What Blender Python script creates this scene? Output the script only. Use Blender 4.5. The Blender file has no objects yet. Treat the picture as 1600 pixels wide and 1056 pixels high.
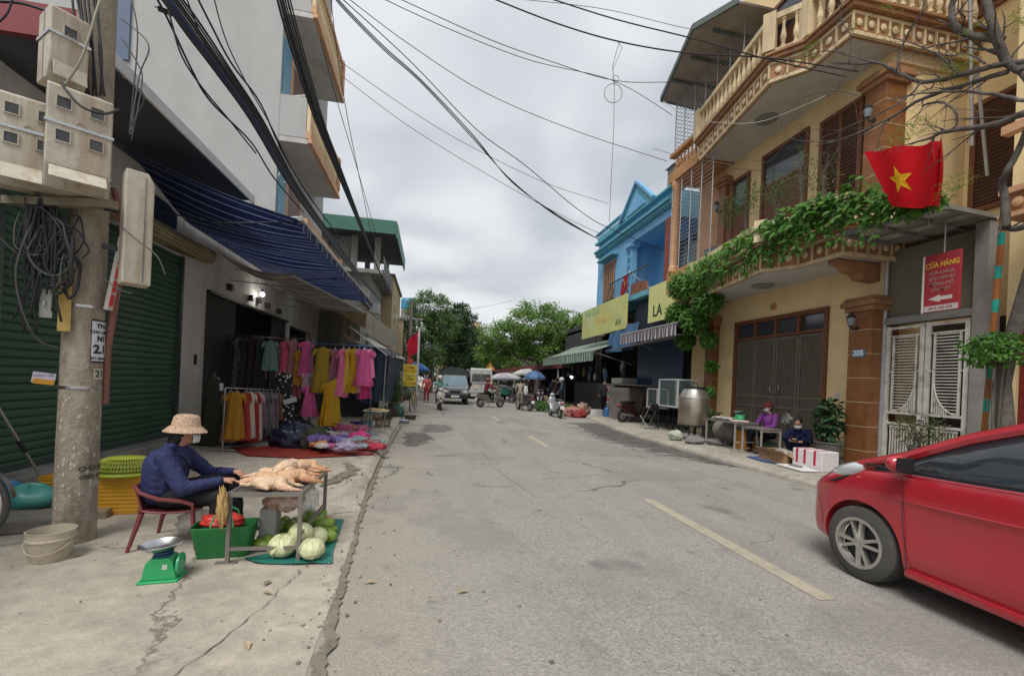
import bpy,bmesh,math,random
from math import sin,cos,pi,radians,sqrt,atan2
from mathutils import Vector,Matrix,noise as mnoise
random.seed(7)
scene=bpy.context.scene
COL=scene.collection
F=690.0;CX=800.0;CY=596.0;ROLL=.045;YAW=math.atan(130/690.0);CH=1.5
cam_d=bpy.data.cameras.new("camera");cam=bpy.data.objects.new("camera",cam_d);COL.objects.link(cam)
cam_d.sensor_fit='HORIZONTAL';cam_d.sensor_width=36;cam_d.lens=F/1600*36
cam_d.shift_x=0;cam_d.shift_y=68/1600.0;cam_d.clip_end=2000;cam_d.clip_start=.05
fw=Vector((sin(YAW),cos(YAW),0));rt=Vector((cos(YAW),-sin(YAW),0));up=Vector((0,0,1))
r2=rt*cos(ROLL)+up*sin(ROLL);u2=-rt*sin(ROLL)+up*cos(ROLL)
M=Matrix(((r2.x,u2.x,-fw.x,0),(r2.y,u2.y,-fw.y,0),(r2.z,u2.z,-fw.z,CH),(0,0,0,1)))
cam.matrix_world=M
scene.camera=cam
SUN_EL=58.0;SUN_AZ=215.0
w=bpy.data.worlds.new("World");scene.world=w;w.use_nodes=True
nt=w.node_tree;nt.nodes.clear()
def N(nt,t,**k):
 n=nt.nodes.new(t)
 for a,b in k.items():
  if a.startswith('i_'):n.inputs[a[2:].replace('_',' ')].default_value=b
  else:setattr(n,a,b)
 return n
out=N(nt,'ShaderNodeOutputWorld');bg=N(nt,'ShaderNodeBackground');bg.inputs[1].default_value=.1
sky=N(nt,'ShaderNodeTexSky');sky.sky_type='NISHITA';sky.sun_disc=False
sky.sun_elevation=radians(SUN_EL);sky.sun_rotation=radians(SUN_AZ);sky.air_density=1.5;sky.dust_density=3
tc=N(nt,'ShaderNodeTexCoord');sp=N(nt,'ShaderNodeSeparateXYZ');nt.links.new(tc.outputs['Generated'],sp.inputs[0])
az=N(nt,'ShaderNodeMath',operation='ADD');az.inputs[1].default_value=.18;nt.links.new(sp.outputs[2],az.inputs[0])
mx=N(nt,'ShaderNodeMath',operation='MAXIMUM');mx.inputs[1].default_value=.08;nt.links.new(az.outputs[0],mx.inputs[0])
dv=N(nt,'ShaderNodeVectorMath',operation='DIVIDE');nt.links.new(tc.outputs['Generated'],dv.inputs[0])
cb=N(nt,'ShaderNodeCombineXYZ');[nt.links.new(mx.outputs[0],cb.inputs[i])for i in range(3)];nt.links.new(cb.outputs[0],dv.inputs[1])
n1=N(nt,'ShaderNodeTexNoise');n1.inputs['Scale'].default_value=1.7;n1.inputs['Detail'].default_value=6;n1.inputs['Roughness'].default_value=.4;n1.inputs['Distortion'].default_value=.3
nt.links.new(dv.outputs[0],n1.inputs['Vector'])
cr=N(nt,'ShaderNodeValToRGB');cr.color_ramp.elements[0].position=.36;cr.color_ramp.elements[0].color=(2.7,2.86,3.1,1)
cr.color_ramp.elements[1].position=.62;cr.color_ramp.elements[1].color=(4.35,4.45,4.6,1)
nt.links.new(n1.outputs['Fac'],cr.inputs[0])
mxc=N(nt,'ShaderNodeMix',data_type='RGBA');mxc.inputs[0].default_value=.93
nt.links.new(sky.outputs[0],mxc.inputs[6]);nt.links.new(cr.outputs[0],mxc.inputs[7])
nt.links.new(mxc.outputs[2],bg.inputs[0]);nt.links.new(bg.outputs[0],out.inputs[0])
sd=bpy.data.lights.new("sun",'SUN');so=bpy.data.objects.new("sun",sd);COL.objects.link(so)
sd.energy=1.5;sd.angle=radians(28);sd.color=(1,.965,.91)
sdir=Vector((sin(radians(SUN_AZ))*cos(radians(SUN_EL)),cos(radians(SUN_AZ))*cos(radians(SUN_EL)),sin(radians(SUN_EL))))
so.rotation_euler=sdir.to_track_quat('Z','Y').to_euler();so.location=sdir*60
vs=scene.view_settings;vs.view_transform='Standard';vs.look='None';vs.exposure=.95;vs.gamma=1
scene.render.engine='CYCLES'
def ray(px,py):
 u=(px-CX)/F;v=(CY-py)/F
 a=u*cos(ROLL)-v*sin(ROLL);b=u*sin(ROLL)+v*cos(ROLL)
 return Vector((sin(YAW)+cos(YAW)*a,cos(YAW)-sin(YAW)*a,b))
def at_z(px,py,z=0.0):
 r=ray(px,py);t=(z-CH)/r.z;return Vector((r.x*t,r.y*t,z))
def at_x(px,py,x):
 r=ray(px,py);t=x/r.x;return Vector((x,r.y*t,CH+r.z*t))
def at_y(px,py,y):
 r=ray(px,py);t=y/r.y;return Vector((r.x*t,y,CH+r.z*t))
W={}
def rootof(o):
 while o.parent:o=o.parent
 return o
class MB:
 def __init__(s):s.v=[];s.f=[];s.m=[];s.mi=0
 def add(s,vs,fs):
  o=len(s.v);s.v+=[tuple(v)for v in vs];s.f+=[tuple(i+o for i in f)for f in fs];s.m+=[s.mi]*len(fs);return s
 def box(s,x0,x1,y0,y1,z0,z1):
  if x0>x1:x0,x1=x1,x0
  if y0>y1:y0,y1=y1,y0
  if z0>z1:z0,z1=z1,z0
  return s.add([(x0,y0,z0),(x1,y0,z0),(x1,y1,z0),(x0,y1,z0),(x0,y0,z1),(x1,y0,z1),(x1,y1,z1),(x0,y1,z1)],[(3,2,1,0),(4,5,6,7),(0,1,5,4),(1,2,6,5),(2,3,7,6),(3,0,4,7)])
 def obox(s,c,d,rz=0,rx=0,ry=0):
  R=Matrix.Rotation(rz,3,'Z')@Matrix.Rotation(ry,3,'Y')@Matrix.Rotation(rx,3,'X');c=Vector(c)
  vs=[c+R@Vector((a*d[0]/2,b*d[1]/2,e*d[2]/2))for e in(-1,1)for a,b in((-1,-1),(1,-1),(1,1),(-1,1))]
  return s.add(vs,[(3,2,1,0),(4,5,6,7),(0,1,5,4),(1,2,6,5),(2,3,7,6),(3,0,4,7)])
 def bar(s,p0,p1,w,h=None):
  p0=Vector(p0);p1=Vector(p1);h=h or w;d=(p1-p0).normalized()
  a=d.cross(Vector((0,0,1)));
  if a.length<.01:a=Vector((1,0,0))
  a.normalize();b=a.cross(d)
  vs=[p+a*x*w/2+b*y*h/2 for p in(p0,p1)for x,y in((-1,-1),(1,-1),(1,1),(-1,1))]
  return s.add(vs,[(3,2,1,0),(4,5,6,7),(0,1,5,4),(1,2,6,5),(2,3,7,6),(3,0,4,7)])
 def tube(s,pts,r,n=8,closed=False,caps=True):
  P=[Vector(p)for p in pts];L=len(P);rs=r if isinstance(r,(list,tuple))else[r]*L
  vs=[];prev=None
  for i,p in enumerate(P):
   if closed:d=P[(i+1)%L]-P[i-1]
   else:d=P[min(i+1,L-1)]-P[max(i-1,0)]
   if d.length<1e-9:d=Vector((0,0,1))
   d.normalize()
   if prev is None:
    a=d.cross(Vector((0,0,1)))
    if a.length<.05:a=d.cross(Vector((1,0,0)))
   else:a=prev-d*prev.dot(d)
   if a.length<1e-6:a=d.orthogonal()
   a.normalize();prev=a;b=d.cross(a)
   for k in range(n):
    t=2*pi*k/n;vs.append(p+(a*cos(t)+b*sin(t))*rs[i])
  fs=[]
  for i in range(L if closed else L-1):
   j=(i+1)%L
   for k in range(n):
    k2=(k+1)%n;fs.append((i*n+k,i*n+k2,j*n+k2,j*n+k))
  if caps and not closed:fs+=[tuple(range(n))[::-1],tuple((L-1)*n+k for k in range(n))]
  return s.add(vs,fs)
 def cyl(s,p0,p1,r0,r1=None,n=14,caps=True):return s.tube([p0,p1],[r0,r0 if r1 is None else r1],n,caps=caps)
 def sph(s,c,r,nu=14,nv=9,R=None):
  if not isinstance(r,(tuple,list)):r=(r,r,r)
  c=Vector(c);vs=[Vector((0,0,r[2]))]
  for i in range(1,nv):
   for k in range(nu):
    a=pi*i/nv;t=2*pi*k/nu;vs.append(Vector((r[0]*sin(a)*cos(t),r[1]*sin(a)*sin(t),r[2]*cos(a))))
  vs.append(Vector((0,0,-r[2])))
  if R is not None:vs=[R@v for v in vs]
  vs=[v+c for v in vs];fs=[]
  for k in range(nu):
   k2=(k+1)%nu;fs.append((0,1+k,1+k2))
   for i in range(nv-2):fs.append((1+i*nu+k,1+(i+1)*nu+k,1+(i+1)*nu+k2,1+i*nu+k2))
   fs.append((1+(nv-2)*nu+k,len(vs)-1,1+(nv-2)*nu+k2))
  return s.add(vs,fs)
 def lathe(s,prof,c=(0,0,0),n=24,sx=1,sy=1,M=None,caps=True):
  c=Vector(c);vs=[]
  for r,z in prof:
   for k in range(n):
    v=Vector((r*sx*cos(2*pi*k/n),r*sy*sin(2*pi*k/n),z));vs.append((M@v if M is not None else v)+c)
  fs=[]
  for i in range(len(prof)-1):
   for k in range(n):
    k2=(k+1)%n;fs.append((i*n+k,i*n+k2,(i+1)*n+k2,(i+1)*n+k))
  if caps:fs+=[tuple(range(n))[::-1],tuple((len(prof)-1)*n+k for k in range(n))]
  return s.add(vs,fs)
 def prism(s,poly,a,b,axis='z'):
  def mk(p,q):
   return(p[0],p[1],q)if axis=='z' else((p[0],q,p[1])if axis=='y' else(q,p[0],p[1]))
  n=len(poly);vs=[mk(p,a)for p in poly]+[mk(p,b)for p in poly]
  return s.add(vs,[tuple(range(n))[::-1],tuple(range(n,2*n))]+[(i,(i+1)%n,n+(i+1)%n,n+i)for i in range(n)])
 def grid(s,fn,nu,nv,cu=False):
  vs=[fn(i/(nu if cu else nu-1),j/(nv-1))for j in range(nv)for i in range(nu)]
  fs=[(j*nu+i,j*nu+(i+1)%nu,(j+1)*nu+(i+1)%nu,(j+1)*nu+i)for j in range(nv-1)for i in range(nu if cu else nu-1)]
  return s.add(vs,fs)
 def build(s,name,mats,parent=None,smooth=False,bevel=0,solid=0,sub=0,fix=True,keep=False):
  if not isinstance(mats,(list,tuple)):mats=[mats]
  off=Vector((0,0,0));loc=None
  if parent is not None:off=W.get(rootof(parent).name,Vector((0,0,0)))
  elif not keep:
   xs=[v[0]for v in s.v];ys=[v[1]for v in s.v];zs=[v[2]for v in s.v]
   off=Vector(((min(xs)+max(xs))/2,(min(ys)+max(ys))/2,min(zs)));loc=off
  me=bpy.data.meshes.new(name)
  me.from_pydata([(v[0]-off.x,v[1]-off.y,v[2]-off.z)for v in s.v],[],s.f)
  for m in mats:me.materials.append(m)
  if len(mats)>1:me.polygons.foreach_set('material_index',s.m)
  if fix:
   bm=bmesh.new();bm.from_mesh(me);bmesh.ops.recalc_face_normals(bm,faces=bm.faces);bm.to_mesh(me);bm.free()
  if smooth:
   me.polygons.foreach_set('use_smooth',[True]*len(me.polygons))
   if smooth is True:me.set_sharp_from_angle(angle=radians(40))
  me.update()
  o=bpy.data.objects.new(name,me);COL.objects.link(o)
  if loc is not None:o.location=loc
  if parent is not None:o.parent=parent
  if solid:m=o.modifiers.new('s','SOLIDIFY');m.thickness=solid;m.offset=0
  if bevel:m=o.modifiers.new('b','BEVEL');m.width=bevel;m.segments=2;m.limit_method='ANGLE'
  if sub:m=o.modifiers.new('u','SUBSURF');m.levels=sub;m.render_levels=sub
  return o
def tag(o,label=None,cat=None,group=None,kind=None):
 if label:o['label']=label
 if cat:o['category']=cat
 if group:o['group']=group
 if kind:o['kind']=kind
 return o
def T(name,label,cat,loc=(0,0,0),group=None,world=False,rz=0):
 o=bpy.data.objects.new(name,None);COL.objects.link(o);o.location=loc;o.rotation_euler=(0,0,rz);o.empty_display_size=.2
 tag(o,label,cat,group)
 if world:W[o.name]=Vector(loc)
 return o
def kids(o):return[c for c in bpy.data.objects if c.parent==o]
def copy_tree(o,parent=None):
 c=o.copy();COL.objects.link(c)
 if parent is not None:c.parent=parent
 for ch in kids(o):copy_tree(ch,c)
 return c
def text_obj(s,size,mat,parent=None,name='lettering',loc=(0,0,0),xdir=(1,0,0),ydir=(0,0,1),depth=.002,align='CENTER',sx=1.0,bold=0.0,wrap=None):
 cu=bpy.data.curves.new(name,'FONT');cu.body=s;cu.size=size;cu.extrude=depth;cu.align_x=align;cu.align_y='CENTER';cu.offset=bold;cu.space_line=.85
 t=bpy.data.objects.new('tmp',cu);COL.objects.link(t)
 dg=bpy.context.evaluated_depsgraph_get();me=bpy.data.meshes.new_from_object(t.evaluated_get(dg));bpy.data.objects.remove(t)
 X=Vector(xdir).normalized();Y=Vector(ydir).normalized();Z=X.cross(Y)
 off=W.get(rootof(parent).name,Vector((0,0,0)))if parent else Vector((0,0,0));L=Vector(loc)-off
 for v in me.vertices:
  c=v.co
  if wrap:
   a=c.x*sx/wrap;v.co=L+X*(sin(a)*(wrap+c.z))+Y*c.y+Z*(cos(a)*(wrap+c.z)-wrap)
  else:v.co=L+X*c.x*sx+Y*c.y+Z*c.z
 me.materials.clear();me.materials.append(mat)
 o=bpy.data.objects.new(name,me);COL.objects.link(o)
 if parent:o.parent=parent
 return o
def organic(name,caps,ells,mat,parent=None,voxel=.012,smooth=4,keep=False,wr=0):
 """tapered capsules (p0,r0,p1,r1) and ellipsoids (c,(rx,ry,rz)[,R]) fused to ONE continuous surface"""
 b=MB()
 for p0,ra,p1,rb in caps:
  b.cyl(p0,p1,ra,rb,14);b.sph(p0,ra*.999,12,8);b.sph(p1,rb*.999,12,8)
 for e in ells:b.sph(e[0],e[1],16,10,e[2]if len(e)>2 else None)
 o=b.build(name,mat,parent,keep=keep)
 m=o.modifiers.new('r','REMESH');m.mode='VOXEL';m.voxel_size=voxel;m.use_smooth_shade=True
 if smooth:m2=o.modifiers.new('s','SMOOTH');m2.factor=.5;m2.iterations=smooth
 dg=bpy.context.evaluated_depsgraph_get();dg.update()
 me=bpy.data.meshes.new_from_object(o.evaluated_get(dg));o.modifiers.clear();old=o.data;o.data=me;bpy.data.meshes.remove(old)
 if wr:
  nn=[v.normal.copy()for v in me.vertices]
  for v,vn in zip(me.vertices,nn):
   c=v.co;q=Vector((c.x*14,c.y*14,c.z*24+5*mnoise.noise(c*6)));v.co=c+vn*wr*(abs(mnoise.noise(q))*2-.5)
 if not me.materials:me.materials.append(mat)
 me.name=name
 return o
def mat(name,col,rough=.75,var=.12,scale=5,bump=.0,bscale=60,metal=0,stain=None,stain_amt=.5,stain_scale=1.2,streak=False,spec=.4,emit=None,alpha=None,trans=0,island=0,coat=0,stretch=None,thick=1.0):
 m=bpy.data.materials.new(name);m.use_nodes=True;t=m.node_tree;b=t.nodes['Principled BSDF'];L=t.links.new
 b.inputs['Roughness'].default_value=rough;b.inputs['Metallic'].default_value=metal;b.inputs['Specular IOR Level'].default_value=spec
 if coat:b.inputs['Coat Weight'].default_value=coat;b.inputs['Coat Roughness'].default_value=.06
 tcn=N(t,'ShaderNodeTexCoord');vec=tcn.outputs['Object']
 if stretch or streak:
  mp=N(t,'ShaderNodeMapping');mp.inputs['Scale'].default_value=stretch or(1,1,.12);L(vec,mp.inputs[0]);svec=mp.outputs[0]
 else:svec=vec
 n=N(t,'ShaderNodeTexNoise');n.inputs['Scale'].default_value=scale;n.inputs['Detail'].default_value=7;n.inputs['Roughness'].default_value=.65;L(vec if not stretch else svec,n.inputs['Vector'])
 mr=N(t,'ShaderNodeMapRange');mr.inputs[1].default_value=.3;mr.inputs[2].default_value=.7;mr.inputs[3].default_value=1-var;mr.inputs[4].default_value=1+var;L(n.outputs[0],mr.inputs[0])
 vm=N(t,'ShaderNodeVectorMath',operation='SCALE');vm.inputs[0].default_value=col[:3];L(mr.outputs[0],vm.inputs['Scale']);cur=vm.outputs[0]
 if stain:
  n2=N(t,'ShaderNodeTexNoise');n2.inputs['Scale'].default_value=stain_scale;n2.inputs['Detail'].default_value=8;n2.inputs['Roughness'].default_value=.7;L(svec,n2.inputs['Vector'])
  m2=N(t,'ShaderNodeMapRange');m2.inputs[1].default_value=.48;m2.inputs[2].default_value=.68;m2.inputs[4].default_value=stain_amt;L(n2.outputs[0],m2.inputs[0])
  mi=N(t,'ShaderNodeMix',data_type='RGBA');L(m2.outputs[0],mi.inputs[0]);L(cur,mi.inputs[6]);mi.inputs[7].default_value=(*stain[:3],1);cur=mi.outputs[2]
 if island:
  g=N(t,'ShaderNodeNewGeometry');m3=N(t,'ShaderNodeMapRange');m3.inputs[3].default_value=1-island;m3.inputs[4].default_value=1+island;L(g.outputs['Random Per Island'],m3.inputs[0])
  v3=N(t,'ShaderNodeVectorMath',operation='SCALE');L(cur,v3.inputs[0]);L(m3.outputs[0],v3.inputs['Scale']);cur=v3.outputs[0]
 L(cur,b.inputs['Base Color'])
 if bump:
  n4=N(t,'ShaderNodeTexNoise');n4.inputs['Scale'].default_value=bscale;n4.inputs['Detail'].default_value=6;L(vec,n4.inputs['Vector'])
  bp=N(t,'ShaderNodeBump');bp.inputs['Strength'].default_value=bump;bp.inputs['Distance'].default_value=.02*thick;L(n4.outputs[0],bp.inputs['Height']);L(bp.outputs[0],b.inputs['Normal'])
 if emit:b.inputs['Emission Color'].default_value=(*emit[:3],1);b.inputs['Emission Strength'].default_value=emit[3]
 if alpha is not None:b.inputs['Alpha'].default_value=alpha
 if trans:b.inputs['Transmission Weight'].default_value=trans
 return m
def leafmat(name,col,col2,island=.35,trans=.35):
 m=bpy.data.materials.new(name);m.use_nodes=True;t=m.node_tree;t.nodes.clear();L=t.links.new
 g=N(t,'ShaderNodeNewGeometry');tcn=N(t,'ShaderNodeTexCoord')
 n=N(t,'ShaderNodeTexNoise');n.inputs['Scale'].default_value=1.3;n.inputs['Detail'].default_value=3;L(tcn.outputs['Object'],n.inputs['Vector'])
 ad=N(t,'ShaderNodeMath',operation='ADD');ml=N(t,'ShaderNodeMath',operation='MULTIPLY');ml.inputs[1].default_value=.7
 L(g.outputs['Random Per Island'],ml.inputs[0]);L(ml.outputs[0],ad.inputs[0]);L(n.outputs[0],ad.inputs[1])
 mr=N(t,'ShaderNodeMapRange');mr.inputs[1].default_value=.35;mr.inputs[2].default_value=1.3;L(ad.outputs[0],mr.inputs[0])
 mi=N(t,'ShaderNodeMix',data_type='RGBA');mi.inputs[6].default_value=(*col,1);mi.inputs[7].default_value=(*col2,1);L(mr.outputs[0],mi.inputs[0])
 p=N(t,'ShaderNodeBsdfPrincipled');p.inputs['Roughness'].default_value=.5;p.inputs['Specular IOR Level'].default_value=.35;L(mi.outputs[2],p.inputs['Base Color'])
 tr=N(t,'ShaderNodeBsdfTranslucent');L(mi.outputs[2],tr.inputs[0])
 ms=N(t,'ShaderNodeMixShader');ms.inputs[0].default_value=trans;L(p.outputs[0],ms.inputs[1]);L(tr.outputs[0],ms.inputs[2])
 o=N(t,'ShaderNodeOutputMaterial');L(ms.outputs[0],o.inputs[0])
 return m
def glassmat(name,col,rough=.08,alpha=.35):
 m=bpy.data.materials.new(name);m.use_nodes=True;t=m.node_tree;t.nodes.clear();L=t.links.new
 p=N(t,'ShaderNodeBsdfPrincipled');p.inputs['Base Color'].default_value=(*col,1);p.inputs['Roughness'].default_value=rough;p.inputs['Specular IOR Level'].default_value=.6
 tr=N(t,'ShaderNodeBsdfTransparent');ms=N(t,'ShaderNodeMixShader');ms.inputs[0].default_value=alpha
 L(tr.outputs[0],ms.inputs[1]);L(p.outputs[0],ms.inputs[2]);o=N(t,'ShaderNodeOutputMaterial');L(ms.outputs[0],o.inputs[0]);return m
def stripemat(name,c1,c2,period,axis,duty=.5,rough=.7,trans=.2,c3=None):
 """woven or printed stripes along one object axis"""
 m=bpy.data.materials.new(name);m.use_nodes=True;t=m.node_tree;t.nodes.clear();L=t.links.new
 tcn=N(t,'ShaderNodeTexCoord');s=N(t,'ShaderNodeSeparateXYZ');L(tcn.outputs['Object'],s.inputs[0])
 d=N(t,'ShaderNodeMath',operation='DIVIDE');d.inputs[1].default_value=period;L(s.outputs[axis],d.inputs[0])
 f=N(t,'ShaderNodeMath',operation='FRACT');L(d.outputs[0],f.inputs[0])
 l=N(t,'ShaderNodeMath',operation='LESS_THAN');l.inputs[1].default_value=duty;L(f.outputs[0],l.inputs[0])
 n=N(t,'ShaderNodeTexNoise');n.inputs['Scale'].default_value=3;n.inputs['Detail'].default_value=7;L(tcn.outputs['Object'],n.inputs['Vector'])
 mi=N(t,'ShaderNodeMix',data_type='RGBA');mi.inputs[6].default_value=(*c2,1);mi.inputs[7].default_value=(*c1,1);L(l.outputs[0],mi.inputs[0])
 mr=N(t,'ShaderNodeMapRange');mr.inputs[1].default_value=.3;mr.inputs[2].default_value=.7;mr.inputs[3].default_value=.75;mr.inputs[4].default_value=1.15;L(n.outputs[0],mr.inputs[0])
 v=N(t,'ShaderNodeVectorMath',operation='SCALE');L(mi.outputs[2],v.inputs[0]);L(mr.outputs[0],v.inputs['Scale'])
 p=N(t,'ShaderNodeBsdfPrincipled');p.inputs['Roughness'].default_value=rough;L(v.outputs[0],p.inputs['Base Color'])
 tr=N(t,'ShaderNodeBsdfTranslucent');L(v.outputs[0],tr.inputs[0])
 ms=N(t,'ShaderNodeMixShader');ms.inputs[0].default_value=trans;L(p.outputs[0],ms.inputs[1]);L(tr.outputs[0],ms.inputs[2])
 o=N(t,'ShaderNodeOutputMaterial');L(ms.outputs[0],o.inputs[0]);return m
def clothmat(name,col,trans=.15,var=.1):
 m=mat(name,col,.9,var,9,.15,300,spec=.15)
 t=m.node_tree;b=t.nodes['Principled BSDF'];tr=N(t,'ShaderNodeBsdfTranslucent');tr.inputs[0].default_value=(*col[:3],1)
 ms=N(t,'ShaderNodeMixShader');ms.inputs[0].default_value=trans;o=[x for x in t.nodes if x.type=='OUTPUT_MATERIAL'][0]
 t.links.new(b.outputs[0],ms.inputs[1]);t.links.new(tr.outputs[0],ms.inputs[2]);t.links.new(ms.outputs[0],o.inputs[0]);return m
def dotmat(name,base,dot,scale,size=.35,rough=.85):
 m=bpy.data.materials.new(name);m.use_nodes=True;t=m.node_tree;b=t.nodes['Principled BSDF'];L=t.links.new;b.inputs['Roughness'].default_value=rough
 tcn=N(t,'ShaderNodeTexCoord');v=N(t,'ShaderNodeTexVoronoi');v.inputs['Scale'].default_value=scale;L(tcn.outputs['Object'],v.inputs['Vector'])
 l=N(t,'ShaderNodeMath',operation='LESS_THAN');l.inputs[1].default_value=size;L(v.outputs['Distance'],l.inputs[0])
 mi=N(t,'ShaderNodeMix',data_type='RGBA');mi.inputs[6].default_value=(*base,1);mi.inputs[7].default_value=(*dot,1);L(l.outputs[0],mi.inputs[0]);L(mi.outputs[2],b.inputs['Base Color']);return m
K={}
def cm(col,kind='c',**k):
 key=(tuple(round(c,3)for c in col),kind)
 if key not in K:
  nm={'c':'cloth','p':'plastic','m':'metal','w':'painted_wall'}[kind]
  K[key]=clothmat(nm,col)if kind=='c' else mat(nm,col,.38,.08,8,spec=.5,**k)if kind=='p' else mat(nm,col,.35,.15,12,metal=.85,**k)if kind=='m' else mat(nm,col,.85,.1,3,.15,60,stain=[c*.55 for c in col],stain_amt=.35,stain_scale=1.5,streak=True,**k)
 return K[key]
def sstep(t):t=max(0,min(1,t));return t*t*(3-2*t)
def kerbL(y):return-.47-.022*max(0,min(y,12))-.12*sstep((y-2.5)/4)+.06*sstep((y-14)/10)
def kerbR(y):return 6.15+.9*sstep((y-12)/8)
def gz(x,y):
 if x<kerbL(y):return.11*sstep((y-5.0)/1.6)
 if x>kerbR(y):return.13
 return 0.0
def roadmat():
 m=bpy.data.materials.new('asphalt');m.use_nodes=True;t=m.node_tree;b=t.nodes['Principled BSDF'];L=t.links.new
 b.inputs['Roughness'].default_value=.88;b.inputs['Specular IOR Level'].default_value=.3
 tcn=N(t,'ShaderNodeTexCoord');V=tcn.outputs['Object']
 def noise(s,d=6,r=.6,vec=V):
  n=N(t,'ShaderNodeTexNoise');n.inputs['Scale'].default_value=s;n.inputs['Detail'].default_value=d;n.inputs['Roughness'].default_value=r;L(vec,n.inputs['Vector']);return n.outputs[0]
 def rng(i,a,b_,c,d):
  r=N(t,'ShaderNodeMapRange');r.inputs[1].default_value=a;r.inputs[2].default_value=b_;r.inputs[3].default_value=c;r.inputs[4].default_value=d;L(i,r.inputs[0]);return r.outputs[0]
 def mix(f,a,b_):
  m_=N(t,'ShaderNodeMix',data_type='RGBA');L(f,m_.inputs[0])
  for i,x in((6,a),(7,b_)):
   if isinstance(x,tuple):m_.inputs[i].default_value=(*x,1)
   else:L(x,m_.inputs[i])
  return m_.outputs[2]
 vo=N(t,'ShaderNodeTexVoronoi');vo.inputs['Scale'].default_value=70;L(V,vo.inputs['Vector'])
 sep=N(t,'ShaderNodeSeparateColor');L(vo.outputs['Color'],sep.inputs[0])
 stone=mix(rng(sep.outputs[0],0,1,0,1),(.16,.152,.14),(.42,.395,.355))
 base=mix(rng(noise(.6,5),.35,.68,0,1),(.27,.255,.232),(.335,.315,.285))
 c=mix(rng(noise(45,4),.35,.65,.25,.75),base,stone)
 mp=N(t,'ShaderNodeMapping');mp.inputs['Scale'].default_value=(1.2,.1,1);L(V,mp.inputs[0])
 c=mix(rng(noise(1.4,6,.6,mp.outputs[0]),.48,.7,0,.5),c,(.205,.194,.178))
 sx=N(t,'ShaderNodeSeparateXYZ');L(V,sx.inputs[0]);wob=N(t,'ShaderNodeMath',operation='ADD');L(sx.outputs[0],wob.inputs[0]);L(rng(noise(1.1),0,1,-1.0,1.0),wob.inputs[1])
 c=mix(rng(wob.outputs[0],-.9,1.1,.7,0),c,(.36,.325,.265))
 c=mix(rng(noise(2.6,9,.75),.56,.72,0,.7),c,(.14,.13,.12))
 c=mix(rng(noise(.33,5,.6),.53,.57,0,.35),c,(.19,.18,.168))
 c=mix(rng(noise(.9,3,.4),.66,.70,0,.6),c,(.13,.122,.113))
 c=mix(rng(noise(9,6,.7),.64,.72,0,.4),c,(.34,.32,.28))
 v2=N(t,'ShaderNodeTexVoronoi');v2.feature='DISTANCE_TO_EDGE';v2.inputs['Scale'].default_value=.38;nv=N(t,'ShaderNodeTexNoise');nv.inputs['Scale'].default_value=2;nv.inputs['Detail'].default_value=8;L(V,nv.inputs['Vector'])
 va=N(t,'ShaderNodeVectorMath',operation='MULTIPLY_ADD');L(nv.outputs['Color'],va.inputs[0]);va.inputs[1].default_value=(.7,.7,0);L(V,va.inputs[2]);L(va.outputs[0],v2.inputs['Vector'])
 cr_=rng(v2.outputs['Distance'],.002,.009,1,0);msk=rng(noise(.5,3),.5,.58,0,.75)
 mm=N(t,'ShaderNodeMath',operation='MULTIPLY');L(cr_,mm.inputs[0]);L(msk,mm.inputs[1])
 c=mix(mm.outputs[0],c,(.07,.065,.06))
 L(c,b.inputs['Base Color'])
 bp=N(t,'ShaderNodeBump');bp.inputs['Strength'].default_value=.45;bp.inputs['Distance'].default_value=.012;hh=N(t,'ShaderNodeMath',operation='ADD');L(vo.outputs['Distance'],hh.inputs[0]);L(noise(30),hh.inputs[1]);L(hh.outputs[0],bp.inputs['Height']);L(bp.outputs[0],b.inputs['Normal'])
 return m
M_road=roadmat()
def pavemat(name,col,col2,joint):
 m=mat(name,col,.85,.2,7,.4,55,stain=col2,stain_amt=.75,stain_scale=1.1,spec=.3)
 t=m.node_tree;b=t.nodes['Principled BSDF'];L=t.links.new;src=b.inputs['Base Color'].links[0].from_socket;V=[n for n in t.nodes if n.type=='TEX_COORD'][0].outputs['Object']
 def noise(s,d=8,r=.7):
  n=N(t,'ShaderNodeTexNoise');n.inputs['Scale'].default_value=s;n.inputs['Detail'].default_value=d;n.inputs['Roughness'].default_value=r;L(V,n.inputs['Vector']);return n
 v2=N(t,'ShaderNodeTexVoronoi');v2.feature='DISTANCE_TO_EDGE';v2.inputs['Scale'].default_value=.55;nv=noise(1.7)
 va=N(t,'ShaderNodeVectorMath',operation='MULTIPLY_ADD');L(nv.outputs['Color'],va.inputs[0]);va.inputs[1].default_value=(.9,.9,0);L(V,va.inputs[2]);L(va.outputs[0],v2.inputs['Vector'])
 def rng(i,a,b_,c,d):
  r=N(t,'ShaderNodeMapRange');r.inputs[1].default_value=a;r.inputs[2].default_value=b_;r.inputs[3].default_value=c;r.inputs[4].default_value=d;L(i,r.inputs[0]);return r.outputs[0]
 mm=N(t,'ShaderNodeMath',operation='MULTIPLY');L(rng(v2.outputs['Distance'],.002,.012,1,0),mm.inputs[0]);L(rng(noise(.8,3).outputs[0],.47,.56,0,.7),mm.inputs[1])
 mi=N(t,'ShaderNodeMix',data_type='RGBA');L(mm.outputs[0],mi.inputs[0]);L(src,mi.inputs[6]);mi.inputs[7].default_value=(.09,.08,.07,1)
 sp2=rng(noise(38,3,.5).outputs[0],.70,.76,0,.6)
 mj=N(t,'ShaderNodeMix',data_type='RGBA');L(sp2,mj.inputs[0]);L(mi.outputs[2],mj.inputs[6]);mj.inputs[7].default_value=(*joint,1)
 L(mj.outputs[2],b.inputs['Base Color']);return m
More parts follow.
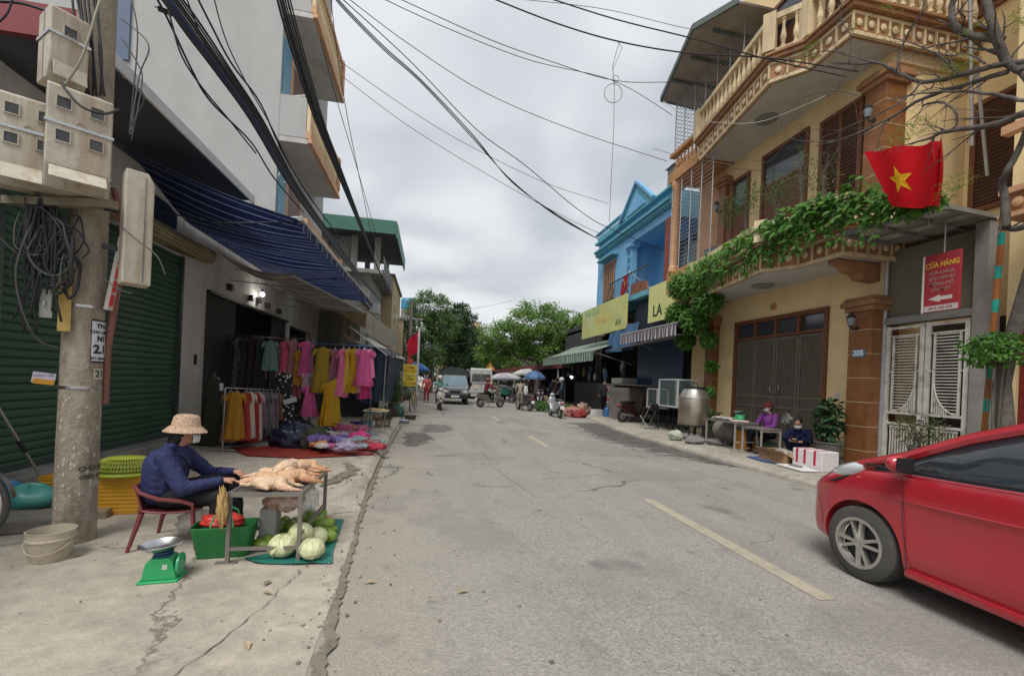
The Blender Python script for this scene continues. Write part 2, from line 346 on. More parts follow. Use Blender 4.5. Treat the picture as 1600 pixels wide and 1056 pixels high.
M_pave=pavemat('worn_concrete',(.42,.375,.31),(.25,.225,.19),(.16,.14,.12))
M_paveR=pavemat('right_concrete',(.36,.33,.28),(.22,.2,.175),(.15,.13,.11))
M_dirt=mat('gutter_dirt',(.20,.172,.135),.95,.3,14,.5,50)
M_paint=mat('road_paint',(.40,.355,.26),.85,.15,6,.2,80,stain=(.30,.285,.26),stain_amt=1,stain_scale=9)
b=MB();b.add([(-300,-60,-.06),(300,-60,-.06),(300,500,-.06),(-300,500,-.06)],[(0,1,2,3)])
tag(b.build('ground',mat('bare_earth',(.2,.18,.15),.95,.2,.3),keep=True),kind='structure')
b=MB()
ys=[-6+i*.5 for i in range(60)]+[24+4*i for i in range(40)]
for i,y in enumerate(ys[:-1]):
 y2=ys[i+1];b.add([(kerbL(y)-.05,y,0),(kerbR(y)+.05,y,0),(kerbR(y2)+.05,y2,0),(kerbL(y2)-.05,y2,0)],[(0,1,2,3)])
tag(b.build('road',M_road,keep=True,fix=False),kind='structure')
b=MB();ys=[-4+i*.2 for i in range(160)]+[28+3*i for i in range(30)]
xs=[0,.015,.05,.12,.3,.6,1,1.6,2.4,3.3,4.1,6]
def pl(i,j):
 y=ys[j];d=xs[i];k=kerbL(y)+.02*mnoise.noise(Vector((y*1.7,0,0)));h=gz(-4,y)
 zz=.004 if i==0 else.004+max(0,h-.012)*min(1,(.35+xs[i]*6))if i<3 else.004+h
 if i==0:zz=-.02
 return(k-d,y,zz+.006*mnoise.noise(Vector((d*1.3,y*.9,3))))
nu=len(xs);b.add([pl(i,j)for j in range(len(ys))for i in range(nu)],[(j*nu+i+1,j*nu+i,(j+1)*nu+i,(j+1)*nu+i+1)for j in range(len(ys)-1)for i in range(nu-1)])
tag(b.build('left_pavement',M_pave,keep=True,smooth=True,fix=False),kind='structure')
b=MB()
def pr(i,j):
 y=ys[j];d=[0,.02,.10,.2,.8,1.6,2.4,6.5][i];k=kerbR(y)+.02*mnoise.noise(Vector((y*1.3,9,0)))
 return(k+d,y,[-.02,.06,.10,.125,.13,.13,.13,.13][i]+.006*mnoise.noise(Vector((d*1.3,y*.9,7))))
b.add([pr(i,j)for j in range(len(ys))for i in range(8)],[(j*8+i,j*8+i+1,(j+1)*8+i+1,(j+1)*8+i)for j in range(len(ys)-1)for i in range(7)])
tag(b.build('right_pavement',M_paveR,keep=True,smooth=True,fix=False),kind='structure')
def strip(name,pts,m,z=.008,seed=0,ang=.35,under=None):
 """irregular ground strip along points (x,y,halfwidth)"""
 b=MB();P=[]
 for i in range(len(pts)-1):
  for k in range(30):
   t=k/30;a,c=pts[i],pts[i+1];P.append([a[j]*(1-t)+c[j]*t for j in range(3)])
 P.append(list(pts[-1]));vs=[]
 for i,(x,y,w_)in enumerate(P):
  wl=w_*(1+1.3*mnoise.noise(Vector((y*6,seed,0)))+.9*mnoise.noise(Vector((y*23,seed,0))));wr=w_*(1+1.3*mnoise.noise(Vector((y*6,seed+5,1)))+.9*mnoise.noise(Vector((y*21,seed,4))));dx=.03*mnoise.noise(Vector((y*2.5,seed+9,1)))
  zz=z+(gz(x,y)if under is None else 0);vs+=[(x+dx-abs(wl),y,zz),(x+dx+abs(wr),y,zz)]
 b.add(vs,[(2*i,2*i+1,2*i+3,2*i+2)for i in range(len(P)-1)])
 return tag(b.build(name,m,keep=True,fix=False),kind='structure')
strip('gutter_dirt',[(-.42,1.2,.035),(-.47,2.2,.035),(-.53,3.2,.028),(-.6,4.2,.016),(-.66,5.2,.024),(-.7,5.9,.04),(-.72,7,.022),(-.76,8.5,.02),(-.77,11,.02),(-.76,14,.03)],M_dirt,z=.014,under=0)
for i,(x0,y0,x1,y1)in enumerate(((2.955,2.75,2.955,5.5),(2.8,9.9,2.84,12.05),(2.66,16.5,2.7,18.6),(2.62,23,2.62,25.5))):
 b=MB();n=16
 vs=[]
 for k in range(n+1):
  t=k/n;x=x0+(x1-x0)*t;y=y0+(y1-y0)*t;vs+=[(x-.075+.008*mnoise.noise(Vector((y*9,0,i))),y,.004),(x+.075+.008*mnoise.noise(Vector((y*9,4,i))),y,.004)]
 b.add(vs,[(2*k,2*k+1,2*k+3,2*k+2)for k in range(n)])
 tag(b.build('road_marking',M_paint,keep=True,fix=False),kind='structure')
strip('road_patch',[(6.2,7.8,.25),(5.9,9.5,.55),(5.8,11.5,.8),(5.9,14,.7),(6.1,16.5,.5)],mat('wet_grime',(.105,.10,.09),.55,.25,3,.2,40,stain=(.2,.19,.17),stain_amt=.7,stain_scale=3),z=.005,seed=3,under=0)
strip('road_patch',[(.2,12.4,.25),(.35,13.2,.4),(.3,14.4,.3)],mat('tar_patch',(.15,.142,.13),.85,.25,12,.4,60,stain=(.24,.23,.21),stain_amt=.6,stain_scale=6),z=.004,seed=13,under=0)
strip('road_patch',[(-.3,9.8,.12),(-.2,11,.3),(-.25,12.2,.2)],mat('tar_patch_dark',(.12,.112,.10),.85,.25,12,.4,60,stain=(.22,.21,.19),stain_amt=.6,stain_scale=6),z=.006,seed=17,under=0)
strip('pavement_dirt',[(-1.25,5.9,.05),(-1.1,6.3,.11),(-1.0,6.7,.07),(-1.2,7.2,.05)],M_dirt,z=.016,seed=8)
b=MB()
for P_ in([(-1.75,2.35),(-1.3,2.55),(-.95,2.75),(-.6,2.85)],[(-1.25,2.0),(-1.05,2.7),(-.9,3.4),(-.85,3.7)],[(1.45,5.6),(1.2,7.2),(1.15,9.4),(.95,12),(.8,16)],[(-1.9,5.6),(-1.4,5.3),(-.8,5.2)]):
 Q=[]
 for i in range(len(P_)-1):
  for k in range(14):
   t=k/14;Q.append((P_[i][0]*(1-t)+P_[i+1][0]*t+.05*mnoise.noise(Vector((i*4+t*5,P_[0][0]*7,0)))+.02*mnoise.noise(Vector((i*14+t*22,3,0))),P_[i][1]*(1-t)+P_[i+1][1]*t))
 vs=[]
 for k,(x,y)in enumerate(Q):
  ww=.0015+.007*abs(mnoise.noise(Vector((x*9,y*9,0))));zz=.012+gz(x,y)if x<0 else.003;vs+=[(x-ww,y-ww*.6,zz),(x+ww,y+ww*.6,zz)]
 b.add(vs,[(2*k,2*k+1,2*k+3,2*k+2)for k in range(len(Q)-1)])
tag(b.build('pavement_cracks',mat('crack',(.13,.115,.10),.95,.3,30),keep=True,fix=False),kind='structure')
b=MB();rnd=random.Random(4)
for i in range(420):
 y=1.6+9*rnd.random()**1.6;x=-3+rnd.random()*5.5
 if rnd.random()<.5:x=kerbL(y)+rnd.gauss(0,.16)
 s=.004+.008*rnd.random()**3;z=gz(x,y)+.004+(.006 if x<0 else 0);a=rnd.random()*6
 b.obox((x,y,z+s*.2),(s*2,s*1.5,s),a,rnd.random()*.5)
tag(b.build('gravel_bits',mat('grit',(.26,.235,.19),.9,.2,40,island=.6),keep=True),'scattered grit and pebbles along the left gutter','grit',kind='stuff')
b=MB();leafl=[(-.35,3.3),(-1.05,3.35),(-1.0,3.2),(-2.6,3.95),(-.9,2.6),(.3,3.1),(1.35,5.05),(.1,6.9),(.05,7.05)]
for i,(x,y)in enumerate(leafl):
 a=i*1.3;s=.025;z=gz(x,y)+.014
 b.add([(x+s*2*cos(a),y+s*2*sin(a),z),(x-s*.7*sin(a),y+s*.7*cos(a),z+.012),(x-s*2*cos(a),y-s*2*sin(a),z),(x+s*.7*sin(a),y-s*.7*cos(a),z+.008)],[(0,1,2,3)])
tag(b.build('litter_scraps',mat('litter',(.3,.25,.15),.9,.2,40,island=.5),keep=True),'small dry leaf and paper scraps on the ground','litter',kind='stuff')
M_grey=mat('grey_render',(.44,.44,.435),.9,.06,1.5,.1,40,stain=(.33,.33,.32),stain_amt=.35,stain_scale=.7,streak=True)
M_white=mat('whitewash',(.55,.54,.52),.85,.08,3,.1,40,stain=(.3,.28,.25),stain_amt=.45,stain_scale=1.6,streak=True)
M_peach=mat('peach_trim',(.62,.36,.2),.75,.1,4,stain=(.3,.2,.13),stain_amt=.4,streak=True)
M_peachL=mat('pale_yellow_trim',(.72,.56,.34),.75,.1,4,stain=(.4,.3,.2),stain_amt=.3,streak=True)
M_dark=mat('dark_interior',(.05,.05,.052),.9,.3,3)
M_conc=mat('old_concrete',(.27,.26,.24),.92,.2,3,.35,30,stain=(.09,.085,.075),stain_amt=.8,stain_scale=1.4,streak=True)
M_shut=mat('green_shutter_paint',(.042,.098,.062),.5,.14,2,stain=(.06,.085,.06),stain_amt=.6,stain_scale=2,streak=True)
M_blk=mat('black_metal',(.02,.02,.022),.5,.2,10)
M_steel=mat('steel',(.55,.55,.55),.3,.1,20,metal=1)
M_galv=mat('galvanised',(.42,.42,.42),.45,.2,10,metal=.7,stain=(.25,.18,.12),stain_amt=.4,stain_scale=4)
M_tin=mat('dark_roof_sheet',(.085,.09,.10),.7,.2,2)
XF=-4.5
h=T('shop_house','low grey shop house closed by a wide green roller shutter behind the utility pole','house',(XF,7,0),world=True)
b=MB();b.box(XF-.3,XF-.02,9.08,10.0,0,4.6);b.box(XF-.3,XF-.02,5.38,5.58,0,4.6);b.box(XF-.3,XF-.03,5.58,9.08,3.5,4.6);b.box(-9,XF-.3,9.9,10.0,0,4.7)
b.build('wall',M_white,h,bevel=.01)
b=MB();n=34;pts=[]
for k in range(n*6+1):
 t=k/(n*6);ph=(t*n)%1;x=XF-.05-(.0 if ph<.62 else.022*sin((ph-.62)/.38*pi));pts.append((x,.27+t*3.3))
vs=[];
for x,z in pts:vs+=[(x,5.58,z),(x,9.08,z)]
b.add(vs,[(2*i,2*i+1,2*i+3,2*i+2)for i in range(len(pts)-1)])
s_=b.build('roller_shutter',M_shut,h,smooth=True)
b=MB();b.box(XF-.03,XF+.01,9.03,9.1,.25,3.5);b.build('shutter_rail',cm((.12,.14,.13),'m'),s_);b=MB();b.box(XF-.03,XF+.01,5.56,5.62,.25,3.5);b.build('shutter_rail',cm((.12,.14,.13),'m'),s_)
b=MB();b.box(XF-.04,XF-.005,5.62,9.03,.25,.31);b.box(XF-.005,XF+.03,8.2,8.4,.66,.69);b.build('bottom_bar',cm((.05,.08,.06),'p'),s_)
b=MB();b.box(XF-.3,XF+.3,5.0,9.15,0,.25);b.box(XF-.3,XF+.12,9.15,10.0,0,.2);b.build('doorstep',M_conc,h,bevel=.02)
b=MB();b.box(-9.5,-3.45,5.2,9.25,4.72,4.76);b.build('roof',M_tin,h)
b=MB();b.box(-9.5,-3.5,5.12,5.19,4.66,4.98);b.build('maroon_fascia',mat('maroon_paint',(.22,.04,.05),.6,.1),h)
b=MB();b.box(-3.45,-3.42,5.1,9.25,4.66,4.80);b.build('gutter',mat('gutter_white',(.62,.62,.62),.5,.1,6),h)
b=MB();b.box(XF-.02,XF+.03,7.55,8.75,3.9,4.25);b.build('dark_sign_panel',cm((.02,.03,.07),'p'),h)
b=MB();b.box(XF-.02,XF+.0,9.62,9.7,1.55,1.75);b.build('switch',M_blk,h)
cream=stripemat('cream_striped_canvas',(.34,.27,.15),(.47,.43,.33),.085,2,.5)
b=MB()
def roll(u,v):a=u*2*pi;return(XF+.17+.16*cos(a)*(1+.08*sin(3*a)),5.6+v*3.95,3.66+.15*sin(a)-.05*sin(v*pi)+.03*mnoise.noise(Vector((v*6,a,0))))
b.grid(roll,18,14,True)
o=b.build('rolled_awning',[stripemat('rolled_canvas',(.36,.30,.16),(.2,.17,.10),.055,2,.55)],smooth=2);tag(o,'cream striped awning rolled up above the green shutter','awning')
blue=stripemat('blue_striped_canvas',(.014,.026,.095),(.30,.36,.50),.235,1,.89,trans=.25)
aw=T('blue_awning','large blue awning with thin white stripes stretched over the left pavement','awning',(-3.3,11,3.8),world=True)
b=MB()
def awn(u,v):
 y=7.2+v*8.2;x=XF+.05+u*2.45;z=(4.60-.48*sstep(v*4))*(1-u)+(3.80+.13*v)*u-.14*sin(u*pi)*(.4+.6*sin(v*9+.5)**2)+.03*sin(v*40)*sin(u*pi)
 return(x,y,z)
b.grid(awn,22,90);b.build('canvas',blue,aw,smooth=2)
b=MB();b.cyl((-2.0,7.1,3.79),(-2.0,15.5,3.93),.035);b.build('front_bar',M_galv,aw,smooth=True)
b=MB()
for y in(7.3,11.2,15.2):b=MB();b.tube([(XF,y,3.80),(-3.2,y,3.66),(-2.05,y,3.80)],.010);b.build('arm',M_blk,aw,smooth=True)
b=MB()
def val(u,v):
 y=7.2+u*8.2;return(-1.98+.02*sin(u*90),y,3.76+.12*u-v*.12)
b.grid(val,120,3);b.build('valance',blue,aw,smooth=2)
aw=T('cream_awning','cream and brown striped awning sagging over the clothes shop, below the blue one','awning',(-3.3,14,3.2),world=True)
b=MB()
def awn2(u,v):
 y=9.7+v*5.3;x=XF+.05+u*(1.6+.85*v);z=3.95-.46*u-.26*sin(u*pi)*(.7+.3*sin(v*17))+.02*sin(v*55)
 return(x,y,z)
b.grid(awn2,16,70);b.build('canvas',stripemat('cream_canvas',(.56,.42,.22),(.74,.68,.54),.22,1,.35,trans=.65),aw,smooth=2)
b=MB();b.cyl((-2.85,9.7,3.47),(-2.0,15.1,3.47),.03);b.build('front_bar',M_galv,aw,smooth=True)
b=MB();b.tube([(XF,11,3.5),(-2.7,11,3.42)],.012);b.build('arm',M_galv,aw,smooth=True);b=MB();b.tube([(XF,14.5,3.5),(-2.2,14.5,3.42)],.012);b.build('arm',M_galv,aw,smooth=True)
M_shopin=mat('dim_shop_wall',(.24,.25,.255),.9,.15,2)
h=T('clothes_shop','open fronted clothes shop with white fascia and dark folding doors','shop',(-5.5,14,0),world=True)
b=MB();b.box(XF-.25,XF-.02,10.0,15.2,3.1,4.4);b.box(XF-.25,XF-.02,15.2,15.5,0,4.4);b.box(XF-.25,XF-.02,15.5,18.2,3.0,4.4);b.box(XF-.25,XF-.02,18.2,19.2,0,4.4)
b.build('wall',M_white,h,bevel=.01)
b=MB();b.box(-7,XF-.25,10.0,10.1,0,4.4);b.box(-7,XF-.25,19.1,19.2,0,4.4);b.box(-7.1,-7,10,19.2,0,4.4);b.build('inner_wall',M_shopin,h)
b=MB();b.box(-9,XF-.02,10.0,19.2,4.4,4.55);b.build('roof',M_conc,h)
b=MB();b.box(-9,XF-.02,10.0,19.2,.02,.16);b.build('shop_floor',M_conc,h)
for y0,y1 in((10.05,11.6),(14.1,15.15)):
 b=MB();n=8
 for k in range(n):
  ya=y0+(y1-y0)*k/n;yb=y0+(y1-y0)*(k+1)/n;xa=XF-.12+(k%2)*.1;xb=XF-.12+((k+1)%2)*.1
  b.add([(xa,ya,.16),(xb,yb,.16),(xb,yb,3.1),(xa,ya,3.1)],[(0,1,2,3)])
 b.build('folding_door',cm((.03,.032,.035),'p'),h)
b=MB();b.box(XF-.05,XF+.04,10.05,15.15,3.04,3.1);b.build('door_rail',M_blk,h)
b=MB();b.box(XF-1.6,XF-1.5,10.2,15.1,2.3,3.0);b.build('beam',mat('shop_beam',(.25,.27,.28),.8),h)
for y,z in((10.9,3.25),(12.1,3.22),(12.6,3.25),(13.2,3.22),(14.2,3.2)):
 b=MB();b.box(XF,XF+.1,y-.06,y+.06,z,z+.14);b.build('rail_hook',M_blk,h)
lb=T('light_bulb','lit white bulb hanging at the clothes shop entrance','light bulb',tuple(at_x(410,460,-4.35)))
b=MB();b.sph((0,0,0),.055);b.build('bulb',mat('lit_bulb',(1,1,1),.5,emit=(1,.97,.9,9)),lb,smooth=True)
b=MB();b.cyl((0,0,.05),(0,0,.12),.025);b.cyl((0,0,.12),(-.1,0,.2),.005);b.build('socket',M_blk,lb)
ld=bpy.data.lights.new('bulb_light','POINT');ld.energy=2.5;ld.color=(1,.95,.88);ld.shadow_soft_size=.06;lo=bpy.data.objects.new('bulb_light',ld);COL.objects.link(lo);lo.parent=lb;lo.location=(.12,0,-.08)
h=T('apartment_block','tall plain grey apartment block with stacked balconies above the clothes shop','building',(-8,15,0),world=True)
AY=13.6
b=MB();b.box(-17,XF,AY,19.0,4.56,17);b.build('wall',M_grey,h)
b=MB();b.box(-9.05,-8.25,AY-.06,AY,9.6,12.6);b.build('window',cm((.10,.14,.22),'p'),h)
blueg=mat('blue_shutter',(.12,.30,.42),.5,.25,9)
def baluster(b,x,y,z,hh,r):
 b.lathe([(r*.9,0),(r*.9,hh*.06),(r*.5,hh*.1),(r*1.0,hh*.3),(r*.9,hh*.42),(r*.45,hh*.68),(r*.6,hh*.9),(r*.9,hh*.93),(r*.9,hh)],(x,y,z),8)
for zf,ye in((4.55,18.6),(8.05,17.6),(11.66,17.6)):
 bal=None;b=MB();b.box(XF,-3.72,AY+.02,ye,zf,zf+.16);bal=b.build('balcony',M_white,h)
 b=MB();b.box(XF,-3.78,AY+.01,AY+.14,zf+.16,zf+1.32);b.build('parapet_side',M_grey,bal);b=MB();b.box(XF,-3.78,ye-.13,ye-.01,zf+.16,zf+1.3);b.build('parapet_side',M_grey,bal)
 b=MB();b.box(-3.72,-3.6,AY,ye+.05,zf+.02,zf+.14);b.box(-3.78,-3.63,AY,ye,zf+.14,zf+.36);b.box(-3.8,-3.62,AY,ye,zf+1.2,zf+1.36);b.box(-3.8,-3.6,ye-.25,ye,zf+.3,zf+1.45);b.build('trim',M_peach,bal,bevel=.01)
 b=MB();b.box(-3.76,-3.66,AY+.0,AY+.12,zf+.36,zf+1.2);n=22
 for k in range(n):baluster(b,-3.7,AY+.25+(ye-AY-.5)*k/n,zf+.36,.84,.05)
 b.build('balustrade',M_peachL,bal)
 b=MB();b.box(XF,XF+.04,AY+.1,AY+.75,zf+1.1 if zf<8 else zf+.2,zf+3.0);b.build('shutter',blueg,h)
 b=MB();b.box(XF,XF+.03,AY+.8,AY+1.0,zf+.2,zf+2.9);b.box(XF,XF+.03,AY+2.2,AY+2.35,zf+.2,zf+2.9);b.build('door_frame',M_peach,h)
 b=MB();b.box(XF,XF+.02,AY+1.0,AY+2.2,zf+.2,zf+2.8);b.build('door',mat('brown_door',(.14,.05,.03),.5),h)
 b=MB();b.cyl((-4.05,AY+1.9,zf-.02),(-4.05,AY+1.9,zf),.14,n=20);b.build('ceiling_lamp',cm((.5,.5,.48),'w'),bal)
 b=MB();b.cyl((XF,AY+.25,zf+1.35),(-3.78,AY+.06,zf+1.4),.035);b.build('rail',M_white,bal)
h=T('neighbour_house','low pale house closed by a shutter at the far left edge','house',(-5.5,3.6,0),world=True)
b=MB();b.box(-9,XF-.02,1.0,5.14,0,4.4);b.build('wall',M_white,h)
b=MB();b.box(XF-.02,XF+.01,2.2,5.3,2.9,4.45);b.build('dark_window',M_dark,h)
b=MB();b.box(XF-.02,XF+.0,2.0,5.3,.2,2.88);b.build('roller_shutter',M_shut,h)
def wall_house(name,label,x0,x1,y0,y1,hgt,m,wins=(),cat='house'):
 h=T(name,label,cat,((x0+x1)/2,(y0+y1)/2,0),world=True)
 b=MB();b.box(x0,x1,y0,y1,0,hgt);b.build('wall',m,h)
 b=MB();b.box(x0-.1,x1+.15,y0-.1,y1+.1,hgt,hgt+.18);b.build('roof',M_conc,h)
 for(a,c,zb,zt,side)in wins:
  b=MB()
  if side=='R':b.box(x1,x1+.03,a,c,zb,zt)
  if side=='L':b.box(x0-.03,x0,a,c,zb,zt)
  if side=='F':b.box(a,c,y0-.03,y0,zb,zt)
  w_=b.build('window',mat('window_glass',(.06,.07,.08),.15,.1),h)
  b=MB();f=.07
  if side=='F':
   b.box(a-f,a,y0-.05,y0-.001,zb-f,zt+f);b.box(c,c+f,y0-.05,y0-.001,zb-f,zt+f);b.box(a,c,y0-.05,y0-.001,zt,zt+f);b.box(a,c,y0-.05,y0-.001,zb-f,zb);b.box((a+c)/2-.03,(a+c)/2+.03,y0-.04,y0-.031,zb,zt)
  else:
   s=x1 if side=='R' else x0;d=.05 if side=='R' else-.05;e=.001 if side=='R' else-.001
   b.box(s+e,s+d,a-f,a,zb-f,zt+f);b.box(s+e,s+d,c,c+f,zb-f,zt+f);b.box(s+e,s+d,a,c,zt,zt+f);b.box(s+e,s+d,a,c,zb-f,zb)
  b.build('window_frame',M_peachL,w_)
 return h
M_yel=mat('ochre_render',(.45,.34,.19),.85,.12,2,stain=(.22,.17,.11),stain_amt=.6,stain_scale=1.2,streak=True)
wall_house('old_house','stained ochre terrace house beyond the clothes shop',-9,-3.7,19.4,27,5.4,M_conc,[(20.2,21.6,3.2,4.6,'R'),(23,24.5,3.2,4.6,'R')])
h=T('green_roof_house','old concrete house with an open top floor under a green sheet roof','house',(-5,27,0),world=True)
b=MB();b.box(-9,-3.6,27.1,33,0,7.4);b.build('wall',M_conc,h)
b=MB();b.box(-9,-2.9,26.6,33.4,7.4,7.62);b.build('terrace_slab',M_conc,h)
for x in(-8.4,-6.2,-4.6,-3.3):
 for y in(27,32.4):b=MB();b.box(x-.16,x+.16,y,y+.3,7.62,9.6);b.build('column',M_conc,h)
b=MB();b.box(-6.0,-4.8,27.4,27.5,7.62,9.6);b.build('screen_wall',M_conc,h)
b=MB();b.box(-9.5,-2.2,26.2,34,9.75,9.83);b.build('roof',M_tin,h)
b=MB();b.prism([(26.1,9.6),(26.18,9.6),(26.18,10.35),(26.1,10.35)],-9.5,-2.2,'x');b.box(-2.2,-2.12,26.1,34,9.4,10.2);b.box(-9.5,-2.2,26.18,34,10.35,10.38);b.build('fascia',mat('green_fascia',(.06,.17,.13),.55,.12,4),h)
b=MB();b.box(-2.9,-2.86,26.7,33,7.62,7.66);
for k in range(20):b.cyl((-2.88,26.8+k*.32,7.6),(-2.88,26.8+k*.32,8.4),.012,n=5)
b.cyl((-2.88,26.7,8.4),(-2.88,33,8.4),.02,n=6);b.build('railing',M_galv,h)
b=MB();b.box(-3.6,-3.2,28,28.9,5.3,5.9);b.cyl((-3.19,28.45,5.6),(-3.17,28.45,5.6),.22);b.build('air_conditioner',M_white,h)
wall_house('beige_house','narrow beige house with pink cornice past the green roofed one',-9,-2.9,33.5,42,8.8,M_yel,[(35,36.5,5.5,7,'R'),(38,39.5,5.5,7,'R')])
wall_house('yellow_house','mustard coloured low house beside the wires on the left',-8,-2.6,43,52,6.8,M_peachL,[(45,47,3.6,5,'R')])
b=MB();P_=at_y(609,440,34);b.lathe([(.0,-.1),(.5,-.06),(.68,.12),(.7,.14),(.5,-.02),(0,-.06)],P_,20,M=Matrix.Rotation(1.3,3,'Y'));b.cyl(P_+Vector((0,0,-1)),P_,.04)
tag(b.build('satellite_dish',cm((.25,.25,.25),'m')),'grey round satellite dish on the beige house roof edge','satellite dish')
wt=T('water_tank','small blue water tank above the roofs behind the left tree','water tank',tuple(at_y(638,484,60)))
b=MB();b.lathe([(.6,0),(.75,.1),(.75,1.3),(.6,1.5),(0,1.6)],(0,0,0),18,sx=1.3);b.build('tank',cm((.02,.2,.34),'p'),wt,smooth=True)
b=MB();b.box(-.9,.9,-.7,.7,-5,0);b.build('stand',M_conc,wt)
b=MB();n=60
vs=[]
for k in range(n+1):
 y=14.6+8.5*k/n;x=-2.0+.03*(1 if k%2 else-1)+.4*sstep((y-20)/4);vs+=[(x,y,2.82+.1*(y-14.6)/8),(x,y,3.52+.25*(y-14.6)/8)]
b.add(vs,[(2*k,2*k+2,2*k+3,2*k+1)for k in range(n)])
tag(b.build('corrugated_panel',mat('pale_corrugated',(.36,.33,.28),.6,.15,3,stain=(.2,.15,.1),stain_amt=.5,streak=True),fix=False),'pale corrugated metal panel hanging below the awnings on the left','metal panel')
aw=T('brown_awning','faded brown awning behind the corrugated panel','awning',(-3,20,3.6),world=True)
b=MB();b.grid(lambda u,v:(-4.4+u*2.3,16+v*8,4.2-.45*u-.08*sin(u*pi)+.03*sin(v*40)),8,40);b.build('canvas',stripemat('brown_canvas',(.3,.2,.1),(.38,.28,.17),.3,1,.5),aw,smooth=2)
b=MB();b.cyl((-2.1,16,3.75),(-2.1,24,3.75),.03);b.build('front_bar',M_galv,aw)
aw=T('white_awning','small plain white awning tilted over the net stall','awning',(-2,17,2.6),world=True)
b=MB();q=[at_y(548,515,14.4),at_y(602,531,19.2),at_y(634,553,19.5),at_y(607,556,15.2)]
b.add([(-2.5,14.3,2.98),(-2.6,20.5,3.1),(-1.1,20.5,2.30),(-1.35,14.3,2.16)],[(0,1,2,3)])
b.build('canvas',mat('dirty_white_canvas',(.55,.53,.47),.8,.12,3,stain=(.35,.3,.22),stain_amt=.5),aw,solid=.015)
b=MB();b.cyl((-1.35,14.2,2.14),(-1.1,20.6,2.28),.022);b.cyl((-1.4,14.5,.1),(-1.36,14.5,2.14),.02);b.cyl((-1.25,20.2,.1),(-1.12,20.2,2.28),.02);b.build('frame',M_galv,aw)
XR=8.6
M_yw=mat('cream_yellow_wall',(.80,.62,.34),.85,.08,2.5,.08,60,stain=(.48,.36,.2),stain_amt=.5,stain_scale=.9,streak=True)
M_tile=mat('brown_wall_tile',(.235,.095,.035),.35,.22,7,.05,20,stain=(.30,.15,.06),stain_amt=.5,stain_scale=3,spec=.5)
M_trimc=mat('cream_moulding',(.66,.53,.33),.75,.12,4,stain=(.2,.14,.08),stain_amt=.6,stain_scale=2.5,streak=True)
M_brm=mat('brown_moulding',(.33,.165,.08),.7,.15,5,stain=(.13,.07,.04),stain_amt=.5,streak=True)
M_oran=mat('orange_moulding',(.50,.25,.10),.7,.15,5,stain=(.25,.13,.07),stain_amt=.5,streak=True)
M_soff=mat('white_soffit',(.56,.55,.52),.9,.06,1.2,stain=(.36,.33,.28),stain_amt=.5,stain_scale=.8)
M_wood=mat('brown_wood',(.17,.065,.03),.5,.25,3,stretch=(8,8,.8))
M_grout=mat('tile_joint',(.55,.45,.3),.8)
M_glass=mat('dark_window_glass',(.05,.06,.075),.08,.2,1.5,spec=.8)
M_pipe=mat('grey_pipe',(.42,.43,.43),.4,.12,9,metal=.3)
H=T('town_house','three storey cream yellow town house with brown tiled pillars and bulging balconies','house',(10,10,0),world=True)
b=MB()
b.box(XR,15,11.3,13.4,0,13);b.box(XR,15,7.1,8.27,0,13);b.box(XR,15,8.27,11.3,3.47,13);b.box(XR+.25,15,8.27,11.3,0,3.47);b.build('wall',M_yw,H)
b=MB();b.box(XR-.35,XR+.3,7.5,12.4,0,.22);b.build('doorstep',M_conc,H,bevel=.015)
def pillar(x0,x1,y0,y1,z0,z1,step=.47,cap=True):
 b=MB();b.box(x0,x1,y0,y1,z0,z1);p=b.build('pillar',M_tile,H)
 b=MB();z=z0+step*.7
 while z<z1-.1:b.box(x0-.004,x1+.004,y0-.004,y1+.004,z,z+.012);z+=step
 b.build('joint',M_grout,p)
 if cap:
  b=MB();b.box(x0-.06,x1+.06,y0-.06,y1+.06,z1-.12,z1-.02);b.box(x0-.12,x1+.1,y0-.12,y1+.12,z1-.02,z1+.07);b.prism([(x0-.12,z1+.07),(x1+.1,z1+.07),(x1+.02,z1+.16),(x0-.04,z1+.16)],y0-.08,y1+.08,'y');b.build('capital',M_brm,p,bevel=.012)
 return p
pillar(8.27,8.9,7.03,7.5,.13,3.3)
pillar(8.4,8.8,12.0,12.4,.13,3.6)
pillar(8.42,8.9,7.08,7.5,4.6,7.75);pillar(8.42,8.7,11.8,12.1,4.6,7.75)
b=MB();y0,y1,z0,z1=8.27,11.3,.22,3.47
b.box(XR-.05,XR+.1,y0,y0+.1,z0,z1);b.box(XR-.05,XR+.1,y1-.1,y1,z0,z1);b.box(XR-.05,XR+.1,y0+.1,y1-.1,z1-.1,z1);b.box(XR-.045,XR+.1,y0+.1,y1-.1,2.93,3.0)
for k in(1,2,3):yy=y0+.1+(y1-y0-.2)*k/4;b.box(XR-.04,XR+.1,yy-.035,yy+.035,3.0,z1-.1)
D=b.build('door',M_wood,H,bevel=.006)
b=MB();b.box(XR+.05,XR+.07,y0+.1,y1-.1,3.0,z1-.1);b.build('transom_glass',M_glass,D)
M_gate=mat('bronze_grey_metal',(.19,.165,.13),.5,.14,5,metal=.35,stain=(.19,.17,.14),stain_amt=.4,stain_scale=1.4,streak=True)
